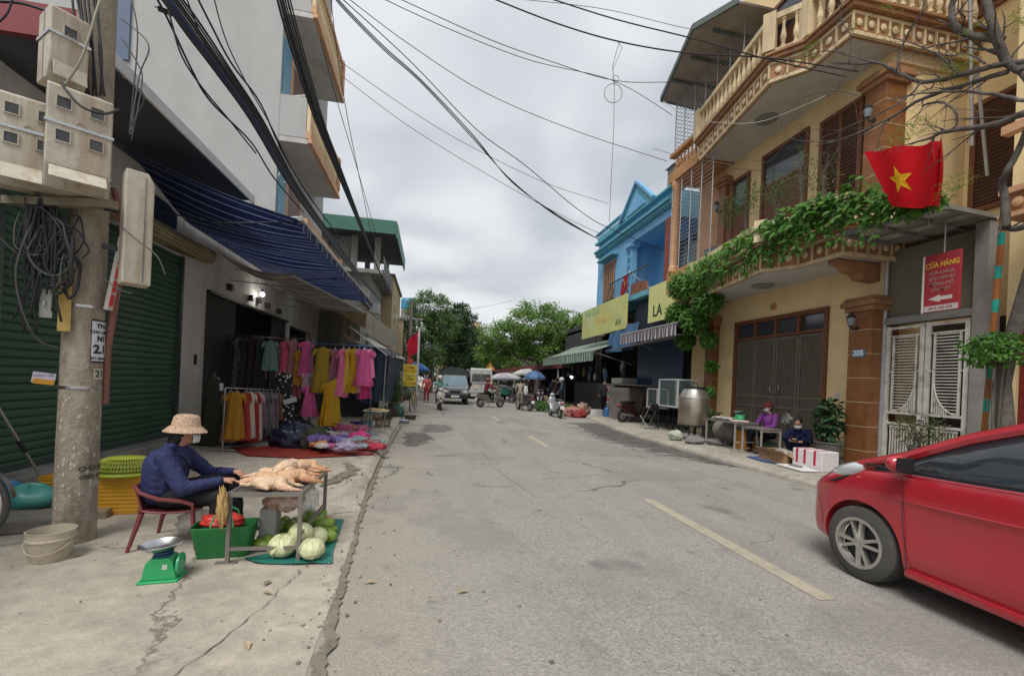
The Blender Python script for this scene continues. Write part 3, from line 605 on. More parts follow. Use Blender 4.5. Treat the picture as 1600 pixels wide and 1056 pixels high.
for k in range(4):
 a=y0+.1+(y1-y0-.2)*k/4;c=y0+.1+(y1-y0-.2)*(k+1)/4;b=MB()
 b.box(XR+.04,XR+.06,a+.01,c-.01,z0,2.93)
 for f in(a+.01,c-.07):b.box(XR+.01,XR+.04,f,f+.06,z0,2.93)
 for zz in(z0,1.12,1.38,2.86):b.box(XR+.012,XR+.04,a+.07,c-.07,zz,zz+.06)
 n=13
 for q in range(n):
  yy=a+.09+(c-a-.18)*q/(n-1);b.box(XR+.024,XR+.04,yy-.009,yy+.009,z0+.06,1.12);b.box(XR+.024,XR+.04,yy-.009,yy+.009,1.44,2.86)
 for q in range(4):b.box(XR+.02,XR+.04,a+.08,c-.08,1.2+q*.045,1.215+q*.045)
 b.build('door_panel',M_gate,D)
b=MB();P_=Vector((XR-.02,9.75,1.62));b.tube([P_+Vector((0,.14*cos(t*pi/12),.14*sin(t*pi/12)))for t in range(24)],.011,6,closed=True);b.build('door_ring',M_steel,D,smooth=True)
b=MB();b.tube([Vector((XR-.01,9.9+.08*cos(t*pi/8),3.72+.08*sin(t*pi/8)))for t in range(16)],.02,6,closed=True);b.sph((XR-.01,9.9,3.72),(.02,.05,.05));b.build('wall_rosette',M_oran,H,smooth=True)
b=MB();b.box(XR-.01,XR,7.95,8.05,1.45,1.57);b.build('wall_box',M_white,H)
def poly_at(off=0.0):
 return[(8.6,11.75+off),(7.5-off,11.75+off),(6.97-off,8.45-off*.2),(7.42-off,7.92-off*.3),(7.42-off,6.92-off),(10.4,6.92-off)]
def run(b,off,z0,z1,th=.05,m=None):
 P=[Vector(p)for p in poly_at(off)];n=len(P);I=[]
 for i in range(n):
  d1=(P[i]-P[i-1]).normalized()if i else None;d2=(P[i+1]-P[i]).normalized()if i<n-1 else None
  d1=d1 or d2;d2=d2 or d1;n1=Vector((-d1.y,d1.x));n2=Vector((-d2.y,d2.x));m_=(n1+n2).normalized();I.append(P[i]+m_*th/max(.5,m_.dot(n1)))
 for i in range(n-1):
  q=[P[i],P[i+1],I[i+1],I[i]];vs=[(p.x,p.y,z)for z in(z0,z1)for p in q]
  f=[(3,2,1,0),(4,5,6,7),(0,1,5,4),(2,3,7,6)]+([(3,0,4,7)]if i==0 else[])+([(1,2,6,5)]if i==n-2 else[])
  b.add(vs,f)
def balcony(z,tiles=True,top=.95,name_b='balcony'):
 b=MB();P=poly_at(-.02);b.prism(P+[(10.4,7.1),(8.6,7.1)],z,z+.06);bal=b.build('balcony',M_soff,H)
 b=MB();run(b,0,z-.03,z+.42,.10);b.build('band',M_brm,bal)
 b=MB();run(b,.012,z-.035,z+.035,.06);run(b,.012,z+.34,z+.40,.06)
 P=poly_at(.014)
 for i in range(1,len(P)-1):
  p,q=Vector((*P[i],0)),Vector((*P[i+1],0));L_=(q-p).length;d=(q-p)/L_;nrm=Vector((d.y,-d.x,0))
  if nrm.dot(p-Vector((8.8,9.5,0)))<0:nrm=-nrm
  n=max(1,int(L_/.27))
  for k in range(n+1):
   c=p+d*L_*k/n;b.obox(c+Vector((0,0,z+.19)),(.035,.03,.3),atan2(d.y,d.x))
   if k<n:
    c=p+d*L_*(k+.5)/n;R=Matrix.Rotation(atan2(nrm.y,nrm.x),3,'Z');b.sph(c+nrm*.0+Vector((0,0,z+.19)),(.025,.068,.075),10,6,R)
 b.build('square_and_disc_frieze',M_trimc,bal)
 b=MB();run(b,.10,z+.42,z+.50,.25);run(b,.15,z+.50,z+.56,.3);b.build('moulding',M_oran if top>1 else M_brm,bal,bevel=.01)
 b=MB();P=poly_at(.03);R0=z+.56
 run(b,.06,R0,R0+.09,.16);run(b,.08,z+top+.30,z+top+.42,.2)
 for i in range(1,len(P)-1):
  p,q=Vector((*P[i],0)),Vector((*P[i+1],0));L_=(q-p).length;d=(q-p)/L_;n=max(2,int(L_/.21))
  for k in range(1,n):
   c=p+d*L_*k/n;baluster(b,c.x+.03 if i<4 else c.x,c.y,R0+.09,top+.30-.65,.062)
  b.obox((p.x,p.y,R0+(top-.1)/2),(.24,.24,top-.15),atan2(d.y,d.x))
 b.build('balustrade',M_trimc,bal)
 return bal
B1=balcony(4.15,top=.62);B2=balcony(8.25,top=.98)
for z,x in((4.14,8.0),(8.24,7.9)):
 b=MB();b.lathe([(.26,0),(.26,-.015),(.2,-.04),(.1,-.05),(0,-.05)],(x,9.6,z),24);b.build('ceiling_rose',cm((.25,.25,.2),'w'),B1 if z<5 else B2,smooth=True)
b=MB()
for y in(7.3,):b.prism([(8.6,4.14),(7.6,4.14),(7.62,4.06),(7.8,4.02),(7.86,3.94),(8.1,3.9),(8.2,3.8),(8.6,3.78)],y-.12,y+.12,'y')
b.build('bracket',M_brm,H,bevel=.02)
def window(y0,y1,z0,z1,louvre=False,parent=H,x=XR,arch=False):
 b=MB();f=.09
 b.box(x-.06,x+.02,y0-f,y0,z0-f,z1+f);b.box(x-.06,x+.02,y1,y1+f,z0-f,z1+f);b.box(x-.058,x+.02,y0,y1,z1,z1+f);b.box(x-.058,x+.02,y0,y1,z0-f,z0)
 if louvre:
  mid=(y0+y1)/2;b.box(x-.05,x,mid-.04,mid+.04,z0,z1);n=int((z1-z0)/.075)
  for k in range(n):b.obox((x-.02,mid,z0+(k+.5)*(z1-z0)/n),(.05,y1-y0,.012),0,0,.6)
 else:
  b.box(x-.05,x,y0,y1,z1-.85,z1-.78);b.box(x-.03,x,y0,y1,z0,z1-.85)
 w_=b.build('window',M_wood,parent)
 b=MB();b.box(x-.012,x-.008,y0,y1,z0 if louvre else z1-.78,z1);b.build('pane',M_glass if not louvre else M_dark,w_)
window(9.1,10.4,4.7,7.75);window(11.05,11.6,5.2,7.6);window(7.75,8.6,4.7,7.65,True)
window(9.1,10.4,8.9,11.6);window(11.0,11.6,9.4,11.3);window(7.75,8.6,8.9,11.6,True)
b=MB();b.box(8.62,10.4,7.04,7.1,8.0,8.25);b.build('side_moulding',M_trimc,H)
XL=7.62
b=MB();b.box(XL,XR,11.9,13.4,4.15,4.6);b.box(XL-.04,XL+.1,11.9,13.45,4.6,5.3);b.build('loggia_parapet',M_oran,H,bevel=.01);b=MB();b.box(XL-.08,XR,11.9,13.48,8.25,8.55);b.box(XL-.05,XL+.1,11.9,13.45,8.55,8.62);b.box(XL-.1,XL+.12,11.9,13.5,9.1,9.22);lg=b.build('loggia',M_oran,H,bevel=.01)
b=MB();b.lathe([(.17,5.3),(.17,5.45),(.12,5.5),(.115,8.0),(.15,8.05),(.17,8.2),(.17,8.25)],(XL+.08,13.25,0),16);b.build('column',M_peach,lg,smooth=True)
b=MB()
for k in range(7):baluster(b,XL+.03,12.0+k*.2,8.62,.48,.055)
b.build('balustrade',M_oran,lg)
for(za,zb)in((5.3,8.25),(9.22,11.05)):
 b=MB();n=int((zb-za)/.125)
 for k in range(n+1):b.cyl((XL,9.9 if za>6 else 11.2,za+k*.125),(XL,13.35,za+k*.125),.008,n=5);b.cyl((XL,13.35,za+k*.125),(XR,13.35,za+k*.125),.008,n=5)
 for k in range(5 if za<6 else 7):yy=13.35-k*.53;b.cyl((XL-.01,yy,za),(XL-.01,yy,zb),.015,n=6)
 b.build('bar_grille',M_galv,lg)
b=MB();b.box(XR-.03,XR,12.0,13.3,4.7,8.2);b.build('inner_wall',M_peach,lg)
b=MB();b.box(XR-.06,XR-.031,12.2,12.9,5.2,6.0);b.build('pane',M_glass,lg)
b=MB();b.prism([(10,13.9),(7.2,13.65),(6.5,10.75),(7.1,9.75),(10,9.75)],11.08,11.14)
rf=b.build('roof_sheet',mat('aged_roof_underside',(.33,.29,.24),.8,.15,2,stain=(.2,.16,.12),stain_amt=.5),H)
b=MB();
for p,q in(((7.2,13.65),(6.5,10.75)),((6.5,10.75),(7.1,9.75)),((7.2,13.65),(10,13.9))):b.bar((*p,11.14),(*q,11.14),.06,.16)
for y in(10.6,11.6,12.6):b.bar((7.0,y,11.04),(8.6,y,11.04),.06,.07)
b.build('roof_edge',mat('green_grey_edge',(.10,.12,.11),.6,.1,5),rf)
b=MB();b.prism([(7.0,9.6),(8.6,9.6),(8.6,7.0),(6.6,7.6)],12.3,12.45);b.build('top_eave',M_brm,H)
def lantern(loc,label):
 t=T('wall_lantern',label,'wall lamp',loc,'black wall lanterns on the yellow house')
 b=MB();b.tube([(0,0,0),(-.06,0,-.06),(-.13,0,-.05),(-.16,0,.0)],.013);b.lathe([(.035,-.03),(.035,.03),(.01,.03)],(0,0,-.02),10,M=Matrix.Rotation(pi/2,3,'Y'));b.build('arm',M_blk,t,smooth=True)
 b=MB();b.lathe([(.045,0),(.075,.17),(.09,.18),(.05,.24),(.015,.27),(.015,.30),(0,.3)],(-.16,0,0),6);b.build('lamp_shade',mat('lantern_black',(.03,.035,.04),.4),t)
 b=MB();b.lathe([(.05,.02),(.078,.165)],(-.16,0,0),6);b.build('pane',mat('lantern_glass',(.25,.28,.3),.2),t)
lantern((8.27,7.32,2.88),'black wall lantern on the brown pillar above the 205 plate')
lantern((8.42,7.3,7.0),'black wall lantern on the upper brown pilaster under the top balcony')
lantern((8.42,11.95,6.9),'black wall lantern beside the barred loggia on the first floor')
pl_=T('house_number_plate','small blue enamel house number plate reading 205 on the brown pillar','sign',(8.26,7.27,2.36))
b=MB();b.box(-.006,.006,-.135,.135,-.075,.075);b.build('plate',mat('blue_enamel',(.10,.20,.30),.3),pl_,bevel=.003)
text_obj('205',.15,mat('white_numerals',(.85,.85,.85),.5),pl_,loc=(-.0075,0,0),xdir=(0,-1,0),bold=.003)
G=T('iron_gate','peeling white double iron gate with curved bar pattern beside the brown pillar','gate',(8.6,6.3,0),world=True)
M_gw=mat('peeling_white_paint',(.74,.72,.65),.6,.1,9,stain=(.16,.13,.10),stain_amt=.75,stain_scale=4.5)
def leaf(y0,y1,mirror):
 b=MB();x0,x1=8.57,8.62;zt=2.86;zb=.16
 for a in(y0,y1-.07):b.box(x0,x1,a,a+.07,zb,zt)
 for zz in(zb,1.02,1.22,zt-.06):b.box(x0+.004,x1-.004,y0+.07,y1-.07,zz,zz+.045)
 ia,ic=y0+.14,y1-.14
 b.box(x0+.01,x1-.01,ia-.02,ia+.01,1.27,zt-.2);b.box(x0+.01,x1-.01,ic-.01,ic+.02,1.27,zt-.2);b.box(x0+.012,x1-.012,y0+.07,y1-.07,zt-.2,zt-.175);b.box(x0+.012,x1-.012,y0+.07,ia-.02,2.0,2.02);b.box(x0+.012,x1-.012,ic+.02,y1-.07,2.0,2.02)
 W_=ic-ia;R_=.62
 def arc(t):
  q=1-t if mirror else t;return 1.27+R_*(1-sqrt(max(0,1-(1-q)**2)))
 n=26
 for k in range(n):
  z=1.30+(zt-.22-1.30)*k/(n-1);s=[t/20 for t in range(21)if arc(t/20)<=z]
  if s:b.box(x0+.016,x1-.018,ia+W_*min(s),ia+W_*max(s),z-.009,z+.009)
 pts=[(x0+.02,ia+W_*t/20,arc(t/20))for t in range(21)];b.tube(pts,.013,6)
 for k in range(1,11):
  t=k/11;
  if arc(t)>1.33:b.box(x0+.016,x1-.02,ia+W_*t-.009,ia+W_*t+.009,1.27,arc(t))
 n=9
 for k in range(n):yy=ia+W_*k/(n-1);b.box(x0+.012,x1-.012,yy-.009,yy+.009,zb+.05,1.0)
 b.box(x0+.01,x1-.01,ia-.02,ic+.02,.97,1.0)
 return b
leaf(6.33,7.0,False).build('gate_leaf',M_gw,G);leaf(5.66,6.31,True).build('gate_leaf',M_gw,G)
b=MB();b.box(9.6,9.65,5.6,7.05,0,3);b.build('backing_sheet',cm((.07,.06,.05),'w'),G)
A=T('alley_front','grey concrete post and olive wall closing the passage above the iron gate','wall',(8.7,6.2,0),world=True)
b=MB();b.box(8.6,8.75,5.6,7.05,3.02,4.3);b.build('wall',mat('olive_render',(.17,.16,.11),.9,.1,2,stain=(.11,.10,.07),stain_amt=.5),A)
b=MB();b.box(8.5,8.78,5.42,5.6,0,4.36);b.build('post',M_conc.copy(),A);b=MB();b.box(8.52,8.76,5.6,7.05,2.9,3.02);b.build('lintel',mat('lintel_grey',(.25,.25,.24),.9,.15,5,.3,20),A)
b=MB();b.cyl((8.55,7.02,.2),(8.55,7.02,4.3),.035);b.build('drain_pipe',M_pipe,A,smooth=True)
Cn=T('metal_canopy','flat grey steel framed canopy over the iron gate','canopy',(8,6.3,4.4),world=True)
q=[(7.2,6.75),(7.55,5.35),(8.85,5.45),(8.95,7.0)]
b=MB();b.prism(q,4.46,4.475);b.build('sheet',mat('translucent_sheet',(.42,.42,.36),.7,.15,3,stain=(.2,.2,.15),stain_amt=.5),Cn)
b=MB();Q=[Vector((*p,4.42))for p in q]
for i in range(4):b.bar(Q[i],Q[(i+1)%4],.07,.07)
for t in(.33,.66):b.bar(Q[0].lerp(Q[1],t),Q[3].lerp(Q[2],t),.045,.045);b.bar(Q[1].lerp(Q[2],t)-Vector((0,0,.03)),Q[0].lerp(Q[3],t)-Vector((0,0,.03)),.045,.045)
b.build('frame',mat('grey_steel_frame',(.2,.2,.19),.6,.2,6),Cn)
S=T('hanging_sign','small red hanging board with a white arrow pointing left under the metal canopy','sign',(7.98,5.66,2.9),world=True)
sx=7.98
b=MB();b.box(sx-.02,sx+.02,5.42,5.92,2.93,3.86);b.build('board',mat('faded_red_board',(.36,.03,.04),.6,.12,5,stain=(.25,.05,.05),stain_amt=.5),S,bevel=.004)
b=MB();b.box(sx-.022,sx+.022,5.92,5.95,2.93,3.86);b.build('edge',mat('sign_edge',(.7,.68,.64),.7),S)
b=MB();b.box(sx-.024,sx-.0205,5.43,5.91,2.94,3.03);b.build('white_band',mat('sign_white',(.55,.5,.48),.7),S)
b=MB();b.cyl((sx,5.66,3.86),(sx,5.66,4.4),.012);b.build('rod',M_galv,S)
b=MB();xx=sx-.0225;yc=5.68;b.add([(xx,yc+.17,3.14),(xx,yc,3.2),(xx,yc,3.08)],[(0,1,2)]);b.add([(xx,yc,3.17),(xx,yc-.17,3.17),(xx,yc-.17,3.11),(xx,yc,3.11)],[(0,1,2,3)]);b.build('arrow',mat('sign_arrow',(.62,.55,.52),.7),S,fix=False)
text_obj('CỬA HÀNG',.115,mat('sign_yellow',(.65,.36,.05),.7),S,loc=(sx-.022,5.67,3.68),xdir=(0,-1,0),sx=.78,bold=.004)
mg=mat('sign_grey',(.33,.2,.18),.7)
for k,s_ in enumerate(('SỬA CHỮA','BẢO HÀNH','ĐỒNG HỒ','LẮP ĐẶT')):text_obj(s_,.07,mg,S,loc=(sx-.022,5.67,3.55-k*.09),xdir=(0,-1,0),bold=.002)
text_obj('0912 345 678',.06,mat('sign_dark',(.3,.05,.06),.7),S,loc=(sx-.0255,5.67,2.985),xdir=(0,-1,0))
R_=T('rear_wing','rear wing behind the alley with tall brown louvred shutters','house',(11,6,0),world=True)
b=MB();b.box(10.42,12,3.4,7.1,0,13);b.build('wall',M_yw.copy(),R_)
window(5.6,6.9,5.3,7.3,True,R_,10.42);window(5.6,6.9,9.2,11.4,True,R_,10.42)
Rh=T('red_door_house','peach house with dark red folding doors at the right edge','house',(9.5,4.3,0),world=True)
b=MB();b.box(8.8,10.3,2.0,5.35,3.5,12);b.box(8.8,10.3,5.2,5.35,0,3.5);b.build('wall',M_yw.copy(),Rh)
M_red=mat('dark_red_door',(.20,.022,.018),.5,.12,4)
b=MB();b.box(8.85,8.9,2.0,5.2,.1,3.5)
for k in range(4):
 y=2.1+k*.78
 for(za,zb)in((.3,1.1),(1.3,2.2),(2.4,3.3)):b.box(8.82,8.849,y,y+.62,za,zb)
b.build('door',M_red,Rh,bevel=.01)
b=MB();b.box(7.9,8.8,2.0,4.88,4.1,4.5);rb_=b.build('balcony',M_brm,Rh)
b=MB();b.box(7.84,7.9,2.0,4.92,4.1,4.16);b.box(7.84,7.9,2.0,4.92,4.44,4.52);b.box(7.84,7.98,2.0,4.92,5.3,5.42)
for k in range(10):b.sph((7.89,2.3+k*.27,4.3),(.03,.07,.075),10,6);baluster(b,7.92,2.15+k*.27,4.52,.78,.06)
b.build('balustrade',M_peach.copy(),rb_)
b=MB();b.box(8.815,8.82,4.2,4.42,1.75,2.02);b.build('paper_notice',cm((.75,.75,.75),'w'),Rh)
for p,q,l in(((1516,-5),(1519,228),'tall galvanised downpipe in front of the brown louvres, left one'),((1527,112),(1543,275),'galvanised downpipe leaning right of the tall downpipe')):
 b=MB();b.cyl(at_y(*p,6.6),at_y(*q,6.6),.03);tag(b.build('downpipe',M_pipe,smooth=True),l,'pipe','galvanised downpipes')
b=MB();A0,A1=at_x(1571,300,7.0),at_x(1536,665,7.0);A1.z=max(A1.z,.13);A1=Vector((7.0,A1.y+.02,.13));b.cyl(A1,A0,.032)
stp=stripemat('banded_tape',(.02,.38,.30),(.38,.13,.03),.42,2,.38)
tag(b.build('striped_pole',stp,smooth=True),'thin pole wrapped in teal and orange bands behind the car','pole')
def flag(name,label,c,w_,h_,pole,rot=0,fold=1.0,star=True):
 t=T(name,label,'flag',c)
 b=MB();nx,ny=26,16;M_fl=clothmat('red_flag_cloth',(.62,.012,.02),.3)
 def f(u,v):
  return(sin(rot)*u*w_+.07*w_*sin(u*9+v*2)*u*fold,cos(rot)*u*w_*(1-.1*v),-v*h_*(1-.12*u)-.25*h_*u*u*fold+.03*sin(u*14)*h_)
 b.grid(f,nx,ny);o=b.build('cloth',M_fl,t,smooth=2)
 if star:
  b=MB();pts=[]
  for k in range(10):
   a=pi/2+k*pi/5;r=.30*h_ if k%2==0 else.115*h_;pts.append((.45+r*cos(a)/w_,.5-r*sin(a)/h_))
  for side in(-1,1):
   P=[Vector(f(u,v))for u,v in pts];c0=Vector(f(.45,.5));dn=Vector((cos(rot),-sin(rot),0))*.008*side
   b.add([c0+dn]+[p+dn for p in P],[(0,1+k,1+(k+1)%10)for k in range(10)])
  b.build('star',clothmat('yellow_star_cloth',(.8,.48,.03),.3),o,fix=False)
 b=MB();b.cyl(pole[0],pole[1],.016);b.build('flag_pole',M_galv,t,smooth=True)
 return t
NF=T('national_flag','large red flag with a yellow star over the metal canopy','flag',(6.9,5.3,4.5),world=True)
fx=7.0
c00,c10,c11,c01=at_x(1350,239,fx),at_x(1458,222,fx-.1),at_x(1462,322,fx-.15),at_x(1392,322,fx)
def ff(u,v):
 p=c00.lerp(c10,u).lerp(c01.lerp(c11,u),v);bulge=sin(u*pi)*sin(v*pi)
 p.x+=.05*sin(u*10+v*1.5)*(.3+u)+.0*bulge;p.z+=.015*sin(u*12+1)*(1-v)-.03*sin(u*pi)*v;p.y-=.05*u*sin(v*pi);return p
b=MB();b.grid(ff,34,20);o=b.build('cloth',clothmat('red_flag_cloth',(.62,.012,.02),.3),NF,smooth=2)
b=MB();c2=[ff(1,v)for v in[k/10 for k in range(11)]]
b.grid(lambda u,v:ff(1,v)+Vector((.10*sin(u*pi),-.11*u*(1-.8*v),-.02*u+.01*sin(v*9))),8,11);b.build('fold',clothmat('red_flag_fold',(.5,.01,.018),.3),o,smooth=2)
b=MB();pts=[]
for k in range(10):
 a=pi/2+k*pi/5+.08;r=.21 if k%2==0 else.085;pts.append((.42+r*cos(a)*.95,.55-r*sin(a)*1.15))
for s_ in(-1,1):
 P=[ff(u,v)+Vector((.008*s_,0,0))for u,v in pts];b.add([ff(.42,.55)+Vector((.008*s_,0,0))]+P,[(0,1+k,1+(k+1)%10)for k in range(10)])
b.build('star',clothmat('yellow_star_cloth',(.85,.5,.03),.3),o,fix=False)
b=MB();b.cyl(at_x(1461,322,6.85)+Vector((0,0,.75)),at_x(1475,385,7.2),.016)if 0 else b.cyl(ff(1,0)+Vector((0,-.02,.05)),Vector((7.6,5.9,4.45)),.014);b.build('flag_pole',M_galv,NF)
M_bl=mat('sky_blue_paint',(.19,.44,.70),.8,.06,2,stain=(.09,.2,.33),stain_amt=.4,streak=True)
M_bld=mat('deep_blue_paint',(.05,.15,.30),.7,.1,3)
M_teal=mat('teal_trim',(.12,.36,.46),.7,.12,4)
Bh=T('blue_house','bright blue house with teal gable pediment and red tiled column','house',(10,19,0),world=True)
X2=8.7
b=MB();b.box(X2,14,18.9,22.6,4.9,9.0);b.box(X2+1.3,14,15.2,18.9,4.9,9.0);b.box(X2,14,15.2,18.9,8.0,9.0);b.box(X2,X2+1.3,15.2,18.9,4.9,5.2);b.build('wall',M_bl,Bh)
b=MB();b.box(X2-.25,X2,15.1,22.7,8.55,8.65);b.box(X2-.15,X2,15.1,22.7,8.42,8.55);b.box(X2-.2,X2,15.1,22.7,9.0,9.07)
for k in range(40):b.box(X2-.12,X2-.02,15.15+k*.19,15.23+k*.19,8.33,8.42)
b.build('cornice',M_teal,Bh)
b=MB();b.box(X2-.2,X2-.05,18.9,22.7,9.07,9.12);b.box(X2-.2,X2-.05,18.9,22.7,9.5,9.58)
for k in range(18):baluster(b,X2-.12,19.0+k*.2,9.12,.38,.05)
b.build('parapet',M_teal,Bh)
b=MB();b.prism([(16.4,9.07),(19.4,9.07),(17.9,10.3)],X2-.2,X2,'x');g_=b.build('gable',M_teal,Bh)
b=MB();b.prism([(17.0,9.15),(18.8,9.15),(17.9,9.9)],X2-.24,X2-.2,'x');b.build('gable_panel',M_bl,g_)
b=MB();b.bar((X2-.2,16.3,9.1),(X2-.2,17.9,10.4),.2,.1);b.bar((X2-.2,19.5,9.1),(X2-.2,17.9,10.4),.2,.1);b.build('gable_trim',M_bl,g_)
b=MB();b.box(X2,X2+.5,15.2,15.7,9.07,9.9);b.prism([(X2-.1,9.9),(X2+.6,9.9),(X2+.35,10.15),(X2+.15,10.15)],15.15,15.75,'y');b.build('chimney',M_conc,Bh)
b=MB();b.box(X2-.02,X2+.38,15.25,15.65,4.6,8.0);b.build('column',mat('red_brick_tile',(.25,.06,.035),.6,.2,8),Bh)
b=MB();b.box(X2-.02,X2+.3,18.6,18.95,5.2,8.0);b.box(X2-.1,X2+.38,18.5,19.05,7.8,8.0)
bc=b.build('column',M_bl,Bh)
b=MB()
for k in range(8):b.box(X2-.03,X2-.021,18.66,18.89,5.3+k*.36,5.55+k*.36)
b.build('panel',M_bld,bc)
b=MB();b.box(X2+1.27,X2+1.3,16.2,17.0,5.2,7.6);b.box(X2+1.27,X2+1.3,15.3,15.9,5.4,7.6);b.build('window',M_glass,Bh)
b=MB();b.box(X2-.03,X2,20.3,21.6,5.8,7.6);wn=b.build('window',mat('old_window',(.10,.07,.06),.4),Bh)
b=MB()
for k in range(6):b.cyl((X2-.06,20.3+k*.26,5.8),(X2-.06,20.3+k*.26,7.6),.02,n=5)
b.box(X2-.06,X2-.031,20.2,21.7,7.6,7.68);b.build('window_grille',M_oran,wn)
b=MB();b.box(X2-.35,X2,20.0,21.9,7.85,7.95);b.build('window_hood',M_teal,wn)
b=MB();b.box(X2-.9,X2,15.2,18.9,4.95,5.15);bb=b.build('balcony',M_teal,Bh)
b=MB();b.cyl((X2-.85,15.3,6.1),(X2-.85,18.9,6.1),.03,n=6)
for k in range(22):b.tube([(X2-.85,15.35+k*.165,5.15),(X2-.93,15.35+k*.165,5.4),(X2-.85,15.35+k*.165,6.1)],.012,5)
b.build('railing',cm((.10,.13,.15),'m'),bb)
b=MB();b.box(X2-.7,X2-.35,16.2,17.0,5.15,5.7);b.build('planter',mat('terracotta',(.4,.16,.09),.8),bb)
flag('small_flag','small red flag with yellow star on the blue house balcony',(7.8,16.9,6.15),.9,.75,((0,0.0,.1),(.7,-.9,-.9)),rot=.15)
Dk=T('shop_row','dark open shopfronts under the awnings beside the yellow house','shop',(9.5,20,0),world=True)
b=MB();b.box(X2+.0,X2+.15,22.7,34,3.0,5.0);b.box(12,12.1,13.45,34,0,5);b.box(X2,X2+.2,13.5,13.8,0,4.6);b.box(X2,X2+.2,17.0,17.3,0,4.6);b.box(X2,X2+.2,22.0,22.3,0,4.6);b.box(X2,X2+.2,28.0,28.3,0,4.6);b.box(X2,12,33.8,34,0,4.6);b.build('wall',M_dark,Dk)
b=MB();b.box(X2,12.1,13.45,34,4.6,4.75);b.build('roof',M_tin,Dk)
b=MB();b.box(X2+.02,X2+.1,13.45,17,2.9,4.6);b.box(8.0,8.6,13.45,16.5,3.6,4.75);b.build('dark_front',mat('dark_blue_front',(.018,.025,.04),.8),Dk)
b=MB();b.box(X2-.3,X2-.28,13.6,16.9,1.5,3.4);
tag(b.build('blue_tarpaulin',mat('navy_tarp',(.012,.035,.085),.5,.2,2,.5,6,stretch=(1,4,.3)),None),'dark blue tarpaulin hung across the shopfront behind the glass cabinets','tarpaulin')
b=MB();b.grid(lambda u,v:(7.45+.08*sin(u*16)*(1-v)+.2*v,15.4+u*2.6,2.9+v*1.05),30,8)
tag(b.build('blue_side_tarpaulin',mat('blue_tarp',(.03,.09,.19),.5,.25,2),smooth=2),'bright blue crumpled tarpaulin bundled above the grey awning','tarpaulin')
def awning(name,label,y0,y1,xw,zw,xf,zf,val,m,mv,scallop=True):
 t=T(name,label,'awning',((xw+xf)/2,(y0+y1)/2,zf),world=True)
 b=MB();b.grid(lambda u,v:(xw+(xf-xw)*u,y0+(y1-y0)*v,zw+(zf-zw)*u-.05*sin(u*pi)),8,40);b.build('canvas',m,t,smooth=2)
 b=MB();b.grid(lambda u,v:(xf-.015+.03*sin(u*70)*v,y0+(y1-y0)*u,zf-val*v),160,4);b.build('valance',mv,t,smooth=2)
 b=MB();b.cyl((xf,y0,zf),(xf,y1,zf),.03);b.build('front_bar',M_galv,t)
 b=MB();b.tube([(xw,y0+.2,zf-.5),(xf,y0+.15,zf-.02)],.018);b.build('arm',M_galv,t);b=MB();b.tube([(xw,y1-.2,zf-.5),(xf,y1-.15,zf-.02)],.018);b.build('arm',M_galv,t)
 return t
awning('grey_awning','grey and mauve striped awning with curtain valance above the glass cabinets',11.7,15.6,8.3,3.75,7.0,3.42,.36,mat('grey_canvas',(.26,.25,.27),.8,.15,3),stripemat('mauve_striped_canvas',(.12,.10,.13),(.55,.52,.55),.14,1,.62))
b=MB();b.add([(7.1,11.9,3.1),(6.75,16.4,2.86),(8.3,16.6,3.2),(8.5,12.2,3.3)],[(0,1,2,3)]);
tag(b.build('flat_sheet',mat('grey_sheet',(.2,.2,.21),.8,.2,2),solid=.03),'flat grey sheet sticking out under the mauve valance','canopy')
awning('green_awning','long green and white striped awning over the market stalls',17.6,26.0,8.6,3.75,6.75,2.95,.42,mat('olive_canvas',(.19,.24,.19),.8,.15,2,stain=(.12,.15,.11),stain_amt=.5),stripemat('green_white_canvas',(.04,.14,.09),(.42,.48,.42),.22,1,.5))
def board(name,label,y0,y1,x,z0,z1,m,slant=0):
 t=T(name,label,'sign',(x,(y0+y1)/2,z0),world=True)
 b=MB();b.add([(x,y0,z0),(x,y1,z0+slant),(x,y1,z1+slant),(x,y0,z1),(x+.08,y0,z0),(x+.08,y1,z0+slant),(x+.08,y1,z1+slant),(x+.08,y0,z1)],[(0,1,2,3),(7,6,5,4),(0,4,5,1),(1,5,6,2),(2,6,7,3),(3,7,4,0)]);b.build('board',m,t)
 b=MB();b.box(x+.08,X2,y0+.3,y0+.36,z0+.2,z0+.26);b.box(x+.08,X2,y1-.36,y1-.3,z0+.2,z0+.26);b.build('bracket',M_galv,t);return t
M_sy=mat('yellow_sign_print',(.52,.52,.19),.6,.15,1.2,stain=(.42,.5,.32),stain_amt=.6,stain_scale=.8)
s1=board('yellow_shop_sign','long faded yellow shop sign above the green awning',16.5,21.6,7.6,3.82,5.22,M_sy)
text_obj('Hoa Quả',.5,mat('sign_green',(.2,.42,.25),.7),s1,loc=(7.595,20.3,5.0),xdir=(0,-1,0))
text_obj('CỬA HÀNG',.38,mat('sign_orange',(.62,.42,.12),.7),s1,loc=(7.595,19.0,4.45),xdir=(0,-1,0))
text_obj('AN',.40,mat('sign_darkgreen',(.03,.12,.04),.7),s1,loc=(7.595,17.2,4.15),xdir=(0,-1,0))
s2=board('yellow_sign','square yellow sign with dark letters LA half hidden by the climbing vine',12.95,14.65,7.6,3.8,5.08,mat('yellow_sign_small',(.60,.60,.24),.5,.08,3))
text_obj('LA',.55,mat('sign_letters',(.02,.06,.025),.6),s2,loc=(7.594,14.0,4.15),xdir=(0,-1,0),bold=.012)
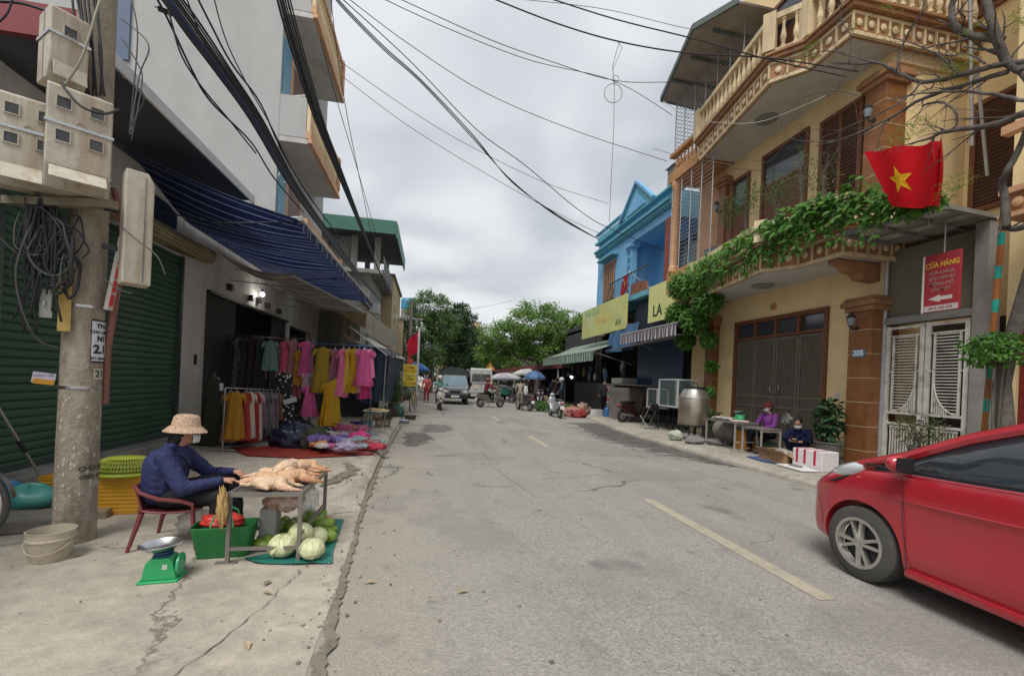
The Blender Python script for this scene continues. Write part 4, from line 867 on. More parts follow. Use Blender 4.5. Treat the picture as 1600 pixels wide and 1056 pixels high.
def leafshape(b,c,d,n,s,wd=.5,segs=1):
 d=d.normalized();n=(n-d*n.dot(d))
 if n.length<1e-3:n=d.orthogonal()
 n.normalize();t=d.cross(n)
 p0=c;p1=c+d*s*.45+t*s*wd*.5-n*s*.08;p2=c+d*s-n*s*.22;p3=c+d*s*.45-t*s*wd*.5-n*s*.08;m=c+d*s*.5+n*s*.05
 b.add([p0,p1,p2,p3,m],[(0,1,4),(1,2,4),(2,3,4),(3,0,4)])
def rv(rnd):
 while True:
  v=Vector((rnd.uniform(-1,1),rnd.uniform(-1,1),rnd.uniform(-1,1)))
  if.05<v.length<1:return v.normalized()
def leaves(b,rnd,c,r,n,s,wd=.5,droop=.3):
 for _ in range(n):
  v=rv(rnd);p=Vector(c)+Vector((v.x*r[0],v.y*r[1],v.z*r[2]))*(rnd.random()**.45)
  d=(rv(rnd)+v*.5);d.z-=droop;nn=Vector((0,0,1))+rv(rnd)*.7;leafshape(b,p,d,nn,s*rnd.uniform(.6,1.3),wd)
def crown(b,rnd,blobs,ncl,per,s,cl=.4,wd=.5):
 tot=sum(q[1][0]*q[1][1]+q[1][1]*q[1][2]for q in blobs);cen=[]
 for c,r in blobs:
  k=int(ncl*(r[0]*r[1]+r[1]*r[2])/tot)
  for _ in range(k):
   v=rv(rnd);rad=.45+.6*rnd.random()**.6;p=Vector(c)+Vector((v.x*r[0],v.y*r[1],v.z*r[2]))*rad;cen.append(p)
   q=cl*rnd.uniform(.6,1.4);leaves(b,rnd,p,(q,q,q*.55),int(per*rnd.uniform(.6,1.3)),s,wd)
 return cen
def tree(name,label,base,blobs,m,ncl,per,s,trunk_r=.2,lean=(0,0),seed=1,cl=.4,group=None,bark=None):
 rnd=random.Random(seed);base=Vector(base);t=T(name,label,'tree',tuple(base),group,world=True)
 b=MB();cen=crown(b,rnd,blobs,ncl,per,s,cl);b.build('crown',m,t,fix=False)
 b=MB();top=Vector((base.x+lean[0],base.y+lean[1],min(c[2]-r[2]*.5 for c,r in blobs)))
 b.tube([base,base.lerp(top,.5)+Vector((.06,0,0)),top],[trunk_r*1.2,trunk_r,trunk_r*.8],10)
 for c,r in blobs:
  c=Vector(c);mid=top.lerp(c,.5)+rv(rnd)*.3;b.tube([top,mid,c+Vector((0,0,r[2]*.4))],[trunk_r*.55,trunk_r*.4,trunk_r*.15],7)
  near=[p for p in cen if(p-c).length<max(r)*1.1][:26]
  for p in near:b.tube([mid.lerp(c,rnd.random()),(mid+p)/2+rv(rnd)*.2,p],[trunk_r*.16,trunk_r*.1,.012],5)
 b.build('trunk',bark or M_bark,t,smooth=True);return t
M_bark=mat('bark',(.13,.11,.09),.95,.3,6,.6,20)
M_lfa=leafmat('feathery_leaf',(.075,.17,.03),(.24,.40,.09));M_lfd=leafmat('dark_leaf',(.026,.062,.026),(.07,.14,.045));M_lfm=leafmat('mid_leaf',(.05,.11,.03),(.15,.26,.075));M_vine=leafmat('vine_leaf',(.03,.10,.015),(.13,.30,.045),trans=.3)
tree('street_tree','wide light green feathery tree leaning over the street right of centre',(7.4,30,0),[((5.1,30,4.7),(2.0,1.8,.9)),((7.3,30.3,5.7),(2.3,2,1.5)),((9.0,29.5,5.1),(1.8,1.8,1.5)),((4.4,31,3.4),(1.2,1.5,.8)),((6.4,30.5,3.9),(1.2,1.4,.6)),((8.3,29.5,3.6),(1.4,1.4,.7)),((10.2,28.5,5.3),(1.2,1.3,1.1))],M_lfa,600,50,.17,.14,seed=3,cl=.42)
tree('loose_tree','loose open-crowned green tree on the left beside the far poles',(.2,45,0),[((-.3,45,8.6),(2.2,2,1.5)),((.9,45,6.6),(1.8,2,1.6)),((-1.2,44,6.2),(1.4,1.6,1.4)),((-.4,44.5,3.8),(1.9,1.8,1.8))],M_lfm,420,40,.2,.2,seed=5,cl=.5)
tree('dense_tree','dense dark evergreen tree rising behind the loose tree',(3.0,50,0),[((3.0,50,8.3),(1.7,1.8,1.6)),((2.0,50,6.5),(1.9,1.8,1.8)),((4.4,50,6.2),(1.5,1.8,2.0)),((3.2,50,3.6),(2.6,2,2.2))],M_lfd,520,42,.24,.25,seed=6,cl=.5)
tree('dense_tree','dark green tree mass behind the white minibus',(8.0,64,0),[((6,64,5.4),(2.4,2,2.0)),((9.4,64,5.2),(2.4,2,1.9)),((7.4,64,2.9),(3.4,2,2.2)),((11.5,63,3.0),(2.8,2,2.2))],M_lfd,520,42,.28,.22,seed=8,cl=.6)
tree('dense_tree','yellow green tree glimpsed far behind the street tree trunk',(13,55,0),[((12,55,4.2),(2.8,2,2.4)),((15,54,3.6),(2.8,2,2.2)),((18,50,4.2),(3.4,2,2.6))],leafmat('pale_leaf',(.09,.16,.03),(.2,.32,.08)),420,40,.26,.2,seed=9,cl=.6)
tree('dense_tree','small dark tree at the left kerb far down the street',(-2.0,60,0),[((-2.4,60,4.2),(2.6,2,2.4)),((.4,62,3.4),(2.6,2,2.4))],M_lfd,300,40,.26,.2,seed=10,cl=.6)
wall_house('distant_house','pale distant house peeking between the tree crowns',3.2,8.6,78,84,11.6,M_peachL,[(5.0,6.2,8.6,10.2,'F'),(7,8,8.6,10.2,'F')])
wall_house('small_beige_house','small beige house wall behind the tarpaulin truck',.95,2.55,53,56,4.4,M_peachL,[])
wall_house('end_house','low dark house closing the far end of the street',9.5,30,70,80,5,M_conc,[])
V=T('climbing_vine','leafy green vine climbing the yellow house and draping over its lower balcony','vine',(7.6,12.4,.13),world=True)
b=MB();rnd=random.Random(11)
sp_=[at_x(1472,300,7.25),at_x(1405,312,7.2),at_x(1340,305,7.15),at_x(1280,325,7.0),at_x(1235,345,6.95),at_x(1190,370,7.0),at_x(1140,400,7.15),at_x(1095,425,7.3),at_x(1065,445,7.4)]
rr=[.12,.24,.42,.38,.42,.48,.52,.52,.50]
for i in range(len(sp_)-1):
 n=(120,200,260,280,280,300,320,320)[i]
 for k in range(n):
  t=rnd.random();p=sp_[i].lerp(sp_[i+1],t);r=rr[i]*(1-t)+rr[i+1]*t;v=rv(rnd)*r*rnd.random()**.5;v.x*=.6
  p=p-Vector((0,0,.06));d=rv(rnd)+Vector((-.8,-.3,-.8));leafshape(b,p+v,d,Vector((-.5,-.2,1))+rv(rnd)*.5,rnd.choice((.07,.12,.15,.18,.23))*rnd.uniform(.8,1.15),.62)
for _ in range(34):
 i=rnd.randrange(1,8);p=sp_[i].lerp(sp_[i+1],rnd.random())+Vector((-.1,0,-.2));q=rnd.uniform(.2,.6)
 for k in range(int(q*34)):leafshape(b,p+Vector((rnd.uniform(-.06,.06),rnd.uniform(-.06,.06)+.04*sin(k),-q*rnd.random())),rv(rnd)+Vector((-.5,-.2,-.9)),Vector((-.5,-.2,1))+rv(rnd)*.5,rnd.uniform(.06,.15),.62)
hang=[(at_x(1065,445,7.4),.42),(at_x(1060,490,7.45),.40),(at_x(1085,500,7.5),.42),(at_x(1072,530,7.7),.30),(at_x(1105,470,7.5),.40),(at_x(1108,530,7.9),.24),(at_x(1112,570,8.1),.16),(at_x(1110,610,8.1),.14),(at_x(1105,640,8.1),.14)]
for p,r in hang:
 for k in range(int(2600*r**1.5)+160):
  v=rv(rnd)*r*rnd.random()**.45;leafshape(b,p+v,rv(rnd)+Vector((-.6,-.3,-.8)),Vector((-.5,-.2,1))+rv(rnd)*.6,rnd.uniform(.08,.17),.62)
b.build('foliage',M_vine,V,fix=False)
b=MB();b.tube([at_x(1108,660,8.15),at_x(1108,600,8.1),at_x(1100,530,7.9),at_x(1075,470,7.5)]+sp_[::-1],.018,6)
for i in range(8):p=sp_[i];b.tube([p,p+Vector((-.1,.1,-.2)),p+Vector((-.15,.05,-.5))],.006,5)
b.build('stem',M_bark,V,smooth=True)
for i,(px,py,r,l)in enumerate(((1140,325,.30,'dark shrub on the lower balcony beside the barred loggia'),(1168,305,.32,'dark shrub on the lower balcony under the narrow window'),(1215,295,.34,'dark shrub on the lower balcony before the middle window'),(1255,265,.25,'thin twiggy plant right of the middle window'),(1290,262,.3,'thin twiggy plant before the louvred shutters'))):
 c=at_x(px,py,7.6);t=T('balcony_plant',l,'potted plant',(c.x,c.y,4.75),'plants on the lower balcony',world=True);b=MB();rnd=random.Random(40+i);leaves(b,rnd,c,(r,r,r*1.3),420 if i<3 else 130,.055,.4);leaves(b,rnd,c-Vector((0,0,.3)),(r,r,r),150,.055,.4);b.build('foliage',M_lfm if i<3 else leafmat('grey_leaf',(.08,.11,.05),(.2,.24,.12)),t,fix=False)
 b=MB();b.lathe([(.09,4.75),(.14,5.02),(.15,5.02),(.12,4.97)],(c.x,c.y,0),14);b.build('pot',mat('clay_pot',(.3,.13,.08),.8),t)
 b=MB();[b.tube([(c.x,c.y,5.0),(c.x+rnd.uniform(-.1,.1),c.y,c.z-.1),tuple(c+rv(rnd)*r)],.008,5)for _ in range(6)];b.build('stem',M_bark,t)
BT=T('bare_tree','nearly leafless tree with twisting grey branches at the right edge behind the car','tree',(6.95,4.15,.13),world=True)
b=MB();rnd=random.Random(21)
M_bk2=mat('grey_bark',(.10,.085,.075),.95,.3,8,.6,30,stain=(.2,.19,.17),stain_amt=.5,stain_scale=4)
def br(pts,r0,r1,x0,x1,twigs=3,sub=True):
 P=[];n=len(pts)
 for i,(px,py)in enumerate(pts):P.append(at_x(px,py,x0+(x1-x0)*i/(n-1)+.04*sin(i*2.3)))
 Q=[]
 for i in range(n-1):
  a=P[max(i-1,0)];p,q=P[i],P[i+1];c=P[min(i+2,n-1)]
  for k in range(5):
   t=k/5;Q.append(.5*((2*p)+(-a+q)*t+(2*a-5*p+4*q-c)*t*t+(-a+3*p-3*q+c)*t**3)+rv(rnd)*.006)
 Q.append(P[-1]);L_=len(Q);b.tube(Q,[r0+(r1-r0)*k/(L_-1)for k in range(L_)],7)
 for _ in range(int(twigs*1.6)+1):
  k=rnd.randrange(2,L_-1);d=(Q[k]-Q[k-1]).normalized();s=(d+rv(rnd)*.9);s.x*=.6;ln=rnd.uniform(.25,.7);r=max(.004,(r0+(r1-r0)*k/L_)*.35)
  p=Q[k];pts2=[p]
  for j in range(4):s=(s+rv(rnd)*.35);p=p+s.normalized()*ln/4;pts2.append(p)
  b.tube(pts2,[r,r*.8,r*.6,r*.45,r*.3],5)
  if rnd.random()<.7:s2=s+rv(rnd);b.tube([pts2[2],pts2[2]+s2.normalized()*.12,pts2[2]+s2.normalized()*.2+rv(rnd)*.06],[r*.5,r*.4,r*.25],4)
T0=Vector((6.95,4.12,.13))
b.tube([T0,Vector((6.92,4.13,.8)),at_x(1566,600,6.9),at_x(1578,540,6.9),at_x(1604,450,6.9),at_x(1640,330,6.8),at_x(1650,200,6.7),at_x(1625,140,6.6),at_x(1600,112,6.5)],[.13,.095,.08,.075,.07,.065,.06,.056,.05],10)
br([(1600,112),(1572,95),(1556,55),(1540,0),(1530,-60)],.05,.04,6.5,6.3,5)
br([(1566,62),(1515,55),(1490,35),(1488,8),(1500,-30)],.045,.03,6.4,6.2,4)
br([(1600,98),(1560,102),(1500,118),(1440,128),(1400,112),(1370,98),(1340,100),(1300,98)],.035,.012,6.5,5.9,9)
br([(1575,112),(1500,135),(1440,155),(1400,180),(1360,200),(1310,220),(1275,228)],.03,.007,6.5,5.8,9)
br([(1605,175),(1550,195),(1480,205),(1455,215),(1420,226)],.042,.01,6.6,6.1,6)
br([(1602,158),(1540,146),(1480,143),(1430,148),(1380,160)],.022,.006,6.5,6.0,6)
br([(1440,128),(1420,150),(1380,175),(1340,192),(1300,210)],.013,.005,6.0,5.7,4)
br([(1440,165),(1470,160),(1490,172),(1496,190),(1490,200)],.014,.012,6.2,6.2,1)
br([(1605,200),(1590,240),(1572,270),(1566,285),(1570,310),(1572,356)],.03,.042,6.7,6.8,1)
br([(1562,355),(1582,357),(1606,352),(1640,330)],.03,.045,6.8,6.8,0)
br([(1370,98),(1330,88),(1290,80),(1250,92),(1225,96)],.012,.004,5.9,5.7,5)
br([(1400,112),(1415,60),(1440,20),(1447,-10)],.012,.008,6.1,6.0,4)
br([(1325,100),(1330,60),(1312,30),(1318,0)],.008,.004,5.9,5.8,3)
br([(1340,150),(1300,140),(1260,150),(1235,165)],.008,.003,5.8,5.7,3)
br([(1310,220),(1262,221),(1235,215),(1208,190)],.007,.003,5.8,5.7,2);br([(1235,215),(1205,250),(1190,253),(1175,242)],.006,.003,5.7,5.65,1)
br([(1500,118),(1470,90),(1430,70),(1395,60)],.014,.005,6.2,6.0,5);br([(1540,100),(1510,85),(1480,88),(1455,80)],.012,.005,6.3,6.1,4)
b.build('trunk',M_bk2,BT,smooth=2)
b=MB()
for px,py,n,x in((1418,205,22,6.0),(1440,195,22,6.0),(1405,215,14,5.9),(1500,95,26,6.2),(1485,115,20,6.2),(1270,78,20,5.8),(1255,85,16,5.7),(1225,130,10,5.7),(1258,160,12,5.7),(1392,10,14,6),(1340,40,12,5.9),(1500,280,30,6.5),(1480,300,24,6.5),(1248,240,10,5.7),(1530,50,20,6.3),(1590,30,24,6.4),(1395,45,12,6)):
 c=at_x(px,py,x)
 for k in range(n):
  d=rv(rnd)*.10;p=c+d;s=rv(rnd);s.z*=.4
  for j in range(5):leafshape(b,p+s*.025*j,(s.cross(Vector((0,0,1))))*(1 if j%2 else-1)+rv(rnd)*.2,Vector((0,0,1))+rv(rnd)*.3,.035,.35)
b.build('leaf_sprigs',leafmat('young_leaf',(.12,.2,.03),(.28,.36,.07)),BT,fix=False)
def bush(name,label,c,r,m,n,s,wd,seed,pot=None,group=None,cat='potted plant'):
 rnd=random.Random(seed);t=T(name,label,cat,(c[0],c[1],gz(c[0],c[1])),group,world=True);b=MB()
 leaves(b,rnd,c,r,n,s,wd);b.build('foliage',m,t,fix=False)
 b=MB();z0=gz(c[0],c[1])+(pot[1]if pot else 0)
 for k in range(9):v=rv(rnd);b.tube([(c[0],c[1],z0-.03),(c[0]+v.x*r[0]*.3,c[1]+v.y*r[1]*.3,c[2]-r[2]*.3),(c[0]+v.x*r[0]*.8,c[1]+v.y*r[1]*.8,c[2]+v.z*r[2]*.7)],.007,5)
 b.build('stem',M_bark,t)
 if pot:
  b=MB();z=gz(c[0],c[1]);R,h_=pot;b.lathe([(R*.72,z),(R,z+h_*.94),(R*1.06,z+h_*.94),(R*1.06,z+h_),(R*.95,z+h_),(R*.9,z+h_*.9),(0,z+h_*.88)],(c[0],c[1],0),20);b.build('pot',pot_m,t,smooth=True)
 return t
pot_m=mat('grey_pot',(.13,.12,.11),.85,.2,5,.3,30)
bush('potted_shrub','potted shrub with large dark round leaves in a grey pot beside the brown pillar',(7.95,7.55,.98),(.22,.24,.45),leafmat('big_leaf',(.018,.05,.018),(.05,.12,.04),.3,.15),330,.13,.8,51,(.24,.45))
bush('green_bush','bright green bushy plant wrapped round the bare tree trunk',(6.8,4.2,2.15),(.40,.33,.22),M_vine,900,.07,.6,52,None,cat='bush')
bush('weedy_bush','brownish green weeds in front of the white iron gate',(8.0,5.9,1.0),(.3,.4,.3),leafmat('weed_leaf',(.06,.08,.03),(.16,.17,.07)),500,.08,.25,53,(.16,.6))
bush('spiky_plant','spiky leaved plant at the foot of the climbing vine',(8.1,11.6,.62),(.4,.4,.22),leafmat('spiky_leaf',(.05,.10,.04),(.14,.2,.09)),160,.28,.14,54,(.22,.38))
PY_=4.32;PXp=-2.87
M_pole=mat('weathered_concrete_pole',(.33,.285,.225),.9,.28,9,.6,30,stain=(.14,.11,.08),stain_amt=.85,stain_scale=3.2,stretch=(1.4,1.4,.5))
UP=T('utility_pole','thick weathered concrete utility pole with painted numbers at the left','utility pole',(PXp,PY_,0),world=True)
b=MB();b.lathe([(.139,-.02),(.129,2.6),(.12,4.8),(.108,7.6),(0,7.6)],(PXp,PY_,0),36);b.build('pole_shaft',M_pole,UP,smooth=True)
VD=(Vector((0,0,0))-Vector((PXp,PY_,0))).normalized();VX=Vector((-VD.y,VD.x,0));
if VX.x<0:VX=-VX
def onpole(ang,z,lift=.003):
 r=.139-.0039*z+lift;d=VD*cos(ang)+VX*sin(ang);return Vector((PXp,PY_,z))+d*r,d
for z in(1.28,1.95,3.05,3.66):r=.139-.004*z;b=MB();b.lathe([(r+.004,z),(r+.007,z),(r+.007,z+.022),(r+.004,z+.022)],(PXp,PY_,0),30);b.build('steel_strap',M_steel,UP)
rn_=random.Random(3)
b=MB()
for k in range(70):
 a=rn_.uniform(-1.3,1.4);z=rn_.uniform(.3,1.35);s_=rn_.uniform(.006,.022);P_=[onpole(a+s_*5*cos(q)*rn_.uniform(.6,1.3),z+s_*sin(q)*rn_.uniform(.6,1.5),.0025)[0]for q in(0,1,2,3,4,5)];b.add(P_,[(0,1,2,3,4,5)])
b.build('glue_remains',mat('paper_scraps',(.46,.43,.38),.9,.3,30),UP,fix=False)
def pole_patch(a0,a1,z0,z1,m,name,lift=.004):
 b=MB();b.grid(lambda u,v:onpole(a0+(a1-a0)*u,z0+(z1-z0)*v,lift)[0],10,3);return b.build(name,m,UP,fix=False)
pole_patch(.35,1.45,1.50,1.86,mat('sticker_black',(.03,.03,.03),.6),'sticker_border',.003)
pole_patch(.38,1.42,1.515,1.845,mat('sticker_white',(.62,.64,.66),.5,.06,9),'number_sticker',.005)
pole_patch(.55,1.25,1.36,1.45,mat('painted_patch',(.48,.46,.38),.8,.2,12),'painted_patch',.003)
M_ink=mat('black_ink',(.015,.015,.02),.6)
def pole_text(s,size,ang,z,m=M_ink,bold=0,lift=.007):
 p,d=onpole(ang,z,lift);xd=Vector((-d.y,d.x,0));
 if xd.dot(VX)<0:xd=-xd
 text_obj(s,size,m,UP,loc=p,xdir=xd,bold=bold,depth=.0006,wrap=.139-.0039*z+lift)
pole_text('TBA',.05,.93,1.805,bold=.002);pole_text('CHU LAM',.036,.85,1.755,bold=.001);pole_text('N1',.062,.95,1.70,bold=.003);pole_text('2.1',.098,.9,1.61,bold=.004);pole_text('ĐT: 024.222',.03,.9,1.535,bold=.001)
pole_text('21',.08,.9,1.405,bold=.001)
sil=mat('stencil_dark',(.06,.055,.05),.8,.3,30)
pole_text('CHO XE',.055,.75,.62,sil,.002);pole_text('0983 412',.05,.75,.55,sil,.001);pole_text('557',.05,.8,.48,mat('stencil_pale',(.5,.48,.44),.8),.001)
b=MB();p0,d0=onpole(1.35,2.9,.02);b.tube([onpole(1.3,3.0,.03)[0],onpole(1.4,2.6,.05)[0]+Vector((.06,0,0)),onpole(1.5,2.2,.03)[0]+Vector((.05,0,0)),onpole(1.55,1.6,.02)[0],onpole(1.6,1.15,.02)[0]],.026,10);b.build('conduit',mat('brown_conduit',(.22,.10,.075),.6),UP,smooth=True)
b=MB();p,d=onpole(-.75,1.95,.035);b.obox(p,(.075,.06,.42),atan2(VX.y,VX.x));b.build('wooden_batten',mat('yellow_batten',(.48,.33,.11),.8,.2,5),UP)
b=MB();p,d=onpole(-1.2,1.95,.06);b.obox(p-VX*.04,(.07,.05,.22),atan2(VX.y,VX.x));b.obox(p-VX*.055+VD*.02,(.04,.03,.04));b.build('junction_box',cm((.42,.42,.40),'p'),UP)
b=MB();p,d=onpole(-1.35,1.36,.01);c=p-VX*.075;b.obox(c,(.13,.004,.085),atan2(VX.y,VX.x),0,.12);t1=b.build('paper_tag',mat('paper_tag',(.5,.46,.55),.8,.2,30),UP)
b=MB();b.obox(c+VD*.003-Vector((0,0,.03))+VX*.0,(.12,.004,.04),atan2(VX.y,VX.x),0,.12);b.build('orange_strip',cm((.62,.30,.05),'c'),t1)
text_obj('KHOAN CẮT',.02,mat('tag_ink',(.12,.05,.2),.8),t1,loc=c+VD*.004+Vector((0,0,.02)),xdir=VX,ydir=(0,0,1),depth=.0004)
rw=T('striped_bar','red and white striped plastic bar leaning against the pole','bar',tuple(onpole(.9,1.95,.05)[0]))
b=MB();A_,B_=Vector((0,0,0)),Vector((.09,0,.62));b.bar(A_,B_,.06,.03);b.build('body',mat('bar_white',(.62,.58,.54),.5,.1,9),rw)
b=MB();
for k in range(5):q0=A_.lerp(B_,.05+k*.19);b.bar(q0+Vector((.018,-.012,0)),A_.lerp(B_,.05+k*.19+.155)+Vector((.018,-.012,0)),.03,.02)
b.build('red_block',cm((.55,.03,.03),'p'),rw)
M_mb=mat('aged_meter_plastic',(.50,.46,.38),.6,.14,8,.15,40,stain=(.28,.19,.11),stain_amt=.75,stain_scale=5,streak=True)
M_mbw=mat('meter_window',(.07,.07,.075),.2,.35,9)
def meter_box(label,c,size,rz,tilt=0,rows=2,cols=2,flap=.5,seed=0):
 w_,d_,h_=size;t=T('meter_box',label,'electric meter box',c,'electric meter boxes on the pole',rz=rz);t.rotation_euler=(tilt,0,rz)
 b=MB();b.prism([(-d_/2,h_*.22),(-d_/2,h_),(-d_/2+.03,h_+.02),(d_/2,h_),(d_/2,0),(-d_/2+.05,0)],-w_/2,w_/2,'x');bd=b.build('case',M_mb,t,bevel=.01)
 b=MB();b.box(-w_/2-.004,w_/2+.004,-.01,.004,.01,h_-.01);b.build('seam',mat('seam_grey',(.3,.28,.24),.7),bd)
 for r in range(rows):
  for q in range(cols):
   x=(-.25+.5*q)*w_ if cols==2 else 0;z=h_*(.84-.33*r)if rows==2 else h_*.72;s=w_*.2 if cols==2 else w_*.32
   b=MB();b.box(x-s*.5,x+s*.5,-d_/2-.004,-d_/2,z-s*.55,z+s*.55);wn=b.build('window',M_mbw,t)
   b=MB();f=.008
   b.box(x-s*.5-f,x-s*.5,-d_/2-.01,-d_/2+.002,z-s*.55-f,z+s*.55+f);b.box(x+s*.5,x+s*.5+f,-d_/2-.01,-d_/2+.002,z-s*.55-f,z+s*.55+f);b.box(x-s*.5,x+s*.5,-d_/2-.01,-d_/2+.002,z+s*.55,z+s*.55+f);b.box(x-s*.5,x+s*.5,-d_/2-.01,-d_/2+.002,z-s*.55-f,z-s*.55);b.build('window_frame',M_mb,wn)
 b=MB();b.tube([(.02*cos(a*pi/8),-d_/2-.002,h_*.66+.02*sin(a*pi/8))for a in range(16)],.003,5,closed=True);b.build('emblem_ring',mat('emblem_rust',(.36,.26,.15),.7),t)
 b=MB();b.box(-w_*.44,w_*.40,-d_/2+.02,-d_/2+.03,-h_*.03,h_*.12);
 fl=MB();fl.obox((0,-d_/2-.03-.05*flap,h_*.12),(w_*.86,.012,h_*.22),0,-.9*flap-.1);fl.build('flap',M_mb,t,bevel=.004)
 b=MB();b.box(-w_*.42,w_*.42,-d_/2+.045,-d_/2+.055,.015,h_*.2);b.build('terminal_recess',M_dark,t)
 b=MB();b.box(-w_/2-.008,w_/2+.008,-d_/2-.008,d_/2+.01,h_*.62,h_*.62+.02);b.build('steel_strap',M_steel,t);return t
VR=atan2(VX.y,VX.x)
meter_box('four window cream meter box on the left side of the pole',(-3.10,4.05,2.80),(.34,.2,.66),VR-.05)
meter_box('four window cream meter box in front of the pole, with its flap hanging open',(-2.73,3.98,2.78),(.36,.24,.74),VR+.05,flap=.8)
meter_box('single window pale meter box above the two wide ones',(-2.87,4.0,3.60),(.22,.24,.52),VR+.3,.0,1,1,.1)
cb_=T('cable_cabinet','tall narrow cream cabinet strapped to the right side of the pole','cabinet',(-2.385,4.1,2.14),rz=VR+.1)
b=MB();b.prism([(-.09,0),(.09,0),(.09,.82),(.05,.9),(-.09,.9)],-.09,.09,'y');b.build('case',M_mb,cb_,bevel=.008)
b=MB();b.box(.03,.038,-.095,.095,.02,.86);b.build('seam',M_conc,cb_)
b=MB();b.box(-.2,-.11,-.02,.02,.25,.29);b.box(-.2,-.11,-.02,.02,.55,.59);b.build('bracket',M_blk,cb_)
b=MB();b.bar((-3.3,4.12,2.73),(-2.45,3.95,2.73),.06,.06);b.build('cross_arm',mat('rusty_arm',(.2,.17,.12),.8,.2,8),UP)
rnd=random.Random(31);M_cab=mat('black_cable',(.022,.022,.025),.6,.2,10);M_cabg=mat('grey_cable',(.07,.07,.07),.6,.2,10);M_cabn=mat('navy_cable',(.02,.028,.07),.5)
def cable(pts,r=.012,m=None,label='',group=None,name='cable',n=6,smooth_=6):
 P=[Vector(p)for p in pts];Q=[]
 for i in range(len(P)-1):
  a=P[max(i-1,0)];p,q=P[i],P[i+1];c=P[min(i+2,len(P)-1)]
  for k in range(smooth_):t=k/smooth_;Q.append(.5*((2*p)+(-a+q)*t+(2*a-5*p+4*q-c)*t*t+(-a+3*p-3*q+c)*t**3))
 Q.append(P[-1]);b=MB();b.tube(Q,r,n);o=b.build(name,m or M_cab,smooth=2);return tag(o,label,'cable',group)
for i in range(16):
 cx,cz=-2.93+rnd.uniform(-.13,.12),2.35+rnd.uniform(-.2,.25);R1,R2=rnd.uniform(.05,.16),rnd.uniform(.12,.32);y0=4.08+rnd.uniform(-.06,.03);ph=rnd.random()*6
 pts=[Vector((cx+R1*cos(ph+k*.55)*(1+.15*sin(k*1.7+i)),y0+.02*sin(k+i)-(.0),cz+R2*sin(ph+k*.55)))for k in range(rnd.randrange(8,16))]
 if i%3==0:pts.append(pts[-1]+Vector((rnd.uniform(-.2,0),0,-.35)))
 cable(pts,rnd.choice((.006,.009,.011)),rnd.choice((M_cab,M_cab,M_cabg)),'loop of black cable tangled on the pole below the meter boxes','cable loops tangled on the pole')
for i in range(8):
 x=-3.12+i*.03;cable([(x,4.06,2.75),(x+rnd.uniform(-.04,.04),4.04,2.5),(x+rnd.uniform(-.08,.06),4.05,2.2),(x+rnd.uniform(-.1,.1),4.08,1.9-rnd.random()*.2)],.008,M_cab,'black cable hanging straight down left of the pole','cables hanging from the meter boxes')
cable([at_y(70,310,4.05),at_y(25,420,4.0),at_y(50,520,4.05),at_y(92,545,4.15)],.008,M_cabg,'grey cable looping out left and down to the paper tag')
cable([at_y(0,372,4.2),at_y(30,398,4.1),at_y(60,395,4.1),at_y(75,370,4.1)],.007,M_cab,'thin black cable entering from the left edge')
cable([at_y(162,435,4.0),at_y(185,452,3.9),at_y(207,459,3.85)],.004,M_cabg,'short wire end sticking out right below the striped bar')
cable([at_y(175,340,4.0),at_y(210,372,3.9),at_y(245,400,3.85),at_y(258,430,3.85)],.005,M_cabg,'thin wire drooping right from the tall cabinet')
cable([at_y(95,130,3.8),at_y(125,165,3.75),at_y(160,178,3.8),at_y(185,172,3.95)],.009,M_cab,'black cable drooping below the upper meter box to the right')
cable([at_y(160,-10,3.9),at_y(150,20,3.85),at_y(128,90,3.8),at_y(100,135,3.8)],.008,mat('pale_cable',(.3,.29,.22),.6),'pale cable crossing the upper meter box')
cable([at_y(0,3,4.2),at_y(35,6,4.1),at_y(80,20,4.0)],.01,M_cab,'black cable from the top left corner to the upper meter box')
cable([at_y(22,-10,4.0),at_y(12,20,4.0),at_y(-5,38,4.0)],.007,M_cab,'thin cable at the top left corner')
for i in range(7):
 x0=112+i*6;cable([at_y(x0,-15,4.12),at_y(x0+8+rnd.uniform(-4,4),40,4.1),at_y(x0+12+rnd.uniform(-5,5),95,4.08),at_y(x0+15,150,4.1)],.009,M_cab,'black cable running down the pole beside the upper meter box','cables running down the pole top')
for i,(a,c_,d_)in enumerate((((190,30),(232,70),(218,118)),((205,0),(215,60),(203,200)),((192,120),(225,150),(208,190)),((190,60),(215,100),(222,130)))):
 cable([at_y(*a,4.2),at_y(*c_,4.2),at_y(*d_,4.2),at_y(205,195+i*8,4.1)],.005,M_cabg,'thin grey wire looping right of the pole top','wires looping right of the pole top')
ORD=['leftmost','second from the left','third from the left','fourth from the left','fifth from the left','rightmost']
def oc(px,x0,x1,r,label,group=None,m=None,y=False):
 n=len(px);f=at_y if y else at_x
 return cable([f(p[0],p[1],x0+(x1-x0)*i/(n-1))for i,p in enumerate(px)],r,m,label,group,name='overhead_cable')
g1='thick cable bundle along the left facades'
for i in range(6):
 d=i*5-12;oc([(440+d*.8,-30),(443+d*.8,0),(470+d*.7,98),(500+d*.5,192),(530+d*.35,268),(560+d*.2,343),(590,418),(612,468)],-2.35-.05*(i%2),-1.7,(.017,.014,.02,.012,.016,.012)[i],ORD[i]+' cable in the black bundle along the left balconies',g1,M_cab)
g2='cable bundle sagging from the pole top past the blue awning'
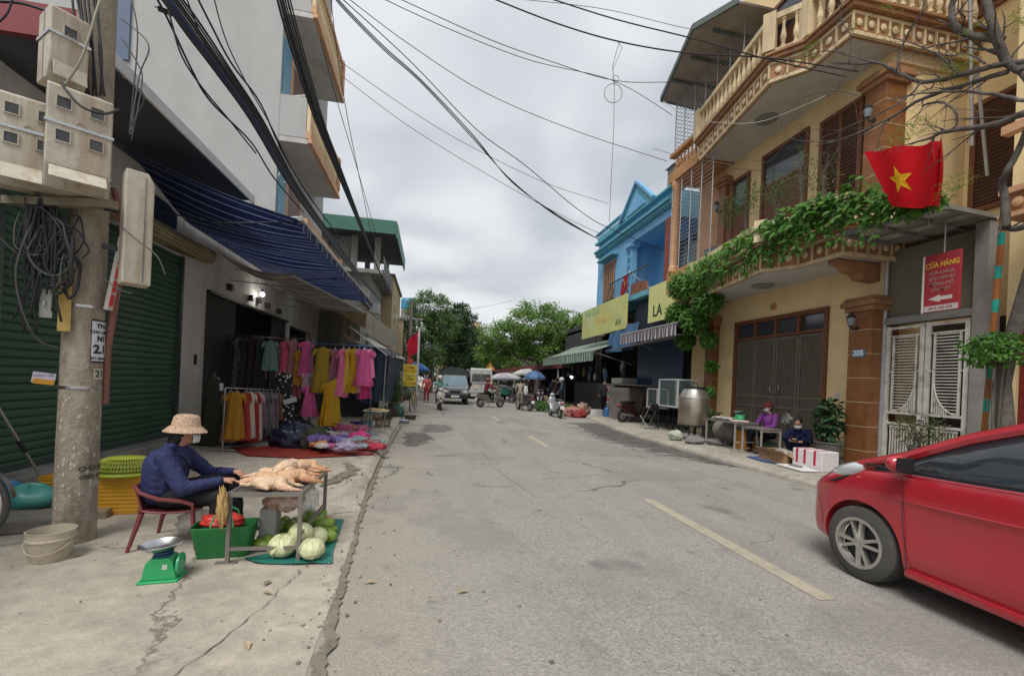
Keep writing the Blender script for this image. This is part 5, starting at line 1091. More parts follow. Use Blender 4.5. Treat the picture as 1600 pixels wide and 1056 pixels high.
for i in range(8):
 d=i*4.5-14;oc([(240+d,-30),(268+d,0),(305+d,52),(345+d*.8,108),(400+d*.6,188),(453+d*.4,282),(500+d*.3,350),(560+d*.2,430),(602,478)],-2.9,-1.75,(.016,.012,.02,.01,.014,.012,.01,.013)[i],(ORD[i]if i<5 else('sixth from the left','seventh from the left','rightmost')[i-5])+' cable of the sagging bundle that passes the blue awning',g2,M_cabn if i in(1,2)else M_cab)
g3='loose cables in front of the grey apartment wall'
for i,px in enumerate(([(235,-20),(262,30),(300,110),(330,160),(392,222),(428,278),(474,332)],[(300,-20),(330,40),(362,100),(407,162),(440,235),(486,311),(537,378)],[(330,-20),(352,60),(385,130),(425,200),(460,270),(510,345)],[(255,-20),(268,35),(285,90),(318,140),(360,190),(400,240)],[(285,-20),(320,70),(352,120),(395,175),(418,230),(455,295)])):
 oc(px,-2.9,-2.4,(.011,.013,.008,.009,.009)[i],('loose black cable kinked under the clamp at the wall top','loose cable ending nearest the lower balcony soffit','thin loose cable starting right of the dark window','short loose cable lowest on the grey wall','thin loose cable between the short one and the kinked one')[i],g3)
b=MB();p=at_x(258,18,-2.9);b.obox(p,(.12,.05,.04),.4,.3);b.tube([p+Vector((-.1,0,.03)),p,p+Vector((.1,0,.03))],.006,5);tag(b.build('cable_clamp',M_blk),'black cable clamp joining the wires high beside the pole','cable clamp')
cable([at_x(444+9*cos(a*.7),276+9*sin(a*.7),-2.5)for a in range(10)],.006,mat('white_cable',(.6,.6,.58),.6),'small coil of white cable hanging before the lower balcony')
g4='thin wires running down the street from the top left'
oc([(515,-20),(532,120),(560,270),(590,400),(618,470)],-1.9,-1.5,.007,'right one of two thin wires beside the balcony ends',g4)
oc([(500,60),(530,170),(560,270),(586,362),(612,455)],-2.0,-1.55,.007,'left one of two thin wires beside the balcony ends',g4)
def cross(px,y0,y1,r,label,group=None,m=None):oc(px,y0,y1,r,label,group,m,True)
g5='three twisted cables crossing the sky to the blue house'
for i in range(3):
 d=i*3;cross([(520,-12+d),(540,12+d),(600,73+d),(660,127+d*.8),(740,212+d),(800,285-d*.4),(870,335+d*.5),(935,374)],11,17,.013,('lowest','middle','upper')[2-i]+' of the three twisted cables crossing the sky to the blue house',g5)
cross([(525,-10),(640,95),(745,203),(820,258),(900,325),(950,356),(1040,392)],11.5,16,.012,'single dark cable just above the twisted ones')
cross([(540,-5),(640,70),(760,146),(900,205),(1042,252)],10.5,14,.009,'long thin cable crossing to the balustrade of the yellow house')
cross([(585,-8),(700,45),(830,95),(960,127),(1050,180)],9.5,12.5,.008,'thin cable meeting the wire knot from the left, lower one')
cross([(610,-8),(760,60),(860,96),(960,126),(1060,129),(1300,130)],9.5,11,.008,'thin cable meeting the wire knot from the left, upper one')
cross([(750,-10),(870,37),(970,66),(1080,84),(1200,91),(1340,112)],7,6.4,.011,'thick cable crossing over the street that holds the wire knot')
cross([(835,-10),(960,30),(1080,60),(1200,93),(1320,120)],7,6.3,.010,'thick cable above the one holding the wire knot')
cross([(800,-2),(940,14),(1060,42),(1130,55)],12,11.5,.007,'thin faint cable near the top of the sky')
cross([(528,94),(640,172),(730,226),(850,285),(950,318)],15,20,.009,'faint thin cable crossing behind the twisted ones, upper')
cross([(535,120),(650,205),(800,295),(900,348),(945,368)],15,20,.009,'faint thin cable crossing behind the twisted ones, lower')
wk=T('wire_knot','looped knot of wire hanging from the cable over the street','wire',tuple(at_y(961,128,6.95)))
b=MB();o_=at_y(961,128,6.95);R_=lambda x,y:at_y(x,y,6.95)-o_
b.tube([R_(968,66),R_(962,85),R_(957,105),R_(960,128)],.005,5);b.tube([R_(966,66),R_(972,75),R_(966,90),R_(958,108)],.004,5);b.tube([R_(958+14*sin(a*pi/10),146-15*cos(a*pi/10))for a in range(20)],.005,5,closed=True);b.tube([R_(962+5*sin(a*pi/6),124-6*cos(a*pi/6))for a in range(12)],.004,5,closed=True);b.build('loop',M_cabg,wk)
b=MB();b.tube([R_(960,128),R_(959,200),R_(955,280),R_(952,346)],.0045,5);b.build('hanging_wire',M_cabg,wk)
cross([(1036,158),(1080,185),(1140,193),(1190,190),(1240,172),(1290,150)],9,7,.006,'pale cable drooping across the soffit of the top balcony',m=mat('pale_wire',(.4,.39,.35),.6))
cross([(1020,232),(1100,255),(1160,265),(1230,268)],11,8.5,.005,'thin wire crossing the first floor of the yellow house')
def ground_loc(px,py,z=None):p=at_z(px,py,0);return Vector((p.x,p.y,gz(p.x,p.y)if z is None else z))
bk=T('bucket','dirty white plastic paint bucket in front of the utility pole','bucket',(-2.76,3.93,.004))
M_bk=mat('dirty_white_plastic',(.50,.44,.34),.6,.12,6,stain=(.28,.22,.15),stain_amt=.7,stain_scale=8)
b=MB();b.lathe([(.113,0),(.118,.01),(.132,.15),(.142,.155),(.142,.165),(.136,.17),(.138,.215),(.143,.22),(.135,.222),(.128,.18),(.108,.012),(0,.012)],n=32);b.build('body',M_bk,bk,smooth=True)
b=MB();b.tube([(.145*cos(a),.145*sin(a)*1.0,.16-.09*sin((a-pi*1.05)/pi*pi))for a in[pi*1.05+k*pi*.9/14 for k in range(15)]],.004,6);b.build('handle',M_bk,bk)
sc=T('kitchen_scale','green plastic kitchen scale with a steel bowl on the pavement by the chair','scale',(-1.78,3.50,.004),rz=.12)
M_gr=mat('scale_green',(.03,.36,.13),.35,.08,10,spec=.5)
b=MB();b.prism([(-.105,.018),(.105,.018),(.08,.14),(.055,.165),(-.055,.165),(-.08,.14)],-.07,.07,'y');b.box(-.12,.12,-.09,.09,0,.018);bd=b.build('body',M_gr,sc,bevel=.008)
b=MB();b.cyl((.098,0,.1),(.112,0,.1),.075,n=24);b.build('dial',mat('dial_green',(.05,.4,.2),.3),sc,smooth=True)
b=MB();b.box(.02,.05,-.0715,-.07,.09,.125);b.build('label',cm((.6,.65,.6),'c'),sc)
b=MB();b.cyl((0,0,.16),(0,0,.2),.03);b.cyl((0,0,.19),(0,0,.2),.06);b.box(-.05,.05,-.04,.04,.165,.178);b.build('platform',cm((.03,.08,.2),'p'),sc)
b=MB();b.lathe([(0,.2),(.05,.2),(.09,.215),(.125,.25),(.135,.25),(.128,.254),(.09,.222),(.05,.208),(0,.207)],n=36,sy=.92,M=Matrix.Rotation(-.06,3,'Y'));b.build('bowl',M_steel,sc,smooth=True)
def ribcrate(label,c,w_,d_,h_,rz,m):
 t=T('crate',label,'crate',c,rz=rz)
 b=MB();n=9;vs=[]
 lv=[(0,.78)]
 for k in range(n):a=.05+k*.94/n;f=.78+.22*a;lv+=[(a,f+.0),(a+.03,f+.02),(a+.07,f+.02),(a+.09,f+.005)]
 lv.append((1,1.03));lv.append((1.0,.97));lv.append((.1,.76))
 for a,f in lv:vs+=[(-w_/2*f,-d_/2*f,h_*a),(w_/2*f,-d_/2*f,h_*a),(w_/2*f,d_/2*f,h_*a),(-w_/2*f,d_/2*f,h_*a)]
 fs=[(4*i+k,4*i+(k+1)%4,4*i+4+(k+1)%4,4*i+4+k)for i in range(len(lv)-1)for k in range(4)]+[(3,2,1,0),tuple(4*(len(lv)-1)+k for k in range(4))]
 b.add(vs,fs);b.build('body',m,t);return t
M_yc=mat('yellow_plastic',(.70,.36,.03),.5,.1,5,stain=(.5,.3,.08),stain_amt=.4,stain_scale=5)
ribcrate('ribbed yellow plastic crate under the lime colander right of the pole',(-3.02,5.16,.01),.52,.36,.38,.05,M_yc)
ribcrate('ribbed yellow plastic crate mostly hidden behind the pole',(-3.52,5.3,.01),.42,.36,.34,-.1,M_yc)
cl=T('colander','lime plastic colander turned upside down on the yellow crate','colander',(-2.98,5.12,.385))
b=MB();M_lime=mat('lime_plastic',(.38,.44,.05),.45,.1,9)
prof=[(.255,0),(.262,.0),(.262,.03),(.25,.035)]
b.lathe(prof,n=40,sy=.8);b.lathe([(.16,.165),(.15,.175),(0,.18)],n=36,sy=.8)
for k in range(54):
 a=2*pi*k/54;b.tube([(.252*cos(a),.8*.252*sin(a),.03),(.235*cos(a),.8*.235*sin(a),.10),(.19*cos(a),.8*.19*sin(a),.155),(.15*cos(a),.8*.15*sin(a),.172)],.0045,4)
for r,z in((.244,.065),(.232,.105),(.205,.143)):b.tube([(r*cos(2*pi*k/40),.8*r*sin(2*pi*k/40),z)for k in range(40)],.0045,5,closed=True)
b.build('basket',M_lime,cl,smooth=2);b=MB();b.lathe([(.15,.0),(.24,.01),(.22,.09),(.17,.145),(0,.16)],n=30,sy=.8);b.build('liner',mat('lime_inner',(.2,.24,.05),.6),cl)
b=MB();b.obox((-3.42,4.62,.075),(.42,.3,.15),.35,.05,.05);tag(b.build('stone_block',mat('dark_stone',(.16,.15,.135),.95,.25,5,.6,18),bevel=.03),'dark flat stone block beside the bicycle wheel','stone')
b=MB();b.obox((-3.12,4.95,.04),(.22,.14,.08),.2);tag(b.build('brick_piece',mat('sandy_brick',(.26,.21,.14),.95,.2,8,.5,30),bevel=.012),'small sandy brick at the foot of the pole','brick')
for i,(px,py,col,s,l)in enumerate(((46,778,(.05,.25,.22),.15,'teal plastic bag on the stone block'),(60,790,(.06,.2,.05),.10,'dark green plastic bag beside the teal one'),(8,770,(.04,.18,.32),.13,'blue plastic bag behind the bicycle wheel'))):
 p=at_y(px,py,4.8+.1*i)
 b=MB();b.grid(lambda u,v:(p.x+s*1.3*sin(v*pi)*cos(u*2*pi)*(1+.18*sin(u*19+v*5)),p.y+s*sin(v*pi)*sin(u*2*pi),max(.02,p.z+s*.8*cos(v*pi)*(1+.2*sin(u*13)))),40,14,True);tag(b.build('plastic_bag',cm(col,'p'),smooth=2),l,'plastic bag')
A_,B_=at_x(-14,610,-4.25),Vector((-4.1,5.75,.02));A_=at_y(-10,625,5.2);B_=at_z(80,772,.02)
ap=T('metal_rod','shiny aluminium rod leaning at the left edge with a dark joint','pole',tuple(B_),world=True)
b=MB();b.cyl(A_,B_,.014);b.build('rod',M_steel,ap,smooth=True);b=MB();b.cyl(A_.lerp(B_,.40),A_.lerp(B_,.52),.022);b.build('joint',M_blk,ap)
def wheel(b,c,r,ax=(0,1,0),spokes=18,tyre=.02):
 A=Vector(ax).normalized();U=A.cross(Vector((0,0,1))).normalized();Vv=Vector((0,0,1));c=Vector(c)
 b.tube([c+(U*cos(2*pi*k/36)+Vv*sin(2*pi*k/36))*r for k in range(36)],tyre,8,closed=True)
def wheel_parts(t,c,r,ax,m_t,spokes=20,tyre=.02):
 A=Vector(ax).normalized();U=A.cross(Vector((0,0,1))).normalized();Vv=Vector((0,0,1));c=Vector(c)
 b=MB();b.tube([c+(U*cos(2*pi*k/40)+Vv*sin(2*pi*k/40))*(r-tyre)for k in range(40)],tyre,8,closed=True);w_=b.build('wheel',m_t,t,smooth=2)
 b=MB();b.tube([c+(U*cos(2*pi*k/40)+Vv*sin(2*pi*k/40))*(r-tyre*2.4)for k in range(40)],tyre*.55,6,closed=True)
 for k in range(spokes):a=2*pi*k/spokes;b.tube([c+A*(.03 if k%2 else-.03),c+(U*cos(a)+Vv*sin(a))*(r-tyre*2.2)],.0018,4)
 b.cyl(c-A*.04,c+A*.04,.018);b.build('rim',M_steel,w_);return w_
M_rub=mat('rubber',(.03,.03,.03),.85,.2,20)
M_rub2=mat('dusty_rubber',(.075,.072,.068),.9,.2,14)
bi=T('bicycle','parked bicycle cut by the left edge, front wheel showing','bicycle',(-3.55,4.12,.004),rz=.15)
wheel_parts(bi,(0,0,.34),.34,(0,1,0),M_rub2,24,.024);wheel_parts(bi,(-1.05,0,.34),.34,(0,1,0),M_rub2,24,.024)
b=MB();b.tube([(0,0,.34),(-.1,0,.78),(-.13,0,.95)],.014);b.tube([(-.1,0,.75),(-.65,0,.6),(-1.05,0,.34)],.014);b.tube([(-.65,0,.3),(-.7,0,.85)],.014);b.tube([(-.1,0,.7),(-.62,0,.3),(-1.05,0,.34)],.014);b.build('frame',cm((.12,.03,.04),'p'),bi,smooth=True)
b=MB();b.tube([(-.13,-.25,1.0),(-.13,0,.96),(-.13,.25,1.0)],.012);b.build('handlebar',M_steel,bi);b=MB();b.sph((-.72,0,.88),(.13,.07,.03));b.build('saddle',M_blk,bi,smooth=True)
b=MB();b.grid(lambda u,v:((.365*cos(pi*(.05+.5*u))),.025*(v-.5)*2,.34+.365*sin(pi*(.05+.5*u))),16,3);b.build('mudguard',cm((.18,.17,.16),'m'),bi,solid=.002)
b=MB();P4=[at_z(225,741,.13),at_z(300,728,.13),at_z(372,733,.13),at_z(350,747,.13),at_z(240,748,.13)];b.prism([(p.x,p.y)for p in P4],.12,.145);tag(b.build('plank',mat('weathered_board',(.16,.135,.11),.85,.25,3,stretch=(1,8,1))),'dark flat board lying on the pavement behind the seated woman','board')
ta=T('steel_table','low steel framed table carrying plucked chickens','table',(-1.21,4.17,0),world=True)
x0,x1,y0,y1,zt=-1.48,-.94,3.73,4.63,.545
b=MB();b.box(x0+.02,x1-.02,y0+.02,y1-.02,zt-.012,zt+.002);b.build('tabletop',mat('dark_sheet_top',(.10,.105,.115),.35,.2,4,metal=.3),ta)
M_fr=mat('worn_steel_frame',(.27,.25,.23),.5,.2,9,metal=.6,stain=(.2,.12,.08),stain_amt=.5,stain_scale=9)
b=MB();b.box(x0,x1,y0,y0+.02,zt-.03,zt+.006);b.box(x0,x1,y1-.02,y1,zt-.03,zt+.006);b.box(x0,x0+.02,y0+.021,y1-.021,zt-.03,zt+.006);b.box(x1-.02,x1,y0+.021,y1-.021,zt-.03,zt+.006)
b.box(x0+.03,x1-.03,y0+.004,y0+.024,.10,.125);b.box(x1-.024,x1-.004,y0+.03,y1-.03,.2,.222);b.build('frame',M_fr,ta)
for x,y in((x0+.015,y0+.015),(x1-.015,y0+.015),(x0+.015,y1-.015),(x1-.015,y1-.015)):
 b=MB();b.box(x-.014,x+.014,y-.014,y+.014,.0,zt-.031)
 if x<-1.2 and y<4:b.box(x-.08,x+.07,y-.025,y+.02,0,.012)
 b.build('leg',M_fr,ta)
M_chk=mat('chicken_skin',(.60,.38,.22),.38,.2,12,.5,70,stain=(.55,.17,.08),stain_amt=.8,stain_scale=6,spec=.5)
M_chk2=mat('pale_chicken_skin',(.66,.48,.32),.38,.2,12,.5,70,stain=(.60,.26,.2),stain_amt=.5,stain_scale=6,spec=.5)
def chicken(label,loc,rz,m,seed,roll=0):
 rnd=random.Random(seed);s=1.0
 caps=[((-.09,0,.05),.045,(.07,0,.05),.055),((.08,.05,.045),.032,(.15,.075,.03),.017),((.08,-.05,.045),.032,(.16,-.065,.03),.017),((.15,.075,.03),.015,(.22,.07,.022),.009),((.16,-.065,.03),.015,(.235,-.055,.02),.009),((-.07,.05,.045),.022,(.0,.085,.03),.014),((-.07,-.05,.045),.022,(.0,-.085,.03),.014),((-.11,0,.045),.022,(-.17,.02,.025),.014),((-.17,.02,.025),.014,(-.2,.05,.018),.013)]
 o=organic('chicken',caps,[((0,0,.055),(.105,.068,.052)),((.06,0,.05),(.06,.055,.045)),((-.215,.06,.018),(.022,.016,.015))],m,None,.0055,2,keep=True,wr=.004)
 o.scale=(1.02,1.14,1.14);o.location=loc;o.rotation_euler=(roll,rnd.uniform(-.1,.1),rz);tag(o,label,'chicken','plucked chickens on the steel table');return o
ck=[((-1.12,3.80,.547),.1,M_chk2,'plucked chicken lying at the front edge of the table'),((-1.17,3.93,.547),2.9,M_chk,'plucked chicken second from the table front'),((-1.02,4.00,.56),.4,M_chk,'plucked chicken on the right, middle of the heap'),((-1.20,4.10,.547),3.3,M_chk2,'plucked chicken left in the middle of the heap'),((-1.07,4.22,.55),.2,M_chk,'plucked chicken behind the middle of the heap'),((-1.12,4.36,.547),2.8,M_chk2,'plucked chicken near the far end of the heap'),((-1.05,4.50,.547),.3,M_chk,'plucked chicken at the far end of the table'),((-1.08,4.07,.62),1.2,M_chk2,'plucked chicken lying on top of the others')]
for i,(l,r,m,lb_)in enumerate(ck):chicken(lb_,(l[0]-.085,l[1]+.02,l[2]),r,m,i)
ch=T('plastic_chair','low dark red plastic armchair under the woman in blue','chair',(-2.06,4.25,.004),rz=.05)
M_pc=mat('maroon_plastic',(.17,.035,.04),.4,.12,8,spec=.5)
b=MB();b.grid(lambda u,v:(-.2+.42*u,-.21+.42*v,.30+.025*(2*u-1)**2-.012*sin(v*pi)),10,10);st_=b.build('seat',M_pc,ch,smooth=2,solid=.012)
b=MB();b.grid(lambda u,v:(-.17-.06*v-.04*sin(u*pi),-.20+.40*u,.30+.22*v),12,8)
b.build('backrest',M_pc,ch,smooth=2,solid=.012)
for s_ in(-1,1):
 b=MB();b.tube([(-.24,s_*.20,.53),(-.18,s_*.225,.47),(-.05,s_*.23,.42),(.12,s_*.23,.40),(.19,s_*.225,.37),(.2,s_*.21,.30)],[.013,.016,.017,.017,.016,.013],8);b.build('armrest',M_pc,ch,smooth=True)
 for x,e in((-.18,-.25),(.18,.23)):b=MB();b.tube([(x,s_*.19,.30),(e,s_*.23,0)],[.022,.014],6);b.build('leg',M_pc,ch)
M_skin=mat('skin',(.42,.23,.15),.6,.06,10,spec=.35);M_hair=mat('black_hair',(.012,.010,.009),.5,.3,60,stretch=(20,20,2));M_mask=mat('white_mask',(.62,.66,.70),.8,.05);M_shoe=mat('sandal',(.05,.04,.035),.7)
def hand_caps(w,d,palm_n,s=1.0,curl=.5,thumb=1):
 """palm and five fingers from wrist w in direction d; palm_n = palm normal"""
 d=Vector(d).normalized();n=Vector(palm_n);n=(n-d*n.dot(d)).normalized();side=d.cross(n)*thumb;w=Vector(w);caps=[]
 k0=w+d*.085*s;caps+=[(w,.022*s,w+d*.05*s+side*.012*s,.024*s),(w+d*.05*s-side*.018*s,.018*s,w+d*.05*s+side*.02*s,.018*s),(w+d*.03*s,.021*s,w+d*.075*s,.02*s)]
 for i,(off,ln)in enumerate(((.031,.072),(.010,.080),(-.012,.074),(-.033,.058))):
  p0=w+d*.07*s+side*off*s;a=curl*(.5+.12*i);v1=d*cos(a)+n*sin(a);v2=d*cos(a*2)+n*sin(a*2);v3=d*cos(a*2.8)+n*sin(a*2.8)
  p1=p0+v1*ln*.45*s;p2=p1+v2*ln*.32*s;p3=p2+v3*ln*.23*s;caps+=[(p0,.0095*s,p1,.0088*s),(p1,.0088*s,p2,.008*s),(p2,.008*s,p3,.0072*s)]
 t0=w+d*.02*s+side*.02*s;t1=t0+(d*.6+side*.7+n*.2)*.042*s;t2=t1+(d*.9+side*.25+n*.35)*.03*s;caps+=[(t0,.013*s,t1,.0105*s),(t1,.0105*s,t2,.0085*s)]
 return caps
def person(label,loc,rz,J,top,legs,face=(0,1,0),voxel=.012,hands=None,shoes=M_shoe,hair='short',hat=None,mask=True,extra_top=None,group=None,sleeve=1.0,dress=False,hood=False):
 """J: joints in metres, figure faces +Y locally; one continuous body with clothing children"""
 t=T('person',label,'person',loc,group,rz=rz);V3={k:Vector(v)for k,v in J.items()};f=Vector(face).normalized();hd=V3['head'];side=f.cross(Vector((0,0,1))).normalized();upv=side.cross(f)
 Rm=Matrix((side,f,upv)).transposed()
 caps=[(V3['pelvis'],.105,V3['chest'],.115),(V3['chest'],.10,V3['neck'],.055),(V3['neck'],.048,hd-upv*.05,.046)]
 for s_ in 'LR':
  caps+=[(V3['sh'+s_],.048,V3['el'+s_],.037),(V3['el'+s_],.036,V3['wr'+s_],.024),(V3['chest'],.07,V3['sh'+s_],.05),(V3['hip'+s_],.082,V3['kn'+s_],.056),(V3['kn'+s_],.052,V3['an'+s_],.034),(V3['pelvis'],.09,V3['hip'+s_],.08)]
  an=V3['an'+s_];fd=V3.get('ft'+s_,an+Vector((0,.15,-.04)));caps+=[(an,.036,an.lerp(fd,.5)-Vector((0,0,.012)),.034),(an.lerp(fd,.5)-Vector((0,0,.012)),.034,fd,.026)]
  h_=(hands or{}).get(s_);d=(V3['wr'+s_]-V3['el'+s_]);hdir=h_[0]if h_ else d;hn=h_[1]if h_ else Vector((0,.2,-1));caps+=hand_caps(V3['wr'+s_],hdir,hn,1.0,h_[2]if h_ and len(h_)>2 else.5,1 if s_=='L' else-1)
 E=[(hd+upv*.015,(.078,.095,.105),Rm),(hd+f*.025-upv*.055,(.052,.06,.05),Rm),(hd+f*.095-upv*.01,(.012,.018,.02),Rm),(hd+side*.078,(.012,.02,.03),Rm),(hd-side*.078,(.012,.02,.03),Rm),(hd+f*.085-upv*.055,(.025,.012,.010),Rm),(hd+f*.083+upv*.03,(.055,.014,.01),Rm)]
 body=organic('body',caps,E,M_skin,t,voxel,3)
 b=MB()
 for s_ in(-1,1):b.sph(hd+f*.088+side*.03*s_+upv*.012,(.012,.008,.007),8,6,Rm)
 b.build('eyes',mat('eye',(.03,.02,.02),.3)if 'eye' not in bpy.data.materials else bpy.data.materials['eye'],body)
 g=.018;C=[(V3['pelvis']+Vector((0,0,.02)),.118,V3['chest'],.13),(V3['chest'],.118,V3['neck']-Vector((0,0,.02)),.062)]
 for s_ in 'LR':
  C+=[(V3['chest'],.085,V3['sh'+s_],.062),(V3['sh'+s_],.064,V3['el'+s_],.052)]
  if sleeve>.5:C+=[(V3['el'+s_],.052,V3['el'+s_].lerp(V3['wr'+s_],.93*sleeve),.038)]
 C+=(extra_top or[])
 if hood:C+=[(V3['neck']-f*.07+Vector((0,0,-.02)),.05,V3['neck']-f*.05+side*.06,.035),(V3['neck']-f*.07+Vector((0,0,-.02)),.05,V3['neck']-f*.05-side*.06,.035)]
 organic('jacket',C,[],top,body,voxel,5,wr=.007)
 C=[(V3['pelvis']-Vector((0,0,.01)),.112,V3['pelvis']+Vector((0,0,.05)),.11)]
 for s_ in 'LR':C+=[(V3['pelvis'],.10,V3['hip'+s_],.094),(V3['hip'+s_],.096,V3['kn'+s_],.07),(V3['kn'+s_],.07,V3['kn'+s_].lerp(V3['an'+s_],.93),.055)]
 if dress:C+=[(V3['pelvis'],.14,(V3['knL']+V3['knR'])/2,.2)]
 organic('trousers',C,[],legs,body,voxel,4,wr=.006)
 b=MB()
 for s_ in 'LR':
  an=V3['an'+s_];fd=V3.get('ft'+s_,an+Vector((0,.15,-.04)));d=(fd-an);d.z=0;d.normalize();c=an+d*.06;b.obox((c.x,c.y,max(.012,min(an.z,fd.z)-.045)),(.085,.25,.03),atan2(-d.x,d.y))
 b.build('shoes',shoes,body,bevel=.01)
 if hair=='short':organic('hair',[],[(hd-f*.012+upv*.03,(.088,.10,.10),Rm),(hd-f*.05-upv*.02,(.08,.062,.075),Rm)],M_hair,body,.009,1)
 if hair=='long':organic('hair',[(hd-f*.05-upv*.03,.06,V3['neck']-f*.08-Vector((0,0,.08)),.035)],[(hd-f*.015+upv*.03,(.088,.10,.10),Rm)],M_hair,body,.009,2)
 if mask:
  b=MB();b.grid(lambda u,v:hd+f*(.105*cos((u-.5)*2.2)+.006-.012*abs(v-.5))+side*(.082*sin((u-.5)*2.2))+upv*(-.085+.07*v),12,6);b.build('face_mask',M_mask if mask is True else mask,body,smooth=2,solid=.004)
 if hat:hat(t,body,hd,f,side,upv,Rm)
 return t
def bucket_hat(m):
 def fn(t,body,hd,f,side,upv,Rm):
  b=MB();c=hd+upv*.035;b.lathe([(.148,-.035),(.150,-.03),(.112,.012),(.104,.016),(.098,.03),(.088,.092),(.07,.112),(.03,.12),(0,.121)],c,36,sx=1,sy=1.08,M=Rm);o=b.build('bucket_hat',m,body,smooth=True)
  b=MB();b.lathe([(.144,-.034),(.108,.012),(.09,.02)],c,30,sy=1.08,M=Rm);b.build('hat_lining',m,o)
 return fn
def helmet(m):
 def fn(t,body,hd,f,side,upv,Rm):
  b=MB();b.lathe([(.118,-.02),(.124,.0),(.120,.06),(.09,.115),(.04,.137),(0,.14)],hd+upv*.02-f*.01,24,sy=1.12,M=Rm);b.build('helmet',m,body,smooth=True)
 return fn
def cap_hat(m):
 def fn(t,body,hd,f,side,upv,Rm):
  b=MB();b.lathe([(.10,.0),(.10,.04),(.085,.09),(.04,.112),(0,.115)],hd+upv*.025,24,sy=1.1,M=Rm);b.add([hd+f*.09+side*.07+upv*.03,hd+f*.17+side*.05+upv*.015,hd+f*.17-side*.05+upv*.015,hd+f*.09-side*.07+upv*.03],[(0,1,2,3)]);b.build('cap',m,body,smooth=True)
 return fn
def conical(m):
 def fn(t,body,hd,f,side,upv,Rm):
  b=MB();b.lathe([(.21,.0),(.1,.09),(0,.17)],hd+upv*.04,24,M=Rm);b.build('conical_hat',m,body,smooth=True)
 return fn
M_jk=mat('navy_blue_jacket',(.028,.034,.10),.75,.12,4,.35,14,spec=.25)
Jm=dict(pelvis=(0,-.02,.42),chest=(0,.0,.67),neck=(0,.05,.82),head=(0,.09,.935),shL=(-.165,.01,.745),shR=(.165,.01,.745),elL=(-.24,.22,.535),elR=(.235,.17,.50),wrL=(-.12,.43,.565),wrR=(.13,.42,.54),hipL=(-.09,.02,.40),hipR=(.09,.02,.40),knL=(-.2,.42,.50),knR=(.14,.40,.40),anL=(-.2,.46,.10),anR=(.13,.40,.09),ftL=(-.2,.60,.045),ftR=(.13,.55,.045))
wm=person('woman in a navy jacket and patterned bucket hat seated behind the chicken table',(-2.13,4.25,.004),-pi/2+.12,Jm,M_jk,mat('black_trousers',(.012,.012,.014),.85),face=(-.42,.9,-.06),voxel=.0075,hair='long',hands={'L':((.35,.9,-.15),(0,0,-1),.5),'R':((-.2,.95,.0),(0,.1,-1),.5)},hat=bucket_hat(dotmat('beige_print',(.50,.35,.24),(.15,.07,.05),70,.32)),hood=True,extra_top=[((-.05,-.05,.46),.14,(-.06,-.03,.66),.15),((.05,-.05,.46),.14,(.06,-.03,.66),.15),((.165,.01,.74),.07,(.235,.17,.50),.062),((.235,.17,.50),.06,(.14,.40,.535),.042),((-.165,.01,.74),.07,(-.24,.22,.53),.06)])
b=MB();b.tube([(.0,-.13,.55),(.13,-.09,.68),(.15,.02,.80),(.08,.10,.74),(-.05,.14,.60)],.011,5);b.build('bag_strap',mat('dark_strap',(.015,.018,.04),.8),kids(wm)[0])
gb=T('shopping_basket','green woven plastic basket under the front of the table','basket',(-1.56,3.93,.004),rz=.12)
M_gb=mat('green_woven_plastic',(.02,.17,.045),.5,.15,60,.5,120)
def rrect(w_,d_,r,n=6):
 P=[]
 for cx,cy,a0 in((w_/2-r,d_/2-r,0),(-w_/2+r,d_/2-r,pi/2),(-w_/2+r,-d_/2+r,pi),(w_/2-r,-d_/2+r,3*pi/2)):
  for k in range(n+1):a=a0+k*pi/2/n;P.append((cx+r*cos(a),cy+r*sin(a)))
 return P
b=MB();nz=22
Ps=[rrect(.36+.08*k/nz,.17+.07*k/nz,.05)for k in range(nz+1)];L_=len(Ps[0]);vs=[]
for k in range(nz+1):
 for i,(x,y)in enumerate(Ps[k]):q=1+.012*((i+k)%2);vs.append((x*q,y*q,.25*k/nz))
b.add(vs,[(k*L_+i,k*L_+(i+1)%L_,(k+1)*L_+(i+1)%L_,(k+1)*L_+i)for k in range(nz)for i in range(L_)]+[tuple(range(L_))[::-1]])
b.build('basket',M_gb,gb,smooth=2,solid=.004)
b=MB()
for s_ in(-1,1):b.tube([(-.08,s_*.11,.24),(-.06,s_*.09,.33),(0,s_*.07,.37),(.06,s_*.09,.33),(.08,s_*.11,.24)],.007,6)
b.build('handle',M_gr,gb)
def lump(name,label,cat,c,r,m,seed=0,amp=.18,group=None,fr=1.6,nu=40,nv=18,flat=0,crease=0):
 b=MB();c=Vector(c);L0=min(r)
 def f(u,v):
  d=Vector((sin(v*pi)*cos(u*2*pi),sin(v*pi)*sin(u*2*pi),cos(v*pi)));n=mnoise.noise(d*fr+Vector((seed*3.1,0,0)))+.5*mnoise.noise(d*fr*2.3+Vector((0,seed*1.7,0)))
  if crease:n+=crease*abs(mnoise.noise(d*fr*2+Vector((seed,5,0))))
  q=1+amp*n;z=d.z*r[2]*q
  if flat:z=max(z,-r[2]*flat)
  return c+Vector((d.x*r[0]*q,d.y*r[1]*q,z))
 b.grid(f,nu,nv,True);return tag(b.build(name,m,smooth=2),label,cat,group)
lump('plastic_bag','red plastic bag stuffed in the green basket','plastic bag',(-1.60,3.95,.27),(.17,.10,.05),cm((.52,.04,.03),'p'),1,.3)
lump('cloth_rag','tan rag hanging from the front left corner of the table','cloth',(-1.50,3.70,.43),(.035,.022,.14),cm((.52,.34,.14)),2,.6,fr=3)
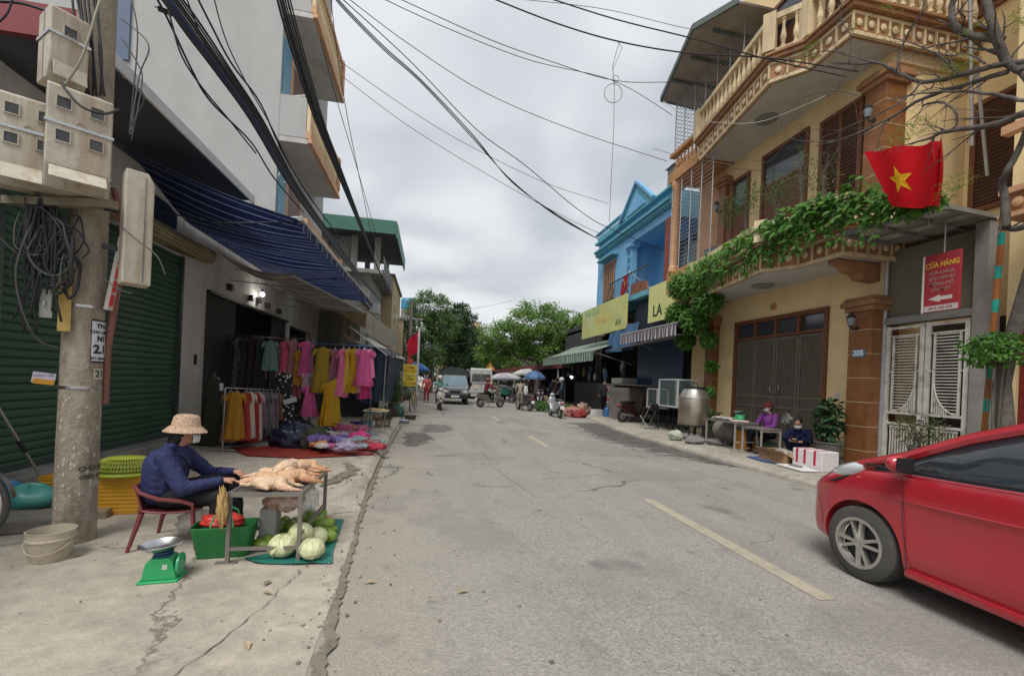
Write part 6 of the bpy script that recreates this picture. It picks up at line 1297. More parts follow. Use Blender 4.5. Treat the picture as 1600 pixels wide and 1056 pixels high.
lump('plastic_bag','clear plastic bag with pink meat hanging under the table','plastic bag',(-1.18,4.1,.40),(.15,.12,.10),mat('cloudy_plastic_meat',(.52,.34,.28),.3,.3,12,stain=(.6,.6,.58),stain_amt=.8,stain_scale=5,spec=.6),3,.35,fr=2.4)
lump('plastic_bag','clear crumpled plastic bag under the right side of the table','plastic bag',(-1.02,4.2,.38),(.09,.10,.12),glassmat('clear_film',(.75,.78,.78),.15,.45),4,.5,fr=3)
lump('plastic_bag','thin clear plastic bag under the red chair','plastic bag',(-1.98,4.35,.14),(.12,.1,.10),glassmat('clear_film_chair',(.7,.7,.68),.2,.4),5,.5,fr=3,flat=.9)
b=MB();tp=[(380,872),(470,858),(500,812),(537,812),(520,862),(520,880),(460,882),(395,880)];tw=[at_z(x,y,.008)for x,y in tp]
c0=sum(tw,Vector())/len(tw);vs=[c0+Vector((0,0,.006))];n=len(tw)
fs=[];N2=64
for ring in range(1,9):
 for k in range(N2):
  t=k/N2*n;i=int(t);p=tw[i%n].lerp(tw[(i+1)%n],t-i);q=c0.lerp(p,ring/8);vs.append(Vector((q.x,q.y,.012+.018*max(0,mnoise.noise(Vector((q.x*9,q.y*9,1)))+.2*(ring==8)))))
fs=[(0,1+k,1+(k+1)%N2)for k in range(N2)]+[(1+(r-1)*N2+k,1+r*N2+k,1+r*N2+(k+1)%N2,1+(r-1)*N2+(k+1)%N2)for r in range(1,8)for k in range(N2)]
b.add(vs,fs);tag(b.build('ground_sheet',mat('teal_tarp',(.02,.16,.13),.5,.15,6),smooth=2,fix=False),'teal plastic sheet spread under the cabbages','tarpaulin')
M_cabb=mat('cabbage_leaf',(.58,.61,.34),.5,.22,14,.9,26,stain=(.72,.73,.52),stain_amt=.6,stain_scale=5,spec=.4)
def cabbage(label,c,r,seed):
 t=T('cabbage',label,'cabbage',c,'cabbages on the teal sheet');rnd=random.Random(seed)
 b=MB();b.sph((0,0,0),(r,r,r*.85),24,16);b.build('head',M_cabb,t,smooth=True)
 b=MB()
 for k in range(9):
  a0=rnd.random()*6.28;tl=rnd.uniform(.2,1.2);sgn=rnd.choice((-1,1))
  def f(u,v):
   th=tl+(v-.15)*1.5;ph=a0+(u-.5)*1.7*(.6+.5*sin(v*pi));q=r*(1.015+.02*k/9+.05*(v**3)+.035*sin(ph*9+k)*v);return(q*sin(th)*cos(ph),q*sin(th)*sin(ph),q*.86*cos(th))
  b.grid(f,14,10)
 b.build('outer_leaves',M_cabb,t,smooth=2)
 b=MB()
 for k in range(7):a=2*pi*k/7+rnd.random()*.5;b.tube([((r*1.045)*sin(th)*cos(a+.1*th),(r*1.045)*sin(th)*sin(a+.1*th),r*.90*cos(th))for th in(.25,.6,1.0,1.4,1.8)],[.0035,.003,.0025,.002,.001],4)
 b.build('veins',mat('cabbage_vein',(.62,.66,.42),.5),t)
for px,py,z,r,l in((442,852,.095,.105,'cabbage lying left of the front right table leg'),(487,857,.092,.095,'pale cabbage right of the table leg at the sheet front'),(470,832,.17,.092,'cabbage stacked on the others against the table leg'),(494,838,.10,.09,'cabbage behind the front right one')):
 p=at_z(px,py,z);cabbage(l,tuple(p),r,px)
M_chy=mat('chayote_skin',(.21,.32,.045),.4,.18,8,.3,25,spec=.5)
rnd=random.Random(77);spots=[(425,828),(437,822),(448,831),(418,838),(432,838),(455,822),(462,815),(445,815),(498,812),(508,818),(489,806),(500,805),(515,828),(505,830),(512,838),(475,812),(420,848),(408,850),(484,814)]
for i,(px,py)in enumerate(spots):
 z=.055+(.06 if py<825 else 0);p=at_z(px,py,z);R=Matrix.Rotation(rnd.random()*6.28,3,'Z')@Matrix.Rotation(pi/2+rnd.uniform(-.4,.4),3,'Y')
 b=MB();s=.95+rnd.random()*.25;vs=[]
 prof=[(0,-.075),(.025,-.07),(.043,-.045),(.047,-.015),(.038,.03),(.027,.06),(.014,.075),(0,.078)]
 b.grid(lambda u,v:p+R@(Vector(((1+.08*abs(sin(u*pi*5)))*cos(u*2*pi),(1+.08*abs(sin(u*pi*5)))*sin(u*2*pi),0))*(prof[min(7,int(v*7+.01))][0]*s)+Vector((0,0,prof[min(7,int(v*7+.01))][1]*s))),20,8,True)
 tag(b.build('chayote',M_chy,smooth=2),'light green ridged chayote in the heap beside the cabbages','chayote','chayotes heaped beside the cabbages')
lump('melon','round pinkish squash at the right back of the teal sheet','squash',tuple(at_z(511,815,.06)),(.07,.07,.06),mat('squash_skin',(.5,.25,.15),.6),9,.05)
b=MB();b.box(-1.36,-1.22,4.05,4.2,.05,.33);tag(b.build('plastic_jar',cm((.35,.36,.33),'p'),bevel=.02),'grey plastic jar standing under the table behind the basket','jar')
GM={}
def gm(col):
 k=tuple(col)
 if k not in GM:GM[k]=clothmat('garment_cloth',tuple(c*.9+.02 for c in col),.22,.22)
 return GM[k]
GP={}
def gp(col):
 k=tuple(col)
 if k not in GP:GP[k]=dotmat('printed_cloth',tuple(c*.85+.02 for c in col),tuple(min(.8,c*.6+.28)for c in col),34,.26)
 return GP[k]
def garment(name,label,px0,px1,pyt,pyb,y,col,cat,rz=0,ruffle=False,flare=1.25,sleeves=True,pattern=None,seed=0,group=None):
 P0=at_y((px0+px1)/2,pyt,y);s=(at_y(px1,(pyt+pyb)/2,y)-at_y(px0,(pyt+pyb)/2,y)).length;hgt=P0.z-at_y((px0+px1)/2,pyb,y).z
 t=T(name,label,cat,tuple(P0),group,rz=rz);wd=s/max(.35,cos(rz))/2;rnd=random.Random(seed);ph=rnd.random()*6;k1=rnd.randrange(4,7)
 m=pattern or(gp(col)if seed%5==3 else gm(col))
 def prof(v):
  if v<.06:return wd*(.25+.45*v/.06)
  if v<.3:return wd*(.70-.08*(v-.06)/.24)
  return wd*(.62+(.38*flare/1.25)*((v-.3)/.7)**.8)
 def f(u,v):
  a=u*2*pi;w_=prof(v);am=.10*v+.03;fold=1+am*sin(a*k1+ph+v*1.5)+.5*am*sin(a*(k1*2+1)+ph*2)
  x=w_*cos(a)*fold;yy=(.035+.055*v)*sin(a)*fold*(1+1.2*am*sin(a*k1*1.7+ph));z=-hgt*v*(1+.012*sin(a*3+ph))
  if ruffle and v>.82:q=1+.10*sin(a*22+ph)+.06;x*=q;yy*=q
  return(x,yy,z)
 b=MB();b.grid(f,56,22,True)
 if sleeves:
  for s_ in(-1,1):
   b.grid(lambda u,v:(s_*(wd*.60+wd*.36*v+.02*cos(u*2*pi)*0),.035*sin(u*2*pi)*(1+.2*v),-hgt*(.03+.10*v)-.055*(1+.3*v)*cos(u*2*pi)-.03),12,5,True)
 b.build('cloth',m,t,smooth=2)
 b=MB();b.tube([(-wd*.55,0,-.045),(-.02,0,.01),(.0,0,.02),(.02,0,.01),(wd*.55,0,-.045)],.006,5);b.tube([(0,0,.02),(0,0,.055),(.014,0,.07),(.004,0,.085)],.003,4);b.build('hanger',M_steel,t)
 return t
C_MUS=(.42,.29,.02);C_YEL=(.62,.36,.01);C_PNK=(.76,.18,.34);C_HOT=(.74,.06,.24);C_MAG=(.74,.12,.34);C_LP=(.68,.30,.38);C_DR=(.42,.14,.20);C_CR=(.55,.02,.08)
gD='dresses on the blue rail at the shop front'
for i,(a,c,t_,e,y,col,rz,ru,l)in enumerate(((489,521,543,614,10.6,C_MUS,.15,True,'olive mustard dress with ruffled hem, leftmost on the blue rail'),(517,531,546,598,10.7,C_DR,.9,False,'dusty mauve dress on the blue rail right of the mustard one'),(529,545,545,620,10.55,C_PNK,.9,False,'pink dress seen edge on in the middle of the blue rail'),(540,551,545,613,10.6,C_YEL,1.0,False,'narrow golden dress between two pink ones on the blue rail'),(547,562,545,613,10.6,C_YEL,.8,True,'bright yellow dress right of the middle of the blue rail'),(554,568,546,614,10.65,C_LP,.8,False,'pale pink dress between the yellow and the hot pink ones'),(557,584,546,603,10.5,C_MAG,.25,True,'hot pink ruffled dress at the right end of the blue rail'),(563,583,548,623,10.7,C_HOT,.25,False,'long crimson pink dress under the hot pink one'),(574,585,546,590,10.6,C_PNK,1.0,False,'narrow pink top at the very right end of the rail'))):
 garment('dress',l,a,c,t_,e,y,col,'dress',rz,ru,seed=i,group=gD)
for i,(a,c,t_,e,y,col,rz,ru,l)in enumerate(((503,527,597,665,10.4,(.66,.34,.01),.3,True,'golden yellow dress hanging lowest before the blue rail'),(517,533,592,660,10.45,(.60,.38,.02),.5,True,'yellow dress partly behind the lowest golden one'),(474,495,602,650,10.6,C_MAG,.5,True,'magenta dress hanging low left of the golden ones'),(506,524,640,668,10.5,(.6,.5,.4),.4,True,'cream lining slip showing below the golden dress'))):
 garment('dress',l,a,c,t_,e,y,col,'dress',rz,ru,seed=i+30,flare=1.4)
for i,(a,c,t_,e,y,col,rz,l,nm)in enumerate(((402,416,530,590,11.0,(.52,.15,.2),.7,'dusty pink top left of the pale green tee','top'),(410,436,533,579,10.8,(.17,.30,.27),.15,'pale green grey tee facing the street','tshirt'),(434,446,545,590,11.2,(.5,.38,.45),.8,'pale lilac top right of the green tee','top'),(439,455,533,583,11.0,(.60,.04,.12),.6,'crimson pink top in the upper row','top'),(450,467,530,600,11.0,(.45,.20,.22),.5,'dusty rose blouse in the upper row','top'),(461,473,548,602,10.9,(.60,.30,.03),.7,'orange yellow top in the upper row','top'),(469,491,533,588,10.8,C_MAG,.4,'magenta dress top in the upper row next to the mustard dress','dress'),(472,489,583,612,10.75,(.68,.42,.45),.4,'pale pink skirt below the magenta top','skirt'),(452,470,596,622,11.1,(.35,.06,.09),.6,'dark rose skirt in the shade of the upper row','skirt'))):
 garment(nm,l,a,c,t_,e,y,col,nm,rz,seed=i+50,flare=1.15,group='tops in the upper row of the clothes shop')
for i in range(7):
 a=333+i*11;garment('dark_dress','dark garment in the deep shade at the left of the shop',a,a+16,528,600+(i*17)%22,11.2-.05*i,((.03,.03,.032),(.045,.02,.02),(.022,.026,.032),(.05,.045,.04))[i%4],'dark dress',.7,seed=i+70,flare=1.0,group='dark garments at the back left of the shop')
garment('floral_dress','black dress with white flowers below the tops',427,462,582,668,9.9,(.02,.02,.02),'dress',.2,pattern=dotmat('floral_print',(.012,.012,.014),(.55,.53,.50),14,.28),seed=90,sleeves=False)
gA='tops on the low front rack'
for i,(a,c,e,y,col,rz,l)in enumerate(((349,372,690,8.25,(.33,.17,.07),.5,'tan top at the left end of the low rack'),(353,385,686,8.1,(.42,.20,.01),.12,'long mustard shirt facing the street on the low rack'),(378,392,688,8.35,(.45,.04,.04),.6,'red top right of the mustard shirt'),(384,400,684,8.5,(.52,.46,.38),.6,'cream blouse on the low rack'),(392,406,690,8.7,(.40,.03,.03),.7,'second red top on the low rack'),(397,412,686,8.8,(.58,.52,.48),.6,'white blouse on the low rack'),(405,418,668,9.0,(.25,.15,.17),.6,'mauve grey blouse on the low rack'),(410,424,680,9.2,(.12,.13,.16),.6,'dark slate top on the low rack'),(418,431,668,9.3,(.16,.10,.12),.6,'plum grey top on the low rack'),(424,438,692,9.5,(.19,.15,.18),.6,'long grey lilac dress at the right end of the low rack'),(430,442,655,9.8,(.28,.12,.06),.6,'rust coloured top at the right end of the low rack'))):
 garment('blouse',l,a,c,612+.3*i,e,y,col,'top',rz,seed=i+110,flare=1.05,group=gA)
garment('trousers','dark olive trousers with a white tag at the left of the shop',316,352,588,695,8.7,(.035,.035,.02),'trousers',.05,sleeves=False,flare=1.0,seed=140)
b=MB();p=at_y(346,604,8.55);b.box(p.x-.03,p.x+.03,p.y,p.y+.004,p.z-.07,p.z+.06);tag(b.build('price_tag',cm((.6,.6,.58),'c')),'white paper tag hanging on the olive trousers','tag')
b=MB();p=at_y(453,626,9.8);b.obox(p,(.26,.01,.10),.1,0,-.35);tag(b.build('price_tag',cm((.6,.6,.58),'c')),'long white tag across the black floral dress','tag')
def rack(label,p0,p1,legs=True,col=(.45,.45,.45)):
 t=T('clothes_rack',label,'clothes rack',(p0.x,p0.y,gz(p0.x,p0.y)),world=True);m=cm(col,'m')
 b=MB();b.cyl(p0,p1,.013);b.build('rail',m,t,smooth=True)
 for p in(p0,p1):
  if legs:b=MB();b.cyl((p.x,p.y,gz(p.x,p.y)),p,.014);b.build('upright',m,t,smooth=True);b=MB();b.cyl((p.x-.2,p.y,.14),(p.x+.2,p.y,.14),.014);b.build('foot',m,t)
rack('low steel rack holding the mustard shirt and blouses',at_y(352,606,8.15),at_y(436,610,9.9));pR=at_y(583,541,10.6);pL=at_y(487,536,10.6)
rack('clothes rack with a blue rail at the shop front',pL,pR,True,(.08,.16,.25));rack('upper clothes rail inside the shop',at_y(395,527,11),at_y(490,530,11),True,(.2,.2,.2));rack('dark rail deep inside the shop',at_y(330,524,11.2),at_y(408,526,11.2),True,(.1,.1,.1))
def patch(name,label,pts,z,m,cat,thick=.006):
 P=[at_z(x,y,z)for x,y in pts];c=sum(P,Vector())/len(P);rnd=random.Random(len(label));vs=[];n=len(P);N2=48
 vs.append(Vector((c.x,c.y,z+.01)))
 for r in range(1,6):
  for k in range(N2):t=k/N2*n;i=int(t);p=P[i%n].lerp(P[(i+1)%n],t-i);q=c.lerp(p,r/5);vs.append(Vector((q.x,q.y,z+.004+.02*max(0,mnoise.noise(Vector((q.x*7,q.y*7,2)))))))
 b=MB();b.add(vs,[(0,1+k,1+(k+1)%N2)for k in range(N2)]+[(1+(r-1)*N2+k,1+r*N2+k,1+r*N2+(k+1)%N2,1+(r-1)*N2+(k+1)%N2)for r in range(1,5)for k in range(N2)])
 return tag(b.build(name,m,smooth=2,fix=False),label,cat)
patch('red_mat','red plastic mat on the pavement under the clothes heaps',[(358,700),(430,696),(480,702),(560,704),(592,710),(470,716),(385,712)],.125,mat('red_mat',(.24,.03,.02),.6,.3,4),'mat')
def heap(name,label,cat,px,py,y,r,col,seed,amp=.35,m=None,group=None):
 p=at_y(px,py,y);z0=gz(p.x,p.y);return lump(name,label,cat,(p.x,p.y,z0+r[2]*.55),r,m or gm(col),seed,amp,group,2.2,44,20,.6,.9)
heap('jacket_heap','heap of shiny navy jackets on the red mat','jackets',458,694,8.75,(.38,.28,.27),(.012,.015,.035),1,.3,mat('navy_nylon',(.012,.016,.04),.35,.2,8,.3,10))
heap('jacket_heap','folded dark olive jacket right of the navy heap','jackets',490,698,8.65,(.27,.24,.24),(.045,.05,.03),2,.25)
heap('scarf','pale grey cloth on top of the jackets','cloth',488,680,8.9,(.2,.12,.12),(.36,.40,.38),3)
heap('folded_clothes','tan and pink clothes tossed behind the jackets','clothes',508,683,8.95,(.18,.15,.14),(.50,.30,.22),4)
heap('folded_clothes','peach clothes in the middle of the heap','clothes',528,684,9.0,(.18,.14,.14),(.58,.40,.30),5)
heap('folded_clothes','lavender folded shirts in the red basket','clothes',524,698,8.75,(.20,.14,.15),(.27,.22,.52),6,.2)
heap('folded_clothes','yellow shirt on top of the clothes heap','clothes',547,672,9.3,(.12,.10,.12),(.62,.42,.04),7)
heap('folded_clothes','green and cream cloth right of the lavender shirts','clothes',543,688,9.0,(.12,.1,.1),(.40,.46,.22),8)
heap('folded_clothes','hot pink clothes heaped at the right end of the mat','clothes',560,690,8.9,(.20,.16,.18),(.68,.06,.26),9)
heap('folded_clothes','pink shirt standing up behind the right basket','clothes',565,672,9.3,(.11,.09,.16),(.66,.12,.32),10)
heap('folded_clothes','salmon clothes between the pink ones','clothes',572,683,9.1,(.12,.1,.12),(.60,.26,.20),11)
heap('folded_clothes','white shoes and cloth at the right end of the heap','clothes',586,690,8.85,(.09,.08,.09),(.58,.56,.56),12)
heap('dark_bag','dark blue bag behind the yellow dress hem','bag',507,672,9.9,(.18,.14,.14),(.02,.022,.06),13)
heap('basin_goods','dark heap on the shop threshold behind the floral dress','bag',465,650,10.6,(.3,.2,.22),(.03,.03,.03),14)
heap('shoe_heap','jumble of shoes by the shop pillar','shoes',335,690,8.9,(.26,.2,.13),(.10,.08,.09),15,.6)
def openbasket(label,px,py,y,w_,d_,h_,m,rz=0,z=None,name='basket'):
 p=at_y(px,py,y);z0=gz(p.x,p.y)+.012 if z is None else z;t=T(name,label,name,(p.x,p.y,z0),rz=rz)
 b=MB();
 for k in range(5):zz=h_*k/4;q=.88+.12*k/4;b.tube([(x*q,yy*q,zz+.005)for x,yy in rrect(w_,d_,.03,3)],.006,5,closed=True)
 R=rrect(w_,d_,.03,3);n=30
 for s_ in range(n):
  i=s_*len(R)//n;x,yy=R[i];x2,y2=R[(i+1)%len(R)];b.tube([(x*.88,yy*.88,0),(x,yy,h_)],.004,4)
 for s_ in range(9):xx=-w_/2+.03+(w_-.06)*s_/8;b.tube([(xx*.88,-d_/2*.88,0),(xx,-d_/2,h_)],.004,4);b.tube([(xx*.88,d_/2*.88,0),(xx,d_/2,h_)],.004,4)
 b.box(-w_*.44,w_*.44,-d_*.44,d_*.44,0,.006);b.build('mesh',m,t);return t
M_rb=mat('red_plastic',(.50,.03,.03),.45,.1,9)
openbasket('red plastic mesh basket under the lavender shirts',524,709,8.55,.5,.34,.14,M_rb);openbasket('red plastic mesh basket under the hot pink clothes',568,708,8.55,.55,.34,.15,M_rb)
hc=[(.42,.36,.50),(.60,.12,.28),(.30,.42,.44),(.62,.50,.38),(.16,.10,.30),(.64,.30,.12),(.62,.58,.55),(.55,.05,.10),(.28,.30,.12),(.70,.22,.36)]
rnd=random.Random(12)
for i in range(26):
 px=498+rnd.random()*92;py=668+rnd.random()*32;p=at_z(px,py,.2+.1*rnd.random());r=rnd.uniform(.07,.15)
 lump('folded_clothes','crumpled small garment tossed in the bright clothes heap','clothes',tuple(p),(r*1.3,r,r*.55),gm(hc[i%10]),200+i,.5,'small garments tossed in the clothes heap',2.6,30,14,.5,1.4)
for i in range(10):
 y=8.35+i*.16;x=-3.15-.05*i;c=((.05,.04,.04),(.3,.04,.04),(.12,.12,.14),(.4,.36,.32))[i%4];pz=at_y(400,640,y);garment('trousers','dark trousers hanging behind the shirts of the low rack',360+i*8,378+i*8,640,694,y+.5,c,'trousers',.6,sleeves=False,seed=i+300,flare=1.0,group='trousers behind the low rack')
def table(label,c,w_,d_,h_,top,leg,rz=0,cross=False,name='table',z=None,blocks=False):
 t=T(name,label,'table',(c[0],c[1],gz(c[0],c[1])if z is None else z),rz=rz)
 b=MB();b.box(-w_/2,w_/2,-d_/2,d_/2,h_-.03,h_);b.build('tabletop',top,t,bevel=.004)
 for s_ in(-1,1):
  if cross:
   b=MB();b.tube([(s_*w_*.4,-d_*.4,h_-.03),(s_*w_*.3,d_*.4,0)],.012,6);b.tube([(s_*w_*.4,d_*.4,h_-.03),(s_*w_*.3,-d_*.4,0)],.012,6);b.build('leg',leg,t)
  else:
   for q in(-1,1):
    b=MB();b.box(s_*w_*.46-.015,s_*w_*.46+.015,q*d_*.46-.015,q*d_*.46+.015,0,h_-.031)
    if blocks:b.box(s_*w_*.46-.07,s_*w_*.46+.07,q*d_*.46-.05,q*d_*.46+.05,0,.05)
    b.build('leg',leg,t)
 if not cross:b=MB();b.box(-w_*.44,w_*.44,-d_*.46-.01,-d_*.46+.01,h_*.3,h_*.3+.025);b.box(-w_*.44,w_*.44,-d_*.46-.01,-d_*.46+.01,h_-.07,h_-.035);b.build('crossbar',leg,t)
 return t
p=at_z(590,668,.11);table('small folding table with fried food at the left kerb',(-1.32,12.1),.62,.5,.48,mat('white_tabletop',(.55,.55,.5),.5),M_galv,0,True)
lump('fried_food','yellow fried food spread on the small folding table','food',(-1.32,12.1,.60),(.27,.2,.035),mat('fried_food',(.62,.42,.16),.6,.3,14,.5,30),3,.4,flat=.5)
openbasket('brown wicker basket under the folding table',598,668,12.6,.4,.3,.2,cm((.2,.13,.07),'c'))
def tub(label,px,py,y,r,h_,m,name='basin',fill=None):
 p=at_y(px,py,y);t=T(name,label,name,(p.x,p.y,gz(p.x,p.y)+.005));b=MB();b.lathe([(r*.75,0),(r,h_),(r*1.05,h_),(r*.95,h_*.97),(r*.72,.02),(0,.02)],n=24);b.build('body',m,t,smooth=True)
 if fill:b=MB();b.sph((0,0,h_*.85),(r*.9,r*.9,r*.25),16,8);b.build('contents',fill,t,smooth=True)
 return t
tub('dark blue basin on the ground under the rail',556,665,12.0,.16,.16,cm((.02,.03,.2),'p'));tub('pale blue basin by the blue rail upright',572,668,12.2,.17,.14,cm((.2,.3,.36),'p'));tub('green basin at the shop threshold',478,668,11.2,.2,.12,cm((.12,.2,.14),'p'))
tub('grey paper tray with rubbish at the kerb',632,662,14.6,.17,.10,cm((.3,.32,.38),'p'),'tray',cm((.5,.5,.55),'c'));tub('dark crate bottom on the kerb beside the paper tray',641,655,16.0,.22,.14,cm((.09,.06,.045),'p'),'tray')
for i,(px,py,y,r,c,l)in enumerate(((600,625,15.0,.22,(.25,.10,.08),'reddish sack under the net'),(588,632,14.4,.2,(.28,.24,.18),'pale sack under the net'),(612,630,15.6,.2,(.08,.04,.04),'dark maroon sack under the net'),(600,640,14.6,.24,(.06,.07,.05),'dark green sack at the net foot'),(622,640,16,.22,(.08,.18,.14),'teal bag at the foot of the net'),(575,628,13.8,.15,(.42,.36,.28),'cream round sack behind the pink dresses'))):
 heap('sack',l,'sack',px,py,y,(r,r*.9,r*1.0),c,20+i,.25)
b=MB();b.grid(lambda u,v:(-2.6+1.35*u*(1-.12*v),14.5+.12*sin(u*14)+.0*v,2.5-.15*u-1.75*v+.1*v*sin(u*8)),30,12);b.grid(lambda u,v:(-1.25-.1*v+.05*sin(u*20),14.5+5.4*u,2.35-1.7*v),40,10)
tag(b.build('shade_net',glassmat('dark_blue_net',(.02,.04,.08),.8,.80),smooth=2),'dark blue shade net draped under the white awning','net')
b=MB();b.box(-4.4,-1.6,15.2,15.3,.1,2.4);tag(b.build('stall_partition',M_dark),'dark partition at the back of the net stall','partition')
bush('kerb_plant','dark green leafy plant at the kerb beside the yellow bicycle',(-1.35,18.3,.95),(.36,.4,.7),M_lfm,900,.12,.4,61,(.22,.3));
def bicycle(label,loc,rz,col):
 t=T('bicycle',label,'bicycle',loc,rz=rz)
 for y in(-.52,.52):wheel_parts(t,(0,y,.33),.33,(1,0,0),M_rub,16,.02)
 b=MB();b.tube([(0,.52,.33),(0,.40,.75),(0,.37,.9)],.018);b.tube([(0,.40,.72),(0,.1,.45),(0,-.05,.32)],.018);b.tube([(0,-.05,.32),(0,-.2,.85)],.016);b.tube([(0,-.52,.33),(0,-.05,.32)],.012);b.tube([(0,-.52,.33),(0,-.17,.7)],.012);b.build('frame',cm(col,'p'),t,smooth=True)
 b=MB();b.tube([(-.28,.25,1.0),(-.2,.38,1.0),(0,.38,.92),(.2,.38,1.0),(.28,.25,1.0)],.012);b.build('handlebar',M_steel,t,smooth=True)
 b=MB();b.sph((0,-.22,.9),(.09,.14,.04));b.build('saddle',M_blk,t,smooth=True)
 b=MB()
 for k in range(6):q=.75+.05*k;b.tube([(x*q/1.0,.62+y*q,.68+.045*k)for x,y in rrect(.34,.26,.03,2)],.005,4,closed=True)
 b.box(-.13,.13,.52,.72,.68,.685);b.build('basket',cm((.12,.12,.12),'m'),t)
 return t
bicycle('yellow bicycle with a wire basket parked at the left kerb',(-.62,19.6,.05),pi-.15,(.55,.48,.05))
sg=T('signboard','tall yellow two panel signboard with red lettering beside the yellow bicycle','sign',(-1.0,23.5,.1),world=True)
p0,p1=at_y(642,571,23.5),at_y(661,606,23.5);M_ys=mat('sign_yellow_panel',(.68,.55,.06),.5,.08,9)
for(za,zb)in((1.02,1.55),(1.58,2.15)):
 b=MB();b.box(-1.32,-.62,23.45,23.5,za,zb);b.build('panel',M_ys,sg)
b=MB();b.box(-1.34,-1.3,23.44,23.51,.1,2.5);b.box(-.64,-.6,23.44,23.51,.1,2.5);b.build('frame',M_galv,sg)
b=MB();b.cyl((-.97,23.45,2.32),(-.97,23.5,2.32),.16,n=20);b.build('red_disc',cm((.55,.06,.03),'p'),sg)
for s_,z,sz,m in(('CƠM',1.97,.2,(.5,.1,.02)),('BÌNH DÂN',1.80,.13,(.5,.1,.02)),('LẨU',1.40,.2,(.15,.1,.02)),('CÁ CHÉP',1.15,.17,(.6,.1,.02))):text_obj(s_,sz,cm(m,'c'),sg,loc=(-.97,23.445,z),xdir=(1,0,0),bold=.003)
b=MB();p=at_y(654,545,26);b.cyl((p.x,26,0),(p.x,26,p.z+1.2),.06);fl_=T('flag_mast','white flag mast with a red flag beyond the signboard','flag',(p.x,26,0),world=True);b.build('flag_pole',cm((.6,.6,.58),'w'),fl_)
b=MB();b.grid(lambda u,v:(p.x-.05-.55*u-.05*sin(v*5),26+.06*sin(u*8),p.z+1.0-1.1*v-.5*u),12,10);b.build('cloth',cm((.5,.02,.04)),fl_,smooth=2)
def dpole(label,x,y,h_,r=.13):
 t=T('utility_pole',label,'utility pole',(x,y,0));b=MB();b.cyl((0,0,0),(0,0,h_),r,r*.7,12);b.build('pole_shaft',M_pole,t,smooth=True)
 b=MB();b.box(-.8,.8,-.05,.05,h_-1.3,h_-1.2);b.build('cross_arm',M_galv,t);b=MB();b.lathe([(.18,0),(.22,.1),(.2,.6),(0,.65)],(.0,-.25,h_-3),10);b.build('cable_box',cm((.06,.06,.06),'p'),t)
dpole('far utility pole carrying the cable bundle past the signboard',-1.35,30,6.6);dpole('second far utility pole behind the loose tree',-1.2,46,7.4)
rnd=random.Random(88)
for i in range(9):cable([(-1.35+rnd.uniform(-.3,.3),30,5.2+rnd.random()),(-1.3+rnd.uniform(-.4,.4),34,4.2+rnd.random()),(-1.2,46,5.8+rnd.random())],.02,M_cab,'far cable sagging between the two distant poles','far cables between the distant poles')
cable([at_y(640,495,30),at_y(680,484,34),at_y(740,482,40),at_y(800,470,48)],.014,M_cabg,'faint wire crossing between the far trees');cable([at_y(628,528,24),at_y(655,540,30),at_y(760,534,45)],.012,M_cabg,'pale cable from the left shops to the white flag mast')
def matpaint(name,col):return mat(name,col,.3,.04,3,spec=.6,coat=1,metal=.15,stain=tuple(c*.6+.05 for c in col),stain_amt=.25,stain_scale=2)
M_tr=mat('black_trim',(.018,.018,.02),.45,.1,10)
M_cg=mat('car_glass',(.018,.025,.03),.05,.1,2,spec=.9)
def carwheel(t,x,y,r,w_,side,group=None):
 b=MB();R_=Matrix.Rotation(pi/2,3,'Y')
 b.lathe([(r*.66,-w_/2),(r*.9,-w_/2),(r*.985,-w_*.40),(r,-w_*.25),(r,w_*.25),(r*.985,w_*.40),(r*.9,w_/2),(r*.66,w_/2),(r*.64,0),(r*.66,-w_/2)],(x,y,r),40,M=R_,caps=False);wh=b.build('wheel',M_rub2,t,smooth=True)
 b=MB();o=-side*w_/2*-1
 xs=x+side*w_*.42
 b.lathe([(r*.67,0),(r*.68,.02),(r*.60,.02),(r*.575,-.03),(r*.56,-.035)],(xs,y,r),40,M=Matrix.Rotation(side*pi/2,3,'Y'),caps=False)
 for k in range(8):
  a=k*pi/4+.2;a2=a+(.16 if k%2 else-.16);c=Vector((xs-side*.005,y,r))
  b.bar(c+Vector((0,cos(a)*r*.08,sin(a)*r*.08)),c+Vector((-side*.01,cos(a2)*r*.62,sin(a2)*r*.62)),r*.13,.025)
 b.cyl((xs-side*.03,y,r),(xs+side*.008,y,r),r*.15,n=16);b.build('rim',mat('alloy',(.55,.54,.50),.35,.1,9,metal=.8)if 'alloy' not in bpy.data.materials else bpy.data.materials['alloy'],wh,smooth=True)
 b=MB();b.cyl((xs-side*.06,y,r),(xs-side*.05,y,r),r*.6,n=30);b.build('brake_disc',M_dark,wh)
M_red=matpaint('red_car_paint',(.46,.02,.035))
CAR=T('red_car','red hatchback driving past at the right edge, front wheel and bonnet in view','car',(4.31,1.88,0))
CAR.rotation_euler=(0,0,-.02)
def lerp_t(T_,s):
 for(a,va),(c,vc)in zip(T_,T_[1:]):
  if s<=c:return va+(vc-va)*max(0,(s-a))/(c-a)
 return T_[-1][1]
hwT=[(0,.52),(.06,.64),(.16,.73),(.35,.785),(.6,.80),(1.0,.80),(2.4,.805),(3.1,.79),(3.4,.75),(3.6,.66)]
shT=[(0,.60),(.06,.66),(.16,.75),(.35,.85),(.6,.915),(.95,.955),(1.4,.97),(2.4,1.02),(3.2,1.05),(3.5,1.0),(3.6,.9)]
tpT=[(0,.64),(.06,.73),(.16,.82),(.35,.93),(.6,.99),(.95,1.045),(1.3,1.05),(2.4,1.05),(3.3,1.07),(3.6,.93)]
zbT=[(0,.28),(.1,.2),(.4,.18),(3.2,.18),(3.5,.25),(3.6,.32)]
